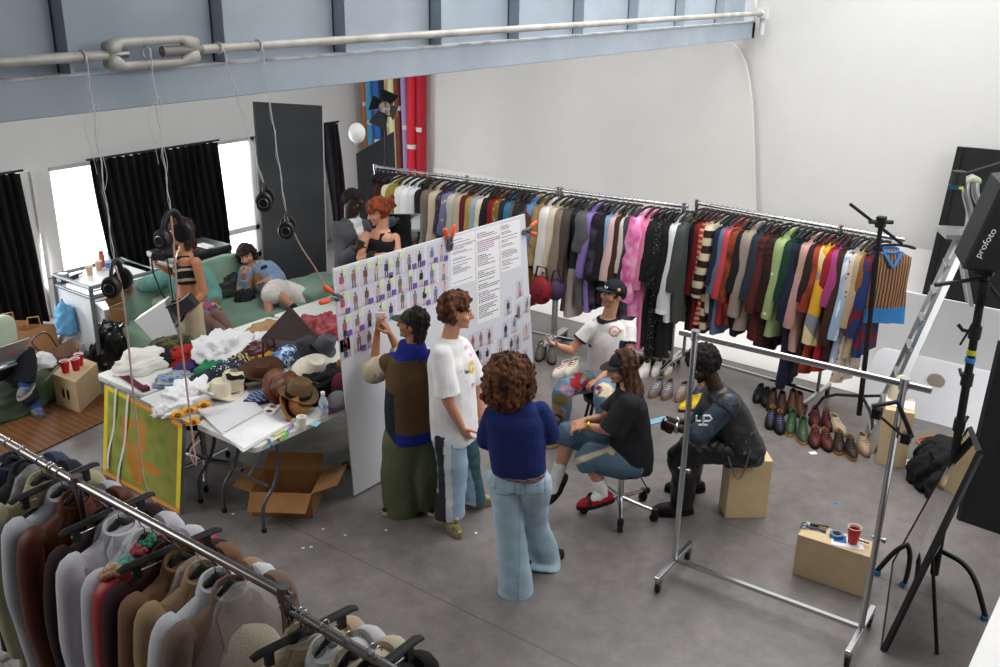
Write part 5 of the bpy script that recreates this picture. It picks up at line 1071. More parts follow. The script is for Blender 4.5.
def text_sheet(p, label, lines, seed, yoff=.0006):
    a, bb, c_, d_ = [PY(330+x/4.762, 210+y/4.762, BY-yoff) for x, y in p]; b = MB(); b.quad(a, bb, c_, d_); rr = random.Random(seed)
    w = (bb-a); h = (d_-a); n = lines; INK = ['#3a3a40', '#3a3a40', '#8a4a8f', '#2f3350', '#a35a9a']
    for i in range(n):
        if rr.random() < .22: continue
        z = .04+.92*i/n; x = .06; m = 1+rr.randrange(len(INK)); end = rr.uniform(.3, .95)
        while x < end:
            wd = rr.uniform(.03, .1); o_ = a+w*x+h*z+Vector((0, -.0012, 0)); hh = h*(.38/n); b.add([o_, o_+w*wd, o_+w*wd+hh, o_+hh], [(0, 1, 2, 3)], m); x += wd+.018
    o = b.build('text_sheet', [WHITEPAPER]+[mat(c, .9) for c in INK], None, org=a); return tag(o, label, 'paper sheet', 'text sheets on the whiteboard')
text_sheet([(574, 132), (690, 98), (692, 335), (578, 368)], 'left text sheet on the whiteboard, tallest column beside the clamp', 30, 1)
text_sheet([(693, 97), (805, 66), (810, 505), (704, 543)], 'middle text sheet on the whiteboard with a bulleted list low down', 44, 2, .0012)
text_sheet([(805, 70), (905, 42), (910, 265), (816, 298)], 'right text sheet on the whiteboard near its upper corner', 28, 3, .0018)
def clamp(px, py, ang, label, orange=(1, 1)):
    c = PY(px, py, BY-.02); e = empty('spring_clamp', c, label, 'clamp', 'orange tipped spring clamps')
    R = Matrix.Rotation(ang, 3, 'Y')*.8
    for s in (-1, 1):
        b = MB(); b.tube([c+R@Vector((s*.012, -.0, -.07)), c+R@Vector((s*.022, 0, -.02)), c+R@Vector((s*.02, 0, .03)), c+R@Vector((s*.045, 0, .09))], [.012, .016, .015, .013], 8, flat=.8); b.build('jaw', mat('#6f7073', .5, .5), e, smooth='auto')
        b = MB(); b.tube([c+R@Vector((s*.042, 0, .085)), c+R@Vector((s*.066, 0, .16))], .019, 10, round_=True); b.build('grip', mat('#e8602a', .5), e, smooth=True)
    b = MB(); b.cyl(c+Vector((0, -.03, 0)), c+Vector((0, .03, 0)), .014, n=10); b.build('pivot', STEEL, e)
clamp(450, 244, -.05, 'orange tipped spring clamp on the top edge of the whiteboard')
clamp(527, 231, PI/2, 'orange tipped spring clamp on the right edge of the whiteboard')
clamp(336, 297, -1.2, 'orange spring clamp at the left edge of the whiteboard beside the sofa')
# mirror standing behind the board
mq = [PD(388, 214, 9.7), PD(421, 214, 9.7)]; mb_ = [Vector((q.x, q.y, .02)) for q in mq]; b = MB(); u = (mq[1]-mq[0]); b.quad(mb_[0], mb_[1], mq[1], mq[0])
o = b.build('mirror', mat('#dfe3e6', .03, 1.0, var=0), None, org=mb_[0]); tag(o, 'tall narrow frameless mirror standing between the red-haired woman and the clothes rack', 'mirror')
b = MB(); b.tube([mb_[0], mq[0], mq[1], mb_[1], mb_[0]], .012, 6); b.build('frame', mat('#8a8c90', .4, .6), o)
# ------------------------------------------------------------------ folding tables and everything piled on them
TZ = .74
def fold_table(x0, x1, y0, y1, label, z=TZ):
    e = empty('folding_table', ((x0+x1)/2, (y0+y1)/2, 0), label, 'table', 'white folding tables'); b = MB(); r = .05; pts = []
    for cx, cy, a0 in ((x1-r, y1-r, 0), (x0+r, y1-r, 90), (x0+r, y0+r, 180), (x1-r, y0+r, 270)):
        for k in range(6): a = math.radians(a0+18*k); pts.append((cx+r*math.cos(a), cy+r*math.sin(a), z-.045))
    b.prism(pts, (0, 0, .045)); b.build('tabletop', mat('#d9dcd6', .45, var=.03), e, bevel=.008)
    GR = mat('#5d5f62', .4, .6)
    for x, s in ((x0+.28, -1), (x1-.28, 1)):
        for y in (y0+.1, y1-.1):
            b = MB(); b.tube(smoothpts([(x, y, z-.05), (x, y, z-.28), (x+s*.06, y, z-.42), (x+s*.16, y, .2), (x+s*.17, y, .0)], [1]*5, 4)[0], .014, 8); b.build('leg', GR, e, smooth=True)
            b = MB(); b.cyl((x+s*.17, y, 0), (x+s*.17, y, .03), .019, n=10); b.build('foot_cap', RUBBER, e)
        b = MB(); b.cyl((x+s*.1, y0+.1, .34), (x+s*.1, y1-.1, .34), .011, n=8); b.cyl((x, y0+.1, z-.06), (x, y1-.1, z-.06), .011, n=8); b.tube([(x+s*.1, (y0+y1)/2, .34), (x-s*.28, (y0+y1)/2, z-.06)], .009, 6); b.build('brace', GR, e)
    return e
fold_table(3.72, 5.5, 4.79, 5.43, 'front white folding table with the open binder, half hidden behind the whiteboard')
fold_table(3.70, 5.5, 5.48, 6.10, 'middle white folding table buried under heaped clothes and hats')
fold_table(3.78, 5.55, 6.13, 6.76, 'rear white folding table behind the painting, with the burgundy ribbon')
fold_table(5.58, 7.2, 5.9, 6.76, 'far white folding table with an empty end behind the dark leather bag')
def crumple(name, label, cat, px, py, sx, sy, sz, m, seed=0, z=TZ, rot=0.0, amp=.28, group='clothes heaped on the tables', n=40, fr=1.0, loc=None):
    c = loc or P(px, py, z+sz*.35); c = Vector((c.x, c.y, z)); b = MB(); rings = []; rr = random.Random(seed)
    R = rotz(rot); mm = 18
    for i in range(mm):
        t = PI*.5*i/(mm-1); rings.append([Vector((math.cos(t)**.6*math.cos(2*PI*j/n)*sx, math.cos(t)**.6*math.sin(2*PI*j/n)*sy, math.sin(t)*sz)) for j in range(n)])
    b.loft(rings, cap1=True); v = np.array([tuple(x) for x in b.v]); q = v/np.array([sx, sy, sz]); nz = npnoise(q, 4.2*fr, seed+3); rd = 1-np.abs(npnoise(q, 6.5*fr, seed+11)); f2_ = npnoise(q, 14*fr, seed+5)
    k = 1+amp*(.55*nz+.55*(rd-.5))+.05*f2_
    v2 = v*k[:, None]*np.array([1, 1, 1]); v2[:, 2] = np.maximum(v2[:, 2], .004)*1.0
    b.v = [c+R@Vector(x) for x in v2]; o = b.build(name, m, None, org=c, smooth=True); tag(o, label, cat, group); return o
TU = mat('#f1f1f3', .8, alpha=.92, var=.02)
G = 'clothes heaped on the tables'
crumple('tulle_skirt', 'billowing white tulle skirt heaped in the middle of the tables', 'skirt', 222, 352, .26, .22, .17, TU, 1, amp=.45, fr=1.3)
crumple('tulle_veil', 'sheer white tulle veil spilling over the front table edge above the painting', 'veil', 190, 397, .2, .16, .13, TU, 2, amp=.5, fr=1.4)
crumple('tulle_veil', 'low puff of white tulle beside the yellow flowers', 'veil', 177, 408, .16, .12, .09, TU, 3, amp=.5, fr=1.4)
crumple('garment_bundle', 'white gauzy bundle with dark straps at the left table end', 'clothing', 142, 362, .22, .17, .13, mat('#e4e3da', .9), 4, amp=.3)
crumple('garment_bundle', 'dark clothes crumpled behind the white gauzy bundle', 'clothing', 166, 358, .14, .12, .1, F('#141517'), 5)
crumple('garment_bundle', 'scarlet cloth crumpled under the shopping bag', 'clothing', 183, 356, .18, .1, .1, F('#a92219'), 6)
crumple('garment_bundle', 'purple and navy cloth beside the scarlet cloth', 'clothing', 187, 368, .13, .08, .06, F('#3d2d66'), 7)
crumple('garment_bundle', 'emerald green garment lying left of the striped cloth', 'clothing', 212, 371, .2, .13, .09, F('#10784a'), 8, rot=.5)
crumple('garment_bundle', 'dark navy garment below the emerald one', 'clothing', 204, 382, .17, .12, .1, F('#1a2330'), 9)
crumple('garment_bundle', 'rose and brown scarf lying over the emerald garment', 'scarf', 219, 361, .12, .06, .11, F('#b59a92'), 10, rot=.6)
crumple('garment_bundle', 'pale blue floral cloth in front of the navy garment', 'clothing', 173, 379, .16, .12, .05, F('#8c9aa8', pat='floral', c2='#c3a66a', sc_=22, thr=.7, c3='#3c5f94'), 11)
crumple('garment_bundle', 'navy and white speckled knit in the middle of the heap', 'knitwear', 228, 373, .17, .11, .12, F('#27303f', pat='dots', c2='#cfd3d8', sc_=40, thr=.72), 12)
crumple('garment_bundle', 'black and tan striped cloth left of the mustard bag', 'clothing', 237, 364, .13, .08, .1, F('#cbb184', pat='sx', c2='#1c1814', sc_=8), 13)
crumple('garment_bundle', 'grey white padded cloth at the back of the tulle skirt', 'clothing', 204, 352, .14, .1, .09, F('#cfcfd1'), 14)
crumple('garment_bundle', 'black scarf tucked between the tulle and the emerald garment', 'scarf', 215, 352, .1, .08, .11, F('#111214'), 15)
crumple('garment_bundle', 'straw coloured netted cloth at the far table edge', 'clothing', 262, 331, .2, .13, .1, F('#b28f63'), 16)
crumple('tulle_veil', 'thin white netting at the foot of the straw coloured cloth', 'veil', 256, 342, .17, .12, .08, TU, 17, amp=.45)
crumple('blanket', 'black cloth heaped under the white hat at the board edge', 'clothing', 322, 384, .28, .2, .17, F('#121316'), 18)
crumple('garment_bundle', 'blue and white checked cloth beneath the leather hat', 'clothing', 266, 395, .18, .1, .04, F('#3a4f78', pat='plaid', c2='#8fa0bd', c3='#1f2a44', sc_=9), 19, z=TZ)
crumple('garment_bundle', 'dark red pleated dress bunched beside the whiteboard', 'dress', 319, 330, .3, .2, .16, mat('#7d2530', .6, pat='blotch', c2='#b0525a', sc_=10), 20, amp=.4, fr=1.6, z=TZ)
crumple('garment_bundle', 'olive brown felt folded behind the leather hat', 'clothing', 253, 370, .2, .1, .1, F('#4b3f22'), 21, rot=.3)
crumple('garment_bundle', 'ochre fringed cloth below the blue patterned bag', 'clothing', 258, 362, .22, .07, .06, F('#b98423'), 22, rot=.2)
crumple('garment_bundle', 'brown orange cloth at the whiteboard edge', 'clothing', 338, 372, .12, .1, .12, F('#8a4a1a'), 23)
crumple('garment_bundle', 'camouflage net heap at the far left of the tables under the shopping bag', 'clothing', 170, 345, .2, .15, .08, F('#5d5a34', pat='camo', c2='#2f2e1d', sc_=14), 24)
def slab_bag(name, label, pts, ext, m, strap=None):
    b = MB(); b.prism(pts, ext); c = sum((Vector(q) for q in pts), Vector())/len(pts); o = b.build(name, m, None, org=c, bevel=.02); tag(o, label, 'bag', 'bags on the tables')
    if strap: b = MB(); b.tube(smoothpts(strap, [1]*len(strap), 5)[0], .009, 6); b.build('strap', m, o)
    return o
a_, c_, d_, e_ = P(268, 352, TZ+.02), P(330, 362, TZ+.02), P(320, 325, TZ+.14), P(296, 308, TZ+.2)
o = slab_bag('leather_tote', 'large flat dark brown leather bag leaning on the far heap', [P(262, 346, TZ+.03), P(318, 362, TZ+.03), P(326, 350, TZ+.12), P(293, 312, TZ+.22)], (.03, .06, .05), mat('#2b1a15', .45, var=.15))
crumple('handbag', 'burgundy leather handbag with a looped handle beside the tulle', 'bag', 256, 353, .16, .09, .13, mat('#4a0f1a', .4), 30, group='bags on the tables', amp=.14, rot=.2)
b = MB(); q = P(268, 344, TZ+.2); b.tube([q+Vector((-.06, 0, -.1)), q+Vector((-.05, 0, .02)), q+Vector((.0, 0, .06)), q+Vector((.06, 0, .02)), q+Vector((.07, 0, -.1))], .009, 6); hb = [o for o in bpy.data.objects if o.name.startswith('handbag') and o.get('label', '').startswith('burgundy leather')][0]; b.build('handle', mat('#3a0b14', .4), hb)
crumple('clutch_bag', 'rounded bag with a blue and white leopard print', 'bag', 284, 358, .2, .09, .12, F('#5f8fc0', pat='cells', c2='#cfe0ee', sc_=28, c3='#27476f'), 31, group='bags on the tables', amp=.1, rot=.25)
# burgundy ribbon strip flat on the rear table
p0, p1 = P(116, 371, TZ+.006), P(146, 391, TZ+.006); d = (p1-p0).normalized(); nrm = Vector((-d.y, d.x, 0)); b = MB(); b.prism([p0-nrm*.03, p1-nrm*.03, p1+nrm*.03, p0+nrm*.03], (0, 0, .006)); b.prism([p1-nrm*.03-d*.05, p1-nrm*.03+d*.01, p1+nrm*.03+d*.01, p1+nrm*.03-d*.05], (0, 0, .03))
o = b.build('ribbon', F('#5a1530'), None, org=p0); tag(o, 'flat burgundy velvet ribbon along the left end of the rear table', 'ribbon')
# hats
def hat(label, px, py, z, m, band=None, br=.17, cr=.085, ch=.1, tilt=(0, 0), dent=.35, curl=.03, rot=0.0, sy=.84, floppy=0.0, loc=None):
    c = loc or P(px, py, z); R = rotz(rot)@Euler((tilt[0], tilt[1], 0)).to_matrix(); b = MB(); n = 36
    def ring(r, zz, u=0): return [c+R@Vector((r*math.cos(q), r*sy*math.sin(q), zz+u*abs(math.cos(q))**2*math.copysign(1, 1)+floppy*math.sin(3*q))) for q in [2*PI*k/n for k in range(n)]]
    b.loft([ring(br, .004, curl), ring(br*.8, .0, curl*.4), ring(cr*1.05, .004), ring(cr*1.0, .012), ring(cr*.97, ch*.5), ring(cr*.86, ch*.86), ring(cr*.74, ch*1.0, ), ring(cr*.5, ch*(1-dent*.3)), ring(cr*.15, ch*(1-dent*.6))], cap0=False)
    b.loft([ring(br, .004, curl), ring(br*.99, -.004, curl), ring(cr, -.002)], cap0=False, cap1=False)
    o = b.build('hat', m, None, org=c, smooth='auto'); tag(o, label, 'hat', 'hats on the tables')
    if band: b = MB(); b.loft([ring(cr*1.07, .006), ring(cr*1.06, .006+.032)], cap0=False, cap1=False); b.build('hat_band', band, o, smooth=True)
    return o
FELT = dict(bump=.35, bsc=120)
hat('white felt hat tipped up against the whiteboard', 313, 372, TZ+.15, mat('#d9d2c2', .9, **FELT), None, .19, .1, .12, (.35, -.1), rot=.4, curl=.05)
hat('dark grey felt hat behind the white felt hat', 309, 352, TZ+.14, mat('#3c3d42', .9, **FELT), None, .16, .1, .12, (-.3, .2), rot=1.0)
hat('second grey felt hat showing its crown above the white felt hat', 322, 349, TZ+.17, mat('#56575d', .9, **FELT), None, .13, .09, .12, (.5, .3), rot=.2)
hat('brown patchwork leather bucket hat lying on its side', 279, 387, TZ+.09, mat('#5a2c1c', .4, pat='blotch', c2='#8a5a32', sc_=9), None, .17, .1, .15, (.9, -.25), rot=.4, curl=.0, dent=.1)
hat('upper straw hat with a broad black band, behind the tan straw hat', 298, 395, TZ+.12, mat('#7c6446', .9, pat='sz', c2='#5d482f', sc_=60, bump=.4), mat('#15130f', .8), .17, .105, .12, (.3, .1), rot=.3)
hat('tan straw hat with a thin black band lying in front', 294, 408, TZ+.05, mat('#a8743f', .85, pat='sz', c2='#8a5a2e', sc_=60, bump=.4), mat('#16120e', .8), .17, .095, .1, (1.0, .15), rot=.25)
hat('cream cowboy hat behind the open binder', 220, 394, TZ+.03, mat('#d8cfb8', .9, **FELT), None, .19, .095, .11, (.1, .05), rot=.2, curl=.09)
hat('cream and black patterned bonnet beside the cowboy hat', 232, 385, TZ+.06, mat('#cfc6aa', .9, pat='cells', c2='#141516', sc_=16, thr=.62), None, .12, .095, .11, (.2, .1), curl=-.02)
hat('brown felt trilby above the leather bucket hat', 262, 372, TZ+.08, mat('#4e2e1b', .85, **FELT), None, .19, .1, .08, (.15, -.1), rot=.3, curl=.04)
def ballcap(label, px, py, z, col, bc, rz):
    c = P(px, py, z); b = MB(); R = rotz(rz); rings = []
    for t in (0, .2, .4, .6, .78, .92, .999): rings.append([c+R@Vector((.09*math.cos(t*PI/2)*math.cos(q), .1*math.cos(t*PI/2)*math.sin(q), .1*math.sin(t*PI/2))) for q in [2*PI*k/24 for k in range(24)]])
    b.loft(rings); o = b.build('baseball_cap', F(col), None, org=c, smooth='auto'); tag(o, label, 'cap', 'caps on the front table')
    b = MB(); e1 = [c+R@Vector((.085*math.cos(a), .1*math.sin(a), .008)) for a in [math.radians(20+140*k/12) for k in range(13)]]; e2 = [c+R@Vector((.09*math.cos(a), .1*math.sin(a)+.085*max(0, math.sin((a-.35)/2.44*PI))**.6, .0)) for a in [math.radians(20+140*k/12) for k in range(13)]]
    b.prism(e1+e2[::-1], (0, 0, .005)); b.build('brim', F(bc), o)
ballcap('royal blue cap with a red crown patch beside the water bottle', 328, 390, TZ+.03, '#27348f', '#8a1f3a', 2.4)
ballcap('grey cap with a plum brim at the whiteboard edge', 338, 404, TZ+.02, '#77767c', '#3a1a3f', 1.9)
ballcap('dark red cap above the grey cap', 343, 385, TZ+.1, '#5d1526', '#141214', 2.2)
# sunflowers
for k, (x, y, de) in enumerate(((204, 407, 'uppermost yellow fabric sunflower, behind the binder corner'), (190, 412, 'middle yellow fabric sunflower on the tulle'), (178, 417, 'lowest yellow fabric sunflower at the table edge'), (193, 424, 'yellow fabric sunflower nearest the binder spine'))):
    c = P(x, y, TZ+.07 if k < 3 else TZ+.03); e = empty('fabric_flower', c, de, 'flower', 'yellow fabric sunflowers'); b = MB()
    for r_ in range(2):
        for j in range(12):
            a = 2*PI*j/12+r_*.26; d = Vector((math.cos(a), math.sin(a), .25+.4*r_)); s_ = Vector((-math.sin(a), math.cos(a), 0)); b.add([c+d*.012, c+d*.04+s_*.013, c+d*(.065-.015*r_), c+d*.04-s_*.013], [(0, 1, 2, 3)])
    o = b.build('petals', mat('#e8a51c', .8), e); b = MB(); b.sphere(c+UP*.012, (.024, .024, .016), 12, 8); b.build('flower_centre', mat('#5a4a14', .9), e, smooth=True)
# open white binder
z0 = TZ+.004; B1, B2, B3, B4 = P(222, 451, z0+.02), P(283, 423, z0+.02), P(290, 424, z0), P(233, 450, z0)
e = empty('ring_binder', P(245, 430, z0), 'open white ring binder with a sheet protector on the front table', 'binder')
sp0, sp1 = P(222, 435, z0), P(263, 412, z0)
def sheet(name, pts, th, m): b = MB(); b.prism([Vector(q) for q in pts], (0, 0, th)); return b.build(name, m, e, bevel=.003)
WB_ = mat('#dcdde1', .5, var=.02)
sheet('cover', [P(196, 410, z0), sp0, sp1, P(246, 391, z0)], .014, WB_); sheet('cover', [sp0, P(243, 453, z0), P(291, 424, z0), sp1], .01, WB_)
sheet('inner_page', [P(222, 436, z0+.012), P(244, 449, z0+.012), P(286, 425, z0+.012), P(263, 414, z0+.012)], .004, mat('#f2f2f5', .4))
b = MB(); 
for k in range(22): q = sp0.lerp(sp1, .06+.88*k/21)+UP*.014; b.box(q+Vector((.004, -.012, .004)), (.006, .006, .004))
b.build('perforations', mat('#6d6e73', .7), e)['kind'] = 'stuff'
# paper cutouts, cup, bottle, note, markers, eraser
for k, (x, y, a, de) in enumerate(((271, 409, .5, 'white sheet with two red brown portrait prints beside the leather hat'), (289, 419, .2, 'pink tinged print sheet lying under the paper cup'))):
    c = P(x, y, TZ+.006+.003*k); b = MB(); R = rotz(a); b.box(c, (.17, .1, .002), R); o = b.build('print_sheet', WHITEPAPER if k == 0 else mat('#cdb3bb', .8, pat='blotch', c2='#e6e0e0', sc_=16), None, org=c); tag(o, de, 'paper sheet', 'loose prints on the front table')
    b = MB(); 
    for s in (-1, 1): b.sphere(c+R@Vector((s*.04, 0, .002)), (.022, .028, .001), 12, 6)
    b.build('portrait_print', mat('#5b2a28', .8, pat='blotch', c2='#a5736c', sc_=30), o)
def cup(px, py, z, col, label, r0=.027, r1=.038, h=.095, inner='#f0efec', group=None, rim=None, loc=None):
    c = loc or P(px, py, z); b = MB(); b.lathe([(r0, 0), (r1, h), (r1-.003, h), (r0-.002, .006), (.001, .005)], c, 22, cap1=True); o = b.build('cup', mat(col, .45, var=.03), None, org=c, smooth='auto'); tag(o, label, 'cup', group)
    b = MB(); b.lathe([(r1-.001, h-.003), (r1+.002, h), (r1-.001, h+.003), (r1-.004, h)], c, 22, cap0=False, cap1=False); b.build('rim', mat(rim or inner, .5), o, smooth=True)
    b = MB(); b.lathe([(r1-.0035, h*.97), (r0-.001, .008)], c, 22, cap0=False, cap1=True); b.build('lining', mat(inner, .5), o, smooth=True)
    return o
cup(302, 427, TZ, '#e8e0d2', 'small cream paper cup on the front table beside the blue sticky note', .03, .036, .08)
c = P(324, 417, TZ); b = MB(); b.lathe([(.028, 0), (.033, .01), (.033, .06), (.030, .075), (.033, .09), (.033, .125), (.02, .155), (.013, .17), (.013, .18)], c, 20); o = b.build('water_bottle', mat('#dfe9f0', .1, alpha=.5, var=0), None, org=c, smooth='auto'); tag(o, 'small clear plastic water bottle with a blue label on the front table', 'bottle')
b = MB(); b.lathe([(.0345, .078), (.0345, .118)], c, 20, cap0=False, cap1=False); b.build('bottle_label', mat('#2c5bb0', .5, pat='blotch', c2='#d8e3f2', sc_=30), o, smooth=True); b = MB(); b.lathe([(.015, .178), (.015, .198)], c, 14); b.build('cap', mat('#eef2f5', .4), o, smooth='auto')
c = P(315, 424, TZ+.004); b = MB(); b.box(c, (.075, .055, .008), rotz(.3)); o = b.build('sticky_note', mat('#8fd0d8', .8), None, org=c); tag(o, 'pale blue sticky note pad on the front table between cup and bottle', 'sticky note')
for x, y, col, a, de, w_ in ((270, 442, '#2f6f8f', 1.0, 'blue grey marker nearest the table edge', .14), (281, 438, '#b51f24', .2, 'red marker in front of the binder', .07), (284, 437, '#3fbf2a', .45, 'fluorescent green marker beside the red one', .14), (279, 433, '#d6d97a', .1, 'pale yellow marker under the binder edge', .1), (290, 428, '#8f86c0', .5, 'lilac marker beside the binder corner', .12)):
    c = P(x, y, TZ+.01); R = rotz(a); b = MB(); b.cyl(c-R@Vector((w_/2, 0, 0)), c+R@Vector((w_*.25, 0, 0)), .0095, n=10); o = b.build('marker', mat(col, .5), None, org=c, smooth='auto'); tag(o, de+' on the front table', 'marker', 'markers on the front table')
    b = MB(); b.cyl(c+R@Vector((w_*.25, 0, 0)), c+R@Vector((w_/2, 0, 0)), .0105, n=10); b.build('cap', mat('#e8e8e8' if col == '#2f6f8f' else col, .4), o, smooth='auto')
# painting leaning on the table end
XP = 3.62; q = [PX(105, 384, XP+.03), PX(183, 424, XP+.03), PX(180, 513, XP-.02), PX(104, 478, XP-.02)]; q[2].z = max(q[2].z, .01); q[3].z = .012
q[2].z = .012
PC = sum(q, Vector())/4; e = empty('painting', Vector((XP, PC.y, 0)), 'green and orange abstract canvas with a yellow border leaning on the table ends', 'painting')
def pt_(u, v, o_=0.0): return q[0]*(1-u)*(1-v)+q[1]*u*(1-v)+q[2]*u*v+q[3]*(1-u)*v+Vector((-o_, 0, 0))
b = MB(); b.prism([pt_(0, 0), pt_(1, 0), pt_(1, 1), pt_(0, 1)], (.03, 0, 0)); b.build('stretcher', mat('#6d6f70', .8), e)
nu, nv = 70, 56; vs = []; cols = []; rs_ = np.random.RandomState(4)
for j in range(nv+1):
    for i in range(nu+1): vs.append(tuple(pt_(i/nu, j/nv, .004)))
U, V = np.meshgrid(np.linspace(0, 1, nu+1), np.linspace(0, 1, nv+1)); uv3 = np.stack([U.ravel(), V.ravel(), 0*U.ravel()], 1)
n1 = npnoise(uv3, 9, 1); n2 = npnoise(uv3, 22, 2)
cc = lin('#8f9a45')[None]*(1+.25*n1[:, None]); g2 = np.clip(.5+n1, 0, 1)[:, None]; cc = cc*(1-.35*g2)+lin('#a9b45c')*.35*g2
br_ = np.clip(1.6*(U.ravel()-.55)+.5*n1+.6*(.4-V.ravel()), 0, 1)[:, None]*.6; cc = cc*(1-br_)+lin('#7d5f35')*br_
def ellm(cx, cy, rx, ry, w=.25): d = ((U.ravel()-cx)/rx)**2+((V.ravel()-cy)/ry)**2+.35*n2*w*2; return np.clip((1.0-d)/w, 0, 1)[:, None]
org_ = np.maximum.reduce([ellm(.40, .42, .17, .2), ellm(.43, .68, .12, .2), ellm(.47, .83, .07, .1), ellm(.62, .66, .16, .05), ellm(.3, .33, .07, .14), ellm(.5, .28, .05, .12)]); hole = ellm(.40, .40, .07, .11)
org_ = org_*np.clip(.75+.35*n2, .3, .95)[:, None]; cc = cc*(1-org_)+lin('#e08030')*org_; cc = cc*(1-hole*.9)+lin('#93a045')*hole*.9
ed = np.minimum(np.minimum(U.ravel(), 1-U.ravel())*1.15, np.minimum(V.ravel(), 1-V.ravel())); m_ = ed < .05; cc[m_] = lin('#f0da3a'); mo = (V.ravel() > .945) | ((V.ravel() < .05) & (U.ravel() > .3)); cc[mo & m_] = lin('#f0a040')
from_arrays('canvas', np.array(vs), [(j*(nu+1)+i, j*(nu+1)+i+1, (j+1)*(nu+1)+i+1, (j+1)*(nu+1)+i) for j in range(nv) for i in range(nu)], [mat('#ffffff', .6, pat='attr', var=.08)], e, ORG[e], np.clip(cc, 0, 1))
for k, (u0, u1, v1, de) in enumerate(((.17, .09, .93, 'left white ribbon hanging over the painting'), (.33, .23, 1.12, 'right white ribbon trailing off the painting onto the floor'))):
    b = MB(); L_, R_ = [], []
    for i in range(13):
        t = i/12; u = u0+(u1-u0)*t+.015*math.sin(t*6); c = pt_(u, v1*t-.03, .012+.008*math.sin(t*9)); c.z = max(c.z, .01); L_.append(c+Vector((0, .012, 0))); R_.append(c-Vector((0, .012, 0)))
    b.add(L_+R_, [(i, i+1, 14+i, 13+i) for i in range(12)]); o = b.build('ribbon', mat('#e6e6e4', .8), None, org=L_[0]); tag(o, de, 'ribbon', 'white ribbons over the painting')
# chrome five-star base behind the painting
c = P(206, 474); c.z = 0; e = empty('office_chair_base', c, 'chrome five-star chair base on casters under the table ends', 'chair')
b = MB(); b.cyl(c+UP*.1, c+UP*.5, .025, n=14); b.build('column', CHROME, e, smooth='auto')
for k in range(5):
    a = 2*PI*k/5+.3; d = Vector((math.cos(a), math.sin(a), 0)); b = MB(); b.tube([c+UP*.13, c+d*.3+UP*.085], [.022, .014], 8); b.build('spoke', CHROME, e, smooth='auto'); b = MB(); b.sphere(c+d*.3+UP*.03, (.022, .022, .03), 12, 8); b.build('caster', RUBBER, e, smooth=True)
b = MB(); b.lathe([(.2, 0), (.22, .03), (.2, .06)], c+UP*.48, 24); b.build('seat', BLACKF, e, smooth='auto')
# cardboard box under the front table
cb = [P(252, 516), P(313, 518), P(324, 494), P(262, 494)]; ce = (cb[0]+cb[1]+cb[2]+cb[3])/4
ux = (cb[1]-cb[0]); uy = (cb[2]-cb[1]); h = .2; e = empty('cardboard_box', ce, 'open brown cardboard box on the floor under the front table', 'box')
b = MB(); c4 = [cb[0], cb[1], cb[1]+uy, cb[0]+uy]
for i in range(4):
    a_, c_ = c4[i], c4[(i+1) % 4]; inn = (ce-(a_+c_)/2); inn.z = 0; b.prism([a_, c_, c_+UP*h, a_+UP*h], inn.normalized()*.006)
b.prism(c4, (0, 0, .006)); b.build('box_body', CARD, e)
for i, (fl, dn) in enumerate(((.17, -.5), (.2, .35), (.14, .9), (.13, .25))):
    a_, c_ = c4[i]+UP*h, c4[(i+1) % 4]+UP*h; ou = ((a_+c_)/2-ce); ou.z = 0; ou.normalize(); v_ = (ou+UP*dn).normalized()*fl; t_ = (c_-a_).normalized()*.015; b = MB(); b.prism([a_, c_, c_+v_-t_, a_+v_+t_], Vector((0, 0, .004))); b.build('flap', CARD, e)
# bits of paper on the floor
for k, (x, y, de, col) in enumerate(((233, 514, 'tiny paper scrap left of the cardboard box', '#e4ecec'), (323, 529, 'tiny paper scrap right of the cardboard box', '#cfe0e0'), (345, 535, 'tiny paper scrap below the whiteboard corner', '#bfe0d8'), (303, 548, 'leftmost of two tiny scraps in the middle floor', '#d9e8e4'), (311, 547, 'rightmost of two tiny scraps in the middle floor', '#cfe4e0'), (386, 530, 'tiny scrap near the canvas shoe', '#e4e8e6'), (476, 533, 'tiny white scrap near the khaki trainers', '#eeeeee'), (836, 503, 'small blue tape scrap behind the low plywood box', '#2f86c4'), (813, 453, 'white receipt slip in front of the burgundy shoes', '#eeeeee'))):
    c = P(x, y, .003); s_ = .02 if k < 7 else (.028 if k == 7 else .06); b = MB(); b.box(c, (s_, s_*.8, .003), rotz(k*.7)); o = b.build('paper_scrap', mat(col, .8), None, org=c); tag(o, de, 'paper scrap', 'scraps on the floor')
# ------------------------------------------------------------------ curtains, flats and the left side of the room
CUR = mat('#121014', .95, pat='sx', c2='#0a090b', sc_=3.5, var=.2)
def curtain(label, x0, x1, y, z1, z0, folds, top_k=1.0, lean=0.0, m=None, w1=None):
    b = MB(); n = folds*8; L_ = []
    nz = 10
    for j in range(nz+1):
        z = z1+(z0-z1)*j/nz; k = 1+(.05*j/nz); row = []
        for i in range(n+1):
            t = i/n; x = x0+(x1-x0)*t+lean*(j/nz)*(1 if w1 is None else t); row.append(Vector((x, y+.045*math.sin(t*folds*2*PI+.25*math.sin(j*.8))*k+.02*math.sin(t*17+j*.4), z)))
        L_.append(row)
    b.loft(L_, closed=False, cap0=False, cap1=False); o = b.build('curtain', m or CUR, None, org=((x0+x1)/2, y, z0), smooth=True); tag(o, label, 'curtain', 'black curtains'); md = o.modifiers.new('s', 'SOLIDIFY'); md.thickness = .006
    b = MB(); b.cyl((x0-.05, y, z1+.015), (x1+.05, y, z1+.015), .015, n=8); b.build('curtain_rail', BLACKM, o); return o
YC = YW-.22
curtain('black curtain at the left edge, beside the white pier', PY(-40, 180, YC).x, PY(19, 176, YC).x, YC, PY(10, 174, YC).z, .03, 6, lean=.1)
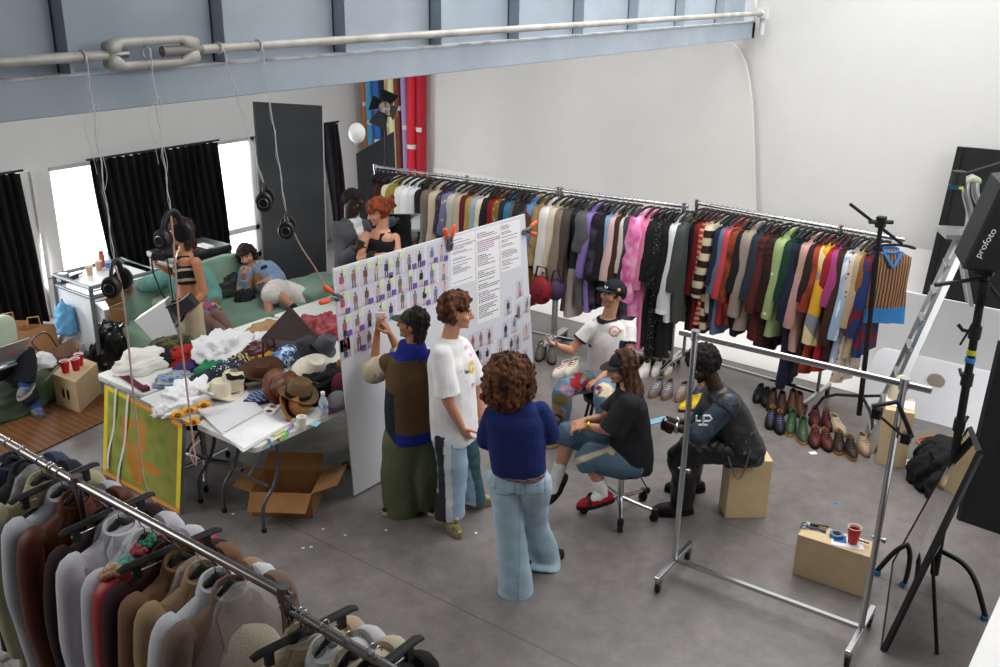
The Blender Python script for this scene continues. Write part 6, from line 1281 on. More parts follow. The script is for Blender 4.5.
curtain('wide black curtain drawn across the window wall behind the sofa', PY(91, 165, YC).x, PY(216, 142, YC).x, YC, PY(150, 152, YC).z, .03, 16, lean=.12)
YC2 = 10.0; xa, xb = PY(323, 124, YC2).x, PY(336, 124, YC2).x
curtain('narrow dark purple-black curtain right of the tall black flat', xa, xb, YC2, PY(330, 124, YC2).z, .03, 4, lean=.16, m=mat('#27222a', .95))
# tall black flat
q = [P(262, 291), P(327, 291)]; dn_ = Vector((0, 0, 0)); D1, D2 = dist(q[0]), dist(q[1])
a_, c_ = PD(254, 102, D1), PD(322, 106, D2); b0, b1 = PD(268, 310, D1), PD(328, 310, D2)
b0.z = 0; b1.z = 0
b = MB(); b.prism([b0, b1, c_, a_], (.02, .05, 0)); o = b.build('stage_flat', mat('#3c3e41', .7, pat='blotch', c2='#303234', sc_=2, var=.1), None, org=b0); tag(o, 'tall matt black wooden flat standing behind the sofa', 'panel')
b = MB(); t_ = Vector((.012, -.005, 0)); b.prism([b1, b1+t_, c_+t_, c_], (.02, .05, 0)); b.build('pale_edge', mat('#b9bdb8', .7), o)
# black leaning board by the rack, rolls of paper, lamp, lantern
D = 11.2; q = [PD(356, 154, D), PD(394, 132, D), PD(399, 190, D), PD(362, 230, D)]; q[2] = Vector((q[2].x, q[2].y, 0)); q[3] = Vector((q[3].x, q[3].y, 0))
b = MB(); b.prism(q, (.03, .03, 0)); o = b.build('stage_flat', mat('#303236', .8, var=.1), None, org=q[3]); tag(o, 'black flat with a slanting top behind the left end of the rack', 'panel')
RC = [(366, '#c47a45', 'thin orange brown', .05), (371, '#5aa5d6', 'pale blue', .06), (378, '#2f66b4', 'royal blue', .06), (384, '#20242c', 'black', .05), (389, '#c8a88c', 'skin toned', .045), (393, '#dfe0a8', 'pale yellow', .055), (399, '#7a3b2c', 'brick brown', .06), (406, '#a795c9', 'lavender', .055), (412, '#d0273c', 'scarlet', .075), (416, '#8e2a4a', 'plum', .05), (421, '#b01a2e', 'crimson', .07)]
for i, (px, col, de, r_) in enumerate(RC):
    c = PX(px, 120, 10.3-.02*(i % 3)); ln = .03 if i < 8 else -.02; b = MB(); b.cyl((c.x, c.y-ln, .02), (c.x, c.y+ln, 2.75), r_, n=16); o = b.build('backdrop_roll', mat(col, .7, var=.04), None, org=(c.x, c.y, .02), smooth='auto'); tag(o, de+' paper backdrop roll standing upright in the corner', 'paper roll', 'paper backdrop rolls')
    b = MB(); b.cyl((c.x, c.y, 1.9-.25*(i % 3)), (c.x, c.y, 1.96-.25*(i % 3)), r_*1.04, n=16); b.build('tape_band', mat('#dcdcdc', .6), o, smooth='auto')
D = 10.9; c = PD(385, 107, D); e = empty('spotlight', Vector((c.x, c.y, 0)), 'black spotlight with open barn doors in front of the paper rolls', 'lamp')
fc = (-AWAY-RIGHT*.1-UP*.15).normalized(); b = MB(); b.cyl(c-fc*.0, c-fc*.16, .075, .06, 18); b.build('housing', BLACKM, e, smooth='auto'); b = MB(); b.cyl(c+fc*.004, c+fc*.012, .065, n=18); b.build('lens', mat('#cfc8b8', .2, .3, pat='blotch', c2='#6a655a', sc_=30), e)
a1, a2 = frame_of(fc)
for k, (w_, l_) in enumerate(((.13, .1), (.15, .16), (.13, .08), (.15, .16))):
    an = PI/2*k+.4; o_ = a1*math.cos(an)+a2*math.sin(an); s_ = a1*-math.sin(an)+a2*math.cos(an); p0 = c+o_*.07; v_ = (o_*.85+fc*.5).normalized()*l_; b = MB(); b.prism([p0-s_*w_*.4, p0+s_*w_*.4, p0+v_+s_*w_*.7, p0+v_-s_*w_*.7], fc*.006); b.build('barn_door', BLACKM, e)
b = MB(); b.cyl(Vector((c.x, c.y, 0)), c-UP*.08, .016, n=10); b.build('stand', BLACKM, e)
b = MB(); b.tube([c+a1*.11-fc*.08, c+a1*.12-UP*.12-fc*.08, c-a1*.12-UP*.12-fc*.08, c-a1*.11-fc*.08], .01, 6); b.build('yoke', mat('#b06a3a', .5), e)
c = PD(357, 133, 11.6); b = MB(); b.sphere(c, (.1, .1, .12), 20, 14); o = b.build('wall_lamp', mat('#f4f4f2', .4), None, org=c, smooth=True); tag(o, 'white globe lamp on the wall between the curtain and the paper rolls', 'lamp'); b = MB(); b.cyl(c-UP*.12, c-UP*.135, .02, n=10); b.cyl(c+AWAY*.09, c+AWAY*.3, .03, n=10); b.build('fitting', mat('#9a9a9a', .5), o)
# sofa: a low green futon in quilted blocks
GRN = mat('#7b9583', .85, pat='blotch', c2='#6f8a77', sc_=2.5, bump=.3, bsc=12)
def cushion(name, c, d, R, m, parent, amp=.012, seed=0, p=.22):
    b = MB(); n = 30; mm = 16
    for_ = []
    c = Vector(c)
    for i in range(mm+1):
        t = -PI/2+PI*i/mm; row = []
        for j in range(n):
            q = 2*PI*j/n; cp = lambda v, e_: math.copysign(abs(v)**e_, v)
            row.append(Vector((d[0]/2*cp(math.cos(t), p)*cp(math.cos(q), p), d[1]/2*cp(math.cos(t), p)*cp(math.sin(q), p), d[2]/2*cp(math.sin(t), p*1.4))))
        for_.append(row)
    b.loft(for_); v = np.array([tuple(x) for x in b.v]); nz = npnoise(v, 9, seed); b.v = [c+R@(Vector(x)*(1+0*n_)+Vector((0, 0, amp*n_))) for x, n_ in zip(v, nz)]
    return b.build(name, m, parent, smooth=True) if parent else b
so = empty('sofa', (6.3, 8.0, 0), 'low sage green quilted sofa in front of the black curtain', 'sofa'); I3 = Matrix.Identity(3)
cushion('seat_cushion', (6.4, 7.8, .23), (2.5, .8, .46), I3, GRN, so, seed=1); cushion('seat_cushion', (5.4, 8.1, .22), (.8, .8, .4), I3, GRN, so, seed=2)
bk0, bk1 = P(205, 285, .62), P(252, 262, .62)
cushion('backrest', (5.95, 8.45, .5), (1.5, .34, .62), Matrix.Rotation(-.25, 3, 'X'), GRN, so, .02, 3); cushion('armrest', P(160, 312, .42), (.36, .75, .42), rotz(.1), mat('#94ab99', .85, bump=.3, bsc=12), so, .02, 4)
cushion('bolster', P(312, 297, .42), (.5, .34, .26), rotz(.3), GRN, so, .02, 5)
c = P(252, 290, .42); crumple('jacket', 'grey green camouflage jacket thrown on the sofa seat', 'jacket', 0, 0, .3, .17, .2, F('#41463f', pat='camo', c2='#2a2d29', sc_=12), 60, z=.44, group='things on the sofa', loc=P(238, 292, .42))
crumple('pouch', 'small dark pouch on the sofa seat in front of the camouflage jacket', 'bag', 0, 0, .12, .09, .12, F('#22252a'), 61, z=.44, group='things on the sofa', loc=P(245, 303, .42))
# flight case behind the sofa
c = P(222, 262, .5); c = Vector((6.45, 9.15, .0)); e = empty('flight_case', c, 'black hard case behind the sofa with a red and white label', 'case'); b = MB(); b.box(c+UP*.35, (.75, .5, .7)); b.build('case_body', BLACKP, e, bevel=.02); b = MB(); b.box(c+UP*.74, (.78, .53, .08)); b.build('lid', BLACKP, e, bevel=.02)
b = MB(); b.box(c+Vector((-.12, -.1, .79)), (.22, .1, .02)); b.build('red_label', mat('#c92a2a', .6), e); b = MB(); b.box(c+Vector((.1, -.15, .8)), (.1, .2, .02)); b.build('white_label', mat('#e6e6e6', .6), e); b = MB(); b.box(c+Vector((.05, -.262, .5)), (.1, .006, .12)); b.build('blue_sticker', mat('#2458b8', .6), e)
# metal trolley with white shelves
x0, x1, y0, y1, zt = 4.80, 5.56, 8.45, 9.1, .85
e = empty('trolley', ((x0+x1)/2, (y0+y1)/2, 0), 'grey tubular metal trolley with a white top beside the window', 'trolley'); TB = mat('#7d8385', .45, .6)
for x in (x0, x1):
    for y in (y0, y1): b = MB(); b.cyl((x, y, .0), (x, y, zt), .022, n=12); b.build('post', TB, e, smooth='auto')
for z in (zt, .12, zt-.1):
    b = MB(); b.tube([(x0, y0, z), (x1, y0, z), (x1, y1, z), (x0, y1, z), (x0, y0, z)], .02, 8); b.build('frame_ring', TB, e)
for z in (zt-.05, .14): b = MB(); b.box(((x0+x1)/2, (y0+y1)/2, z), (x1-x0-.04, y1-y0-.04, .015)); b.build('shelf', WHITEP, e)
b = MB(); b.box((x0+.01, (y0+y1)/2, .45), (.01, y1-y0-.05, .62)); b.build('side_panel', mat('#e2e6ea', .6), e)
cup(90, 272, zt-.04, '#c9a98a', 'tan paper cup on the trolley, left of the pair', loc=P(90, 275, zt-.04)); cup(99, 266, zt-.04, '#c4a184', 'tan paper cup on the trolley, right of the pair', loc=P(99, 270, zt-.04))
c = P(109, 270, zt-.04); b = MB(); b.lathe([(.03, 0), (.03, .12), (.014, .16), (.014, .19)], c, 16); o = b.build('water_bottle', mat('#cfe0f0', .1, alpha=.6, var=0), None, org=c, smooth='auto'); tag(o, 'clear water bottle with blue label on the trolley top', 'bottle'); b = MB(); b.lathe([(.0315, .03), (.0315, .08)], c, 16, cap0=False, cap1=False); b.build('bottle_label', mat('#3a63b8', .5), o, smooth=True)
c = P(103, 270, zt-.04)+Vector((.06, .1, 0)); b = MB(); b.lathe([(.03, 0), (.03, .13), (.02, .15)], c, 14); o = b.build('jar', mat('#b5552d', .4), None, org=c, smooth='auto'); tag(o, 'orange jar with a red lid behind the cups on the trolley', 'jar'); b = MB(); b.lathe([(.024, .15), (.024, .175)], c, 14); b.build('lid', mat('#a02020', .4), o)
c = P(70, 279, zt-.03); b = MB(); b.box(c+UP*.01, (.2, .07, .05), rotz(.4)); o = b.build('radio', BLACKP, None, org=c, bevel=.01); tag(o, 'black handheld radio lying on the trolley top', 'radio'); b = MB(); b.cyl(c+rotz(.4)@Vector((.1, 0, .01)), c+rotz(.4)@Vector((.2, 0, .01)), .008, n=8); b.build('antenna', BLACKP, o)
c = P(63, 276, zt-.0); b = MB(); b.box(c, (.07, .1, .06), rotz(.4)); o = b.build('charger', mat('#8fa6b4', .4), None, org=c, bevel=.008); tag(o, 'small grey blue charger beside the black radio on the trolley', 'charger'); b = MB(); b.tube([c, c+Vector((.0, .05, -.02)), c+Vector((-.1, .12, -.03))], .006, 6); b.build('cable', BLACKP, o)
def carton(label, px, py, z, d, m, rz, patch=None, lidop=None, name='carton'):
    c = P(px, py, z); R = rotz(rz); b = MB(); b.box(c+UP*d[2]/2, d, R); o = b.build(name, m, None, org=c, bevel=.004); tag(o, label, 'box', 'cartons beside the trolley')
    if patch: b = MB(); b.box(c+R@Vector((d[0]*.1, -d[1]/2-.002, d[2]*.55)), (d[0]*.35, .004, d[2]*.4), R); b.build('pink_patch', mat(patch, .6), o)
    if lidop:
        for s in (-1, 1): b = MB(); b.prism([c+R@Vector((-d[0]/2, s*d[1]/2, d[2])), c+R@Vector((d[0]/2, s*d[1]/2, d[2])), c+R@Vector((d[0]/2, s*d[1]*.75, d[2]+.08)), c+R@Vector((-d[0]/2, s*d[1]*.75, d[2]+.08))], (0, 0, .004)); b.build('flap', m, o)
    return o
carton('white carton with a pink square behind the black rubbish bag', 119, 330, .15, (.36, .3, .3), mat('#e2e2e4', .6), -.2, '#e0389c', name='white_carton')
carton('white and magenta packet standing right of the pink square carton', 131, 332, .1, (.1, .2, .34), mat('#e6e4e8', .6), .1, '#d9409a', name='packet')
carton('open cardboard carton with magenta contents on the trolley shelf', 83, 330, .16, (.22, .2, .3), CARD, .3, '#c53a8a', True)
carton('low white box under the trolley', 92, 352, .02, (.5, .35, .2), mat('#dfe1e4', .6), .1, name='low_box')
carton('small open cardboard carton beside the black bin', 127, 318, .35, (.25, .2, .14), CARD, .2, None, True)
crumple('cloth_strip', 'bunched sky blue cloth hanging at the trolley side', 'cloth', 0, 0, .1, .12, .3, mat('#6aa9d4', .8), 63, z=.32, group='things on the trolley', loc=P(66, 325, .4), amp=.18)
crumple('plastic_sheeting', 'white plastic sheeting crumpled on the trolley bottom shelf', 'plastic', 0, 0, .28, .22, .14, TU, 64, z=.15, group='things on the trolley', loc=P(88, 335, .2))
c = P(121, 318, .0); c = Vector((5.75, 9.0, 0)); b = MB(); b.lathe([(.15, 0), (.17, .6), (.16, .6), (.14, .02)], c, 22); o = b.build('waste_bin', mat('#2c2b30', .6), None, org=c, smooth='auto'); tag(o, 'tall dark cylindrical bin behind the black headphones', 'bin'); b = MB(); b.lathe([(.168, .585), (.178, .6), (.168, .612)], c, 22); b.build('rim', BLACKP, o, smooth=True)
BAGM = mat('#0e0e10', .22, bump=.8, bsc=9)
o = crumple('rubbish_bag', 'shiny black rubbish bag on the floor beside the trolley', 'bag', 120, 362, .26, .24, .42, BAGM, 65, z=.0, group=None, amp=.22, loc=P(121, 362, .0)); 
b = MB(); c = P(104, 334, .35); b.sphere(c, (.07, .06, .07), 10, 7); b.build('knot', BAGM, o, smooth=True)
for x, y, r_, de in ((15, 362, .2, 'taller brown paper carrier bag, left of the pair by the curtain'), (40, 362, .0, 'wider brown paper carrier bag, right of the pair by the curtain')):
    c = P(x, y, 0); R = rotz(-.5+r_); w_, d__, h_ = (.34, .16, .42) if x < 20 else (.4, .18, .38); b = MB(); rings = []
    for z in (0, .3, .6, .85, 1.0): rings.append([c+R@Vector((sx*w_/2*(1+.04*math.sin(z*7+sx)), sy*d__/2*(1-.45*z**2), h_*z+.02*math.sin(3*sx+sy+z))) for sx, sy in ((-1, -1), (-.33, -1.05), (.33, -.95), (1, -1), (1, 1), (.33, 1), (-.33, 1), (-1, 1))])
    b.loft(rings, cap1=False); o = b.build('paper_bag', mat('#a87a50', .85, bump=.5, bsc=10), None, org=c, smooth='auto'); tag(o, de, 'bag', 'brown paper bags'); b = MB(); b.tube([c+R@Vector((-.06, 0, h_)), c+R@Vector((-.05, 0, h_+.1)), c+R@Vector((.05, 0, h_+.1)), c+R@Vector((.06, 0, h_))], .006, 6); b.build('handle', mat('#b98d60', .8), o)
c = P(64, 378, 0); b = MB(); rings = []
for z, k in ((0, .9), (.3, 1.05), (.6, 1.05), (.85, 1.1), (1.0, 1.15)): rings.append([c+rotz(.3)@Vector((.2*k*math.cos(q)*(1.0), .09*k*math.sin(q)*(1+.3*z), .3*z+.035*math.cos(2*q)*z)) for q in [2*PI*i/24 for i in range(24)]])
b.loft(rings, cap1=False); b.loft([[v+UP*-.004 for v in rings[-1]], [c+(v-c)*.9-UP*.03 for v in rings[-1]], [c+(v-c)*.8+UP*.05 for v in rings[1]]], cap0=False); o = b.build('tote_bag', mat('#8a6a58', .5, var=.15), None, org=c, smooth='auto'); tag(o, 'slouchy tan and pink leather tote behind the three red cups', 'bag')
b = MB(); b.tube(smoothpts([c+Vector((-.16, .05, .3)), c+Vector((-.2, .1, .42)), c+Vector((-.05, .12, .46)), c+Vector((.02, .08, .3))], [1]*4, 5)[0], .009, 6); b.build('handle', mat('#3a2b25', .5), o)
crumple('plastic_bag', 'small crumpled white plastic bag between the beanbag and the tote', 'bag', 0, 0, .13, .11, .1, TU, 66, z=.42, group=None, loc=P(41, 366, .42))
# beanbag and pillow
BG = mat('#55644f', .85, pat='blotch', c2='#4a5946', sc_=3, bump=.4, bsc=10)
c = P(-6, 404, 0); o = crumple('beanbag', 'large dark green beanbag at the left edge under the laptop user', 'beanbag', 0, 0, .56, .5, .36, BG, 67, z=.0, group=None, amp=.07, loc=c); b = MB(); b.tube(smoothpts([c+Vector((.25, -.5, .28)), c+Vector((.45, -.35, .3)), c+Vector((.6, -.1, .2))], [1]*3, 5)[0], .01, 6); b.build('piping', mat('#7d8c72', .8), o)
ph_ = P(0, 335, .55); bb = cushion('pillow', ph_, (.35, .14, .34), rotz(.4), mat('#b9c9b4', .85), None, .01, 7, .5); o = bb.build('pillow', mat('#b9c9b4', .85, bump=.3, bsc=20), None, org=ph_, smooth=True); tag(o, 'pale green pillow at the left edge above the laptop', 'pillow')
b = MB(); c = P(52, 424, .006); b.box(c, (1.3, .7, .012), rotz(.15)); o = b.build('floor_board', mat('#7a5232', .6, pat='sx', c2='#6a4528', sc_=5, var=.12), None, org=c); tag(o, 'brown wooden board on the floor under the beanbag and the red cup box', 'board')
# plywood apple boxes
def apple_box(label, pts, h, group='plywood apple boxes', holes=None, mark=None):
    c = sum(pts, Vector())/4; b = MB(); b.prism(pts, (0, 0, h)); o = b.build('apple_box', PLY, None, org=c, bevel=.004); tag(o, label, 'box', group)
    if holes:
        a_, c_ = pts[holes[0]], pts[holes[1]]; ax_ = (c_-a_).normalized(); nn = ax_.cross(UP).normalized(); 
        if nn.dot((a_+c_)/2-c) < 0: nn = -nn
        for s_ in (-.035, .035):
            m_ = (a_+c_)/2+UP*h*holes[2]+ax_*s_+nn*.001; b = MB(); b.prism([m_+ax_*(.017*math.cos(q)*(1 if 1 else 0))+UP*(.05*math.copysign(abs(math.sin(q))**.7, math.sin(q))) for q in [2*PI*i/20 for i in range(20)]], nn*.002); b.build('hand_hole', mat('#120d09', .9), o)
    return o
fl, fr_, bk = P(58, 412, 0), P(84, 412, 0), P(103, 396, 0)
A_ = P(80, 414); B_ = P(57, 405); v_ = P(103, 392)-A_; apple_box('plywood box holding three red cups beside the beanbag', [B_, A_, A_+v_.normalized()*.45, B_+v_.normalized()*.45], .31, holes=(0, 1, .5))
top = (A_+B_)/2+v_.normalized()*.22
for k, (x, y, de) in enumerate(((62, 384, 'nearest red plastic cup on the plywood box at the left'), (76, 380, 'middle red plastic cup on the plywood box at the left'), (80, 373, 'rearmost red plastic cup on the plywood box at the left'))): cup(x, y-1, .31, '#c4141f', de, .028, .042, .115, '#f2eeee', 'red cups on the left box', loc=(A_+B_)/2+v_.normalized()*(.1, .2, .3)[k]+(A_-B_).normalized()*(-.04, .04, .02)[k]+UP*.311)
A_ = P(725, 518); B_ = P(766, 518); v_ = Vector((.2, .12, 0)); n_ = (B_-A_).normalized(); w_ = Vector((-n_.y, n_.x, 0)); 
if w_.dot(AWAY) < 0: w_ = -w_
apple_box('upright plywood box that the man in the leather vest sits on', [A_, B_, B_+w_*.2, A_+w_*.2], .475)
A_, B_ = P(792, 574), P(863, 598); n_ = (B_-A_).normalized(); w_ = Vector((-n_.y, n_.x, 0)); w_ = w_ if w_.dot(AWAY) > 0 else -w_
LB = [A_, B_, B_+w_*.2, A_+w_*.2]; apple_box('low plywood box with a red cup and blue tape in the right foreground', LB, .31, holes=(1, 2, .55))
A_, B_ = P(876, 464), P(905, 469); n_ = (B_-A_).normalized(); w_ = Vector((-n_.y, n_.x, 0)); w_ = w_ if w_.dot(AWAY) > 0 else -w_
TB_ = [A_, B_, B_+w_*.3, A_+w_*.3]; apple_box('upright plywood box by the ladder with a white sheet on top', TB_, .5)
# ------------------------------------------------------------------ right side: rolling rack, stool, ladder, stands, mirror
zt = 1.72; L0 = P(673, 575); R0 = P(858, 645); dirr = (R0-L0).normalized(); pl, pr = P(676, 336, zt), P(927, 393, zt)
rk = rail_rack('rolling_rack', 'empty chrome rolling clothes rack in the right foreground', (L0-dirr*.1).to_2d().to_3d(), (R0+dirr*.14).to_2d().to_3d(), zt, (.1/((R0-L0).length+.24), 1-.14/((R0-L0).length+.24)), .27, .02, None)
for q, zz in ((L0, .8), (R0, .75)): b = MB(); b.cyl(q+Vector((0, -.03, zz)), q+Vector((0, .03, zz)), .008, n=8); b.cyl(q+Vector((0, -.05, zz)), q+Vector((0, -.03, zz)), .016, n=8); b.build('thumb_screw', STEEL, rk)
c = R0+UP*(zt-.02); e = empty('grip_bracket', c, 'black grip bracket with two clamps hanging from the rolling rack rail', 'clamp')
Dg = dist(c)-.05; b = MB(); b.tube([PD(872, 406, Dg), PD(897, 402, Dg), PD(901, 410, Dg), PD(912, 437, Dg)], .013, 8); b.build('arm', BLACKM, e, smooth='auto'); b = MB(); b.tube([PD(876, 413, Dg), PD(905, 438, Dg)], .008, 6); b.build('cross_bar', BLACKM, e)
for x, y in ((877, 413), (906, 438)): b = MB(); b.box(PD(x, y, Dg), (.05, .05, .06)); b.build('clamp_head', BLACKM, e, bevel=.005)
# wheeled stool
c = P(619, 512); e = empty('wheeled_stool', c, 'black stool on a chrome star base with casters under the long-haired woman', 'stool')
sz = SEAT.z+.02; b = MB(); b.lathe([(.02, sz-.07), (.14, sz-.05), (.155, sz-.02), (.15, sz+.01), (.1, sz+.02)], c, 28); b.build('seat', BLACKP, e, smooth='auto'); b = MB(); b.cyl(c+UP*.1, c+UP*(sz-.05), .024, n=16); b.build('gas_column', CHROME, e, smooth='auto')
b = MB(); b.tube([c+UP*(sz-.08), c+RIGHT*.14+UP*(sz-.1), c+RIGHT*.2+UP*(sz-.2)], [.006, .006, .006], 6); b.sphere(c+RIGHT*.205+UP*(sz-.215), (.018, .018, .028), 10, 7); b.build('height_lever', BLACKM, e)
for a in (-95, -25, 42, 110, 185):
    d = dirv(a); b = MB(); b.tube([c+UP*.13, c+d*.27+UP*.085], [.024, .014], 8, flat=.8); b.build('spoke', CHROME, e, smooth='auto'); w0 = c+d*.27; b = MB(); b.cyl(w0+UP*.1, w0+UP*.06, .022, .026, 12); b.build('caster_fork', BLACKM, e); s_ = d.cross(UP); b = MB(); b.cyl(w0+UP*.032-s_*.02, w0+UP*.032+s_*.02, .032, n=16); b.build('caster', RUBBER, e, smooth='auto')
c = P(600, 445, 0); c = Vector((hipN.x, hipN.y, 0)); e = empty('low_stool', c, 'black stool under the seated man in the black cap', 'stool'); b = MB(); b.lathe([(.17, hipN.z-.17), (.18, hipN.z-.12), (.16, hipN.z-.11)], c, 24); b.build('seat', BLACKP, e, smooth='auto')
for a in (45, 135, 225, 315): d = dirv(a); b = MB(); b.cyl(c+d*.13+UP*(hipN.z-.16), c+d*.2, .014, n=8); b.build('leg', BLACKM, e)
# shoes on the floor
def shoe_proto(col, sole, lace, inner, kind='shoe', h=.06, m=None):
    b = MB(); L_ = .28
    def ring(z, k, sx=0.0, wk=1.0): return [Vector((sx+math.cos(q)*L_/2*k, math.sin(q)*(.052 if math.cos(q) > -.15 else .042)*wk*min(1, k)**.5, z)) for q in [2*PI*i/24 for i in range(24)]]
    b.loft([ring(.024, 1.0), ring(.045, .98), ring(.068, .88, -.012, .98), ring(.078+h*.15, .66, -.038, .95), ring(.085+h*.5, .46, -.066, .95), ring(.09+h, .4, -.075, .95), ring(.088+h, .36, -.075, .85), ring(.06, .34, -.075, .8)], cap1=True)
    o = b.build(kind, m or mat(col, .6, var=.15), smooth='auto'); b = MB(); b.loft([ring(0, 1.01), ring(.012, 1.04), ring(.03, 1.03)]); b.build('sole', mat(sole, .8), o, smooth='auto')
    b = MB(); b.loft([ring(.089+h, .385, -.075, .9), ring(.085+h, .34, -.075, .8), ring(.06, .33, -.075, .8)], cap0=False); b.build('lining', mat(inner, .7), o, smooth='auto')
    b = MB()
    for i in range(4): x = .055-.026*i; z = .072+.011*i; b.tube([(x, -.028, z), (x+.004, 0, z+.014), (x-.004, .028, z)], .0045, 6)
    b.build('laces', mat(lace, .8), o); return o
SH = [('pair of grey hiking trainers', '#5a534c', '#2e2b28', '#8a8078', '#3a4a66', .05, [(539, 358), (552, 361)], -95), ('pair of white trainers with red stripes', '#d8d2c6', '#cfc6b4', '#a82a2a', '#9a9a9a', .03, [(556, 374), (568, 372)], -125), ('pair of beige camouflage trainers', None, '#2e2b22', '#8a7a55', '#3a3226', .04, [(641, 360), (652, 361)], -120), ('pair of olive pointed shoes', '#4a4a22', '#1f1e14', '#3c3b1c', '#2a2a18', .02, [(661, 361), (671, 362)], -70), ('pair of white leather trainers', '#dcdad2', '#cfccc2', '#eeeeea', '#8f8a7c', .03, [(641, 375), (655, 374)], -115), ('single white and tan trainer', '#d5d0c4', '#b79b6a', '#e6e2d8', '#a8834f', .03, [(665, 373)], -110), ('pair of lilac grey suede trainers', '#6f6468', '#8a6a48', '#c9bfb8', '#5a4a48', .04, [(652, 394), (665, 396)], -118), ('single taupe suede trainer', '#7a6a60', '#96754e', '#d0c6bc', '#5a4a42', .04, [(678, 398)], -115), ('pair of fluffy yellow slippers', '#e0bd1e', '#3a3050', '#e8c93a', '#c9a414', .02, [(683, 408), (691, 407)], -140), ('pair of navy and orange trainers', '#28304a', '#7a5a32', '#c9852e', '#3a2a2a', .03, [(697, 394), (707, 398)], -120),
 ('pair of black pointed loafers', '#121214', '#0c0c0c', '#1a1a1c', '#26211f', .02, [(757, 399), (766, 403)], -110), ('pair of chocolate suede boots', '#2f1c16', '#1f1512', '#3a241c', '#1a1210', .06, [(771, 408), (782, 411)], -105), ('pair of brown ankle boots behind the green ones', '#4a2c1c', '#2a1a12', '#5a3a26', '#2a1a12', .08, [(792, 411), (801, 414)], -100), ('pair of black beaded trainers', '#15151b', '#0e0e12', '#6a68a8', '#b4742a', .05, [(770, 425), (780, 430)], -105), ('pair of green suede boots with yellow laces', '#2f4a30', '#b98a4a', '#d6a21f', '#3a5a3a', .08, [(790, 432), (803, 440)], -105), ('rear pair of burgundy derby shoes', '#4a1a1a', '#1f0f0f', '#3a1414', '#a8703a', .03, [(815, 424), (829, 427)], -100), ('front pair of burgundy derby shoes', '#4e1e1a', '#1f0f0f', '#3a1414', '#b07a3e', .03, [(815, 444), (828, 447)], -100), ('single beige canvas shoe', '#b8a68c', '#a39277', '#c9baa2', '#9a8262', .03, [(842, 432)], -75), ('pair of dark brown moc shoes with tan soles', '#2a1a14', '#9a6f3e', '#1e1410', '#a8783f', .04, [(839, 450), (853, 456)], -100), ('single sandy suede shoe by the stand leg', '#a89478', '#94805f', '#b8a68a', '#8a7656', .03, [(866, 452)], -90)]
for si, (de, col, sole, lace, inner, h, pts, ang) in enumerate(SH):
    src = None
    for k, (x, y) in enumerate(pts):
        c = P(x, y, .03); c.z = 0; d = dirv(ang+(4 if k else -4)); rz = math.atan2(d.y, d.x)
        c -= d*.09
        base = de.replace('pair of ', '').replace('single ', '').replace('rear pair', 'rear pair').replace('trainers', 'trainer').replace('shoes', 'shoe').replace('loafers', 'loafer').replace('boots', 'boot').replace('slippers', 'slipper').replace('green ones', 'green boots')
        lab = ('single '+base+' on the floor under the racks') if len(pts) == 1 else (('left one of the ', 'right one of the ')[k]+de.replace('pair of ', '')+' on the floor')
        if src is None: src = shoe_proto(col or '#777', sole, lace, inner, 'shoe', h, None if col else mat('#8d7c58', .8, pat='camo', c2='#3c3420', sc_=30)); o = src; o.location = c; o.rotation_euler = (0, 0, rz)
        else:
            o = src.copy(); COL.objects.link(o); o.location = c; o.rotation_euler = (0, 0, rz)
            for ch in src.children: g = ch.copy(); COL.objects.link(g); g.parent = o
        tag(o, lab, 'shoe', 'shoes on the floor under the racks')
# on the low plywood box
bz = .31; U_ = (LB[1]-LB[0]).normalized(); V_ = (LB[3]-LB[0]).normalized(); at = lambda u, v, z=bz: LB[0]+U_*u+V_*v+UP*z; Rb_ = basis(U_, V_, UP)
b = MB(); b.box(at(.3, .09, bz+.002), (.2, .13, .003), Rb_@rotz(.25)); o = b.build('paper_sheet', WHITEPAPER, None, org=at(.3, .09)); tag(o, 'white paper with blue print under the red cup on the low box', 'paper sheet'); b = MB(); b.box(at(.25, .1, bz+.0045), (.08, .09, .001), Rb_@rotz(.25)); b.build('blue_print', mat('#3f6fb5', .8), o)
cup(0, 0, 0, '#c4202a', 'red paper cup on the low plywood box in the right foreground', .03, .043, .115, '#e6ded0', None, loc=at(.33, .1, bz+.006))
c = at(.22, .12, bz+.006); b = MB(); b.lathe([(.045, 0), (.045, .022), (.032, .022), (.032, 0)], c, 26); o = b.build('tape_roll', mat('#2f83c0', .5), None, org=c, smooth='auto'); tag(o, 'roll of blue masking tape on the low plywood box', 'tape'); b = MB(); b.lathe([(.0325, .0), (.0325, .0225), (.03, .0225), (.03, 0)], c, 26); b.build('core', mat('#c9b48f', .8), o)
for k, (u, v, col, de, w_) in enumerate(((.09, .17, '#141415', 'black stapler at the back corner of the low plywood box', .1), (.08, .12, '#3a4d78', 'pair of blue grey scissors on the low plywood box', .11), (.12, .15, '#b08a3c', 'brass coloured clip beside the black stapler on the low box', .05), (.38, .13, '#6a2a2a', 'dark red pen beside the red cup on the low box', .09))):
    c = at(u, v, bz+.012); b = MB(); R_ = Rb_@rotz(.3-.2*k)
    if k == 1:
        for s_ in (-1, 1): b.tube([c+R_@Vector((-.06, s_*.012, 0)), c+R_@Vector((.07, -s_*.008, 0))], .006, 6); b.lathe([(.02, -.004), (.024, 0), (.02, .004), (.016, 0)], c+R_@Vector((-.075, s_*.02, 0)), 14, cap0=False, cap1=False)
    else: b.tube([c-R_@Vector((w_/2, 0, 0)), c+R_@Vector((w_/2, 0, .005*k))], .011 if k == 0 else .006, 8, round_=True)
    o = b.build(('stapler', 'scissors', 'clip', 'pen')[k], mat(col, .5), None, org=c, smooth='auto'); tag(o, de, ('stapler', 'scissors', 'clip', 'pen')[k])
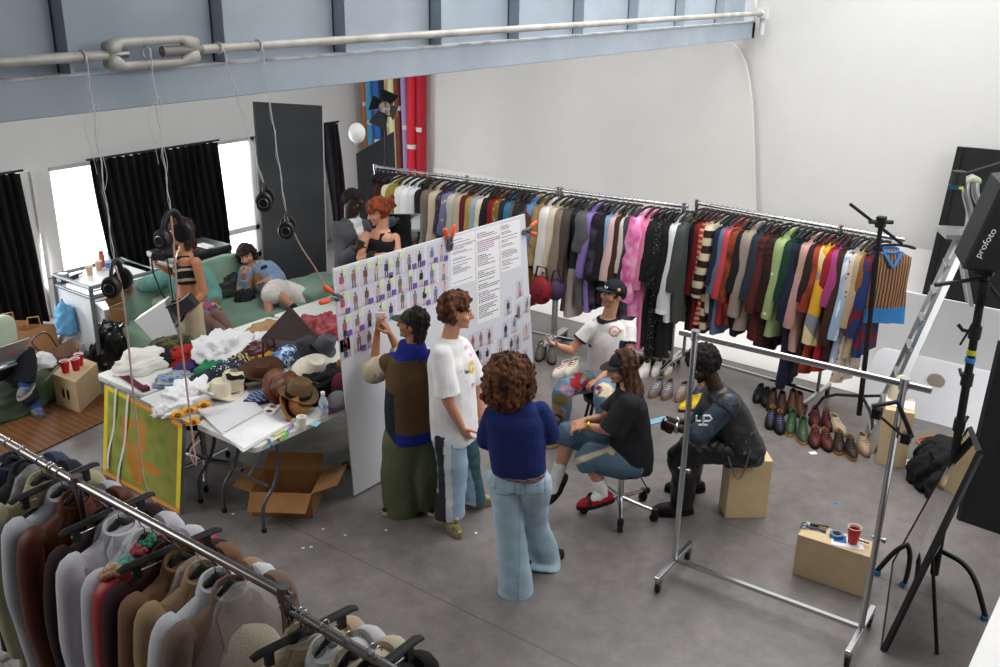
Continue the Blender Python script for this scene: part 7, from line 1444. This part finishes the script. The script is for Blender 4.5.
# white sheet and beige cloth on the upright box by the ladder
c = sum(TB_, Vector())/4; b = MB(); b.box(c+UP*.505, (.16, .22, .006), rotz(.2)); o = b.build('paper_sheet', WHITEPAPER, None, org=c+UP*.5); tag(o, 'white sheet lying on the upright plywood box by the ladder', 'paper sheet')
b = MB(); q = PD(897, 396, dist(c)+.1); b.tube([q+Vector((0, 0, -.1)), q, q+Vector((.06, 0, .12))], [.06, .07, .05], 12, round_=True); o = b.build('slipper', mat('#cbbfa4', .85), None, org=q-UP*.1, smooth=True); tag(o, 'beige canvas slipper propped upright behind the plywood box by the ladder', 'shoe'); b = MB(); b.tube([q+Vector((-.06, -.03, -.1)), q+Vector((-.06, -.03, .02)), q+Vector((.0, -.03, .1))], .014, 6); b.build('sole', mat('#26345f', .8), o)
# white flat and grey table top leaning at the right
XF = 9.55; b = MB(); a_, c_ = PX(893, 291, XF), PX(1008, 314, XF); yl = PX(866, 286, XF).y
b.prism([(XF, yl, .0), (XF, -1.2, .0), (XF, -1.2, c_.z), (XF, yl, a_.z+.02)], (.03, 0, 0)); o = b.build('white_flat', mat('#e4e5e8', .8, var=.02), None, org=(XF, 1, 0)); tag(o, 'long low white flat standing along the wall at the right', 'panel')
q = [P(870, 438, .01), P(1005, 470, .01)]; XG = 9.2; g0, g1 = PX(888, 349, XG), PX(1010, 379, XG); y0_, y1_ = g0.y+.1, g1.y-.2; hh = g0.z; b = MB(); r_ = .09; pts = []
base = Vector((8.75, 0, 0)); 
for cy, cz, a0 in ((y0_-r_, hh-r_, 0), (y1_+r_, hh-r_, 90), (y1_+r_, r_, 180), (y0_-r_, r_, 270)):
    for k in range(7): a = math.radians(a0+15*k); y = cy+r_*math.cos(a)*(1); z = cz+r_*math.sin(a); pts.append(Vector((8.75+(XG-8.75)*z/hh, y, max(z, .0))))
b.prism(pts, (.04, 0, 0)); o = b.build('table_panel', mat('#c9cbd0', .5, var=.03), None, org=(8.9, 1.5, 0), bevel=.006); tag(o, 'pale grey folded table top with rounded corners leaning against the white flat', 'table'); b = MB(); m_ = PX(937, 378, 9.03); b.sphere(m_+Vector((-.02, 0, -.02)), (.006, .08, .07), 16, 10); b.build('stain', mat('#c2b8a8', .7), o)
# black panels
XB = 10.2; b = MB(); t0, t1, l1 = PX(955, 148, XB), PX(1010, 152, XB), PX(924, 290, XB)
dy = (l1.y-t0.y)/(t0.z-l1.z); bot = Vector((XB-.25, t0.y+dy*t0.z, .0)); b.prism([(XB+.1, t0.y, t0.z), (XB+.1, t1.y-.4, t1.z), (XB-.1, t1.y-.4+bot.y-t0.y, .0), (XB-.1, bot.y, .0)], (.04, 0, 0)); o = b.build('stage_flat', mat('#17181a', .6, pat='blotch', c2='#232427', sc_=3, thr=.6), None, org=(XB, 1.5, 0)); tag(o, 'big scuffed black panel leaning on the wall behind the ladder', 'panel')
b = MB(); b.prism([(XB+.095, t0.y-.0, t0.z), (XB+.095, t0.y-.06, t0.z), (XB-.105, bot.y-.06, 0), (XB-.105, bot.y, 0)], (-.01, 0, 0)); b.build('border_strip', mat('#101011', .5), o)
a_ = P(958, 520); c_ = P(1030, 545); b = MB(); tq = PD(1000, 342, dist(a_)+.15); tw = tq+(c_-a_); b.prism([a_, c_, tw, tq], (.03, .02, 0)); o = b.build('stage_flat', mat('#1c1c1f', .7, var=.1), None, org=a_); tag(o, 'black panel leaning at the right edge beside the tilted mirror', 'panel')
b = MB(); b.prism([a_-Vector((.004, .004, 0)), a_+(c_-a_)*.02, tq+(c_-a_)*.02, tq], (-.005, -.004, 0)); b.build('edge_strip', mat('#2c2c30', .6), o)
# ladder
l0, l1 = P(850, 490), None
Bx, By = 7.45, 1.72; topL = PX(966, 238, 8.25); e = empty('step_ladder', (Bx, By, 0), 'aluminium step ladder with curved hand rails at the right edge', 'ladder')
p0 = PD(868, 452, dist(P(868, 452))); side = AWAY*.42+RIGHT*.12
D0 = dist(p0); p1 = PD(966, 238, D0+.85)
for s_ in (0, 1):
    o_ = side*s_*.55; b = MB(); b.tube([p0+o_, p1+o_], .045, 4, flat=.5); b.build('side_rail', ALU, e)
    b = MB(); h0 = p1+o_-(p1-p0).normalized()*.02; b.tube(smoothpts([h0, PD(970+s_*15, 215+s_*4, D0+.9), PD(966+s_*10, 195, D0+.9), PD(967+s_*9, 182, D0+.92)], [1]*4, 5)[0], .032, 10); b.build('hand_rail', ALU, e, smooth='auto')
b = MB(); b.tube([PD(966, 181, D0+.92), PD(972, 178, D0+.92), PD(977, 181, D0+.92)], .036, 10, round_=True); b.build('taped_grip', mat('#c9c4b0', .8, pat='blotch', c2='#8fb09a', sc_=40), e, smooth=True)
for k in range(7): t = .08+.13*k; q = p0+(p1-p0)*t; b = MB(); b.box(q+side*.275, (.1, side.length*.55, .025), basis(Vector((-side.y, side.x, 0)).normalized()*-1, side.normalized(), UP)); b.build('tread', ALU, e)
b = MB(); b.box(p1+side*.3+Vector((.12, .05, -.02)), (.35, .34, .04), rotz(.5)); b.build('platform', ALU, e)
for s_ in (0, 1): q = p1+side*(.55*s_)+Vector((.2, .1, -.02)); f_ = PD(1003+s_*8, 345, D0+1.0); b = MB(); b.tube([q, Vector((q.x+.75, q.y-.35, .0))], .03, 4, flat=.5); b.build('rear_leg', ALU, e)
# light stand with soft box
s0 = P(933, 580); top = PD(987, 262, dist(s0)+.0); e = empty('light_stand', s0, 'heavy black light stand with turtle base carrying the soft box', 'stand')
b = MB(); b.tube([s0+UP*.05, top], [.028, .024], 14); b.build('pole', BLACKM, e, smooth='auto')
for x, y in ((876, 574), (905, 592), (985, 620)):
    f_ = P(x, y); d = (f_-s0); d.z = 0; b = MB(); b.tube(smoothpts([s0+UP*.24+d*.08, s0+UP*.26+d*.45, s0+UP*.2+d*.72, s0+UP*.02+d*1.0], [1]*4, 4)[0], .017, 10); b.build('leg', BLACKM, e, smooth='auto'); b = MB(); b.cyl(s0+d*.985+UP*.0, s0+d*.985+UP*.03, .024, n=10); b.build('blue_foot_tape', mat('#2f83b8', .6), e)
for t, ang in ((.52, 0), (.66, .6), (.80, 1.2), (.93, .2)):
    q = s0+(top-s0)*t; b = MB(); b.cyl(q-UP*.04, q+UP*.04, .036, n=12); b.build('collar', BLACKP, e, smooth='auto'); b = MB(); d = dirv(40+ang*90); b.tube([q, q+d*.07, q+d*.1+UP*.03], .012, 6); b.build('knob', BLACKP, e)
q = s0+(top-s0)*.735
for k, col in ((0, '#c7d23a'), (1, '#3a86c8')): b = MB(); b.cyl(q+UP*.05*-k, q+UP*(.03-.05*k), .031, n=12); b.build('tape_ring', mat(col, .6), e)
sc0 = PD(1016, 236, dist(s0)-.05); ax_ = (RIGHT*.75-AWAY*.5-UP*.42).normalized(); a1, a2 = frame_of(ax_); b = MB(); n = 8
e2 = empty('soft_box', sc0, 'black octagonal soft box with white lettering at the top right edge', 'soft box')
apex = PD(990, 262, dist(s0)-.02)
def oc(c, r, k=0): return [c+a1*(r*math.cos(2*PI*j/n+.2))+a2*(r*math.sin(2*PI*j/n+.2)) for j in range(n)]
tri = [PD(1002, 185, dist(s0)-.1), PD(963, 268, dist(s0)-.12), PD(987, 273, dist(s0)-.02), PD(1040, 272, dist(s0)-.1), PD(1050, 180, dist(s0)-.1)]
SBM = mat('#15161a', .6, bump=.2, bsc=30)
b.add(tri+[t+AWAY*.35+RIGHT*.1 for t in tri], [(0, 1, 2, 3, 4), (9, 8, 7, 6, 5)]+[(i, (i+1) % 5, (i+1) % 5+5, i+5) for i in range(5)]); b.build('fabric_shell', SBM, e2)
b = MB(); b.tube([tri[0]-AWAY*.004, tri[1]-AWAY*.004, tri[2]-AWAY*.004], .008, 6); b.build('seam_piping', mat('#2c2d32', .7), e2)
tx = bpy.data.curves.new('t', 'FONT'); tx.body = 'profoto'; tx.size = .125; tx.align_x = 'CENTER'; tx.align_y = 'CENTER'; to = bpy.data.objects.new('t', tx); COL.objects.link(to); dg = bpy.context.evaluated_depsgraph_get(); me = bpy.data.meshes.new_from_object(to.evaluated_get(dg)); bpy.data.objects.remove(to)
A_, B_ = PD(976, 262, dist(s0)-.135), PD(999, 226, dist(s0)-.135); xd = (B_-A_).normalized(); nn_ = (tri[1]-tri[0]).cross(tri[3]-tri[0]).normalized(); nn_ = nn_ if nn_.dot(AWAY) < 0 else -nn_; xd = (xd-nn_*xd.dot(nn_)).normalized(); yd = nn_.cross(xd)
mm_ = basis(xd, yd, nn_); mid = (A_+B_)/2; mid = mid-nn_*((mid-tri[0]).dot(nn_))+nn_*.006; k_ = (B_-A_).length/.5
vv = [mid+mm_@(Vector(v.co)*k_) for v in me.vertices]; o = bpy.data.objects.new('lettering', bpy.data.meshes.new('lettering')); o.data.from_pydata([v-sc0 for v in vv], [], [tuple(p.vertices) for p in me.polygons]); o.data.materials.append(mat('#e6e6e6', .7)); COL.objects.link(o); o.parent = e2; ORG[o] = sc0
b = MB(); b.box(top, (.1, .1, .14)); b.tube([PD(935, 285, dist(s0)), top-UP*.1, PD(1010, 312, dist(s0))], .014, 8); b.build('bracket', BLACKM, e); b = MB(); b.tube(smoothpts([top, PD(985, 300, dist(s0)-.04), PD(975, 320, dist(s0)-.04), PD(960, 345, dist(s0)-.04)], [1]*4, 5)[0], .007, 6); b.build('cable', BLACKP, e)
# small lamp on a boom above the ladder
Db = 8.3; c = PD(958, 178, Db); e = empty('boom_lamp', c, 'small black lamp on a thin boom rod above the ladder', 'lamp'); b = MB(); b.cyl(c+UP*.02, PD(1010, 160, Db), .012, n=8); b.build('boom_rod', BLACKM, e); b = MB(); b.cyl(c-UP*.05, c+UP*.06, .07, .055, 16); b.build('lamp_head', BLACKP, e, smooth='auto'); b = MB(); b.box(c-UP*.07, (.13, .1, .04)); b.build('teal_plate', mat('#1f4a5a', .5), e); b = MB(); b.box(c-UP*.07+Vector((-.05, -.05, .0)), (.03, .03, .02)); b.build('yellow_tag', mat('#d6d13a', .6), e)
# tilted mirror on its easel leg
mA, mB_ = P(881, 650), P(893, 562); tA, tB = PX(977, 452, mA.x+.22), PX(968, 428, mB_.x+.0)
e = empty('tilted_mirror', (mA+mB_)/2, 'large black framed mirror tilted back on a thin leg in the right foreground', 'mirror'); b = MB(); b.quad(mA, mB_, tB, tA); nrm_ = (mB_-mA).cross(tA-mA).normalized(); nrm_ = nrm_ if nrm_.y > 0 else -nrm_
b.build('glass', mat('#d5d8da', .04, 1.0, var=0), e); b = MB()
for p_, q_ in ((mA, tA), (tA, tB), (tB, mB_), (mB_, mA)): b.tube([p_-nrm_*.015, q_-nrm_*.015], .021, 4, hint=nrm_)
b.build('frame', BLACKP, e); b = MB(); b.cyl(mA*.3+mB_*.2+tA*.3+tB*.2-nrm_*.02, P(937, 654), .012, n=8); b.build('rear_leg', BLACKM, e); b = MB(); b.cyl(mA*.6+tA*.4-nrm_*.02, s0+UP*.28, .009, n=8); b.build('chrome_strut', CHROME, e)
b = MB(); g = [mA*(1-t)+mB_*t for t in (.0, 1)]; b.quad(mA-nrm_*.03, mB_-nrm_*.03, tB-nrm_*.03, tA-nrm_*.03); b.build('backing', mat('#1a1a1c', .8), e)
# backpack, cable, paper, tape on the floor
o = crumple('backpack', 'black backpack slumped on the floor beside the light stand', 'bag', 0, 0, .26, .18, .26, F('#101013'), 70, z=.0, group=None, loc=P(930, 478), amp=.2)
b = MB(); c = P(915, 470); b.tube(smoothpts([c+Vector((0, 0, .05)), c+Vector((-.12, .0, .22)), c+Vector((-.02, -.08, .3)), c+Vector((.12, -.1, .2))], [1]*4, 6)[0], .014, 6, flat=.5); b.build('strap', BLACKF, o)
o = crumple('camera_bag', 'second smaller black bag in front of the backpack', 'bag', 0, 0, .14, .12, .18, F('#17171a'), 71, z=.0, group=None, loc=P(938, 495), amp=.2); b = MB(); c = P(932, 470, .2); b.tube([c, c+Vector((.05, .05, .12)), c+Vector((.1, .0, .02))], .01, 6); b.build('strap', BLACKF, o)
o = crumple('tool_tray', 'flat black mat with gear behind the backpack', 'mat', 0, 0, .3, .2, .06, F('#131316'), 72, z=.0, group=None, loc=P(945, 452), amp=.15); b = MB(); c = P(950, 452, .06); b.sphere(c, (.03, .05, .02), 10, 6); b.build('yellow_tag', mat('#c9d23a', .6), o)
b = MB(); rr = random.Random(3); pts = [P(920+rr.uniform(-8, 30)+i*1.2, 442+6*math.sin(i*1.1), .008) for i in range(16)]; b.tube(smoothpts(pts, [1]*16, 5)[0], .008, 6); o = b.build('extension_cable', mat('#d9742a', .6), None, org=pts[0], smooth=True); tag(o, 'orange extension cable tangled on the floor behind the light stand', 'cable')
b = MB(); b.box(P(906, 463, .004), (.14, .1, .003), rotz(.5)); o = b.build('paper_sheet', WHITEPAPER, None, org=P(906, 463)); tag(o, 'white sheet on the floor beside the backpack', 'paper sheet')
# white table corner at the bottom right
e = empty('work_table', (4.9, -.2, 0), 'white table top cutting into the bottom right corner', 'table'); xq, yq = P(1000, 598, TZ).x, .43; b = MB(); b.box((xq/2+1.65, yq-.5, TZ-.02), (3.3-.0, 1.0, .04)); b.build('tabletop', WHITEP, e, bevel=.004)
for x in (3.5, 5.0):
    for y in (yq-.08, yq-.9): b = MB(); b.box((x, y, TZ/2-.02), (.05, .05, TZ-.04)); b.build('leg', STEEL, e)
# headphones hanging on strings from the tie rod
STR = mat('#dfe0e2', .7); PINK = mat('#c9a596', .8)
def headphones(px, py, rodpx, label, y, ang, s=1.0, tail=None, swirl=0, dy=0.0, slabel=''):
    c = PY(px, py, y); rt = PY(rodpx, 50, y); rt = Vector((c.x-(0), YR-.03, zr+.02)) if False else Vector((rt.x, y, zr+.02))
    d = Vector((math.cos(ang), math.sin(ang), 0)); n_ = Vector((-d.y, d.x, 0)); e = empty('headphones', c, label, 'headphones', 'black headphones hung on strings')
    b = MB(); b.tube([c+d*(.075*s*math.cos(t))+UP*(.02+.1*s*math.sin(t)) for t in [PI*i/16 for i in range(17)]], .012*s, 8, flat=1.6); b.build('headband', BLACKP, e, smooth=True)
    for sg in (-1, 1):
        q = c+d*(.078*s*sg)-UP*.01; b = MB(); R = basis(n_, UP, d*sg); b.lathe([(.03, .0), (.045, .004), (.047, .02), (.04, .034), (.02, .038)], q, 22, R=R, sy=1.2); b.build('ear_cup', BLACKP, e, smooth='auto'); b = MB(); b.lathe([(.024, .0385), (.027, .04), (.024, .0415)], q, 20, R=R, cap0=False, cap1=False); b.build('cup_ring', STEEL, e); b = MB(); b.lathe([(.045, .002), (.042, -.02), (.03, -.022)], q, 20, R=R, sy=1.2); b.build('ear_pad', BLACKF, e, smooth='auto')
    hb_ = c+UP*(.12*s); b = MB(); pts = [rt+(hb_-rt)*(i/14) for i in range(15)]; pts = [q+Vector((.004*math.sin(i*2), 0, 0)) for i, q in enumerate(pts)]; b.tube(pts, .0025, 5)
    b.tube([q+Vector((.009*math.cos(i*1.7), .004, 0)) for i, q in enumerate(pts)], .0015, 4)
    b.tube([Vector((rt.x+.0*t, YR+.03*math.cos(t), zr+.03*math.sin(t))) for t in [2*PI*i/12 for i in range(13)]], .004, 5)
    if swirl:
        w0 = rt-UP*.25; b.tube(smoothpts([w0, w0+Vector((-.05, 0, -.06)), w0+Vector((-.03, 0, -.2)), w0+Vector((-.02, 0, -.3))], [1]*4, 5)[0], .0014, 4); b.tube(smoothpts([w0, w0+Vector((.025, 0, .02)), w0+Vector((.03, 0, -.06)), w0+Vector((.01, 0, -.14)), w0+Vector((.03, 0, -.3)), w0+Vector((.01, 0, -.38))], [1]*6, 5)[0], .0015, 4)
    o = b.build('string', STR, None, org=rt); tag(o, slabel, 'string', 'white strings tied to the tie rod')
    if tail:
        b = MB(); t_ = [PY(x, y_, y+dd) for x, y_, dd in tail[0]]; b.tube(smoothpts([c+UP*.1*s]+t_, [1]*(len(t_)+1), 6)[0], .005, 6); o = b.build('cord', PINK, None, org=c); tag(o, tail[1], 'cord', 'pinkish cords below the headphones')
    return e
headphones(117, 281, 85, 'black headphones hanging beside the trolley, lowest of the four', 4.22, .6, .8, ([(122, 290, 0), (128, 340, 0), (136, 420, 0), (144, 480, 0), (155, 503, 0)], 'left pinkish cord hanging down in front of the painting'), 1, slabel='leftmost white string on the tie rod with loose curls')
headphones(173, 234, 150, 'large black headphones dangling in front of the face of the crop top woman', 4.22, .3, .95, ([(175, 262, 0), (179, 320, 0), (187, 390, 0), (193, 440, 0), (196, 465, 0), (190, 452, 0.02), (200, 440, 0)], 'right pinkish cord ending in a loop beside the painting'), 1, slabel='white string through the turnbuckle holding the large headphones')
headphones(265, 198, 222, 'small black headphones before the tall black flat, upper left of the two', 4.22, .75, .6, None, 0, slabel='third white string along the tie rod')
headphones(287, 226, 262, 'small black headphones before the tall black flat, lower right of the two', 4.22, .75, .6, ([(300, 245, .1), (315, 268, .25), (326, 288, .35)], 'pinkish cord slanting from the right headphones to the whiteboard edge'), 0, slabel='rightmost white string on the tie rod')
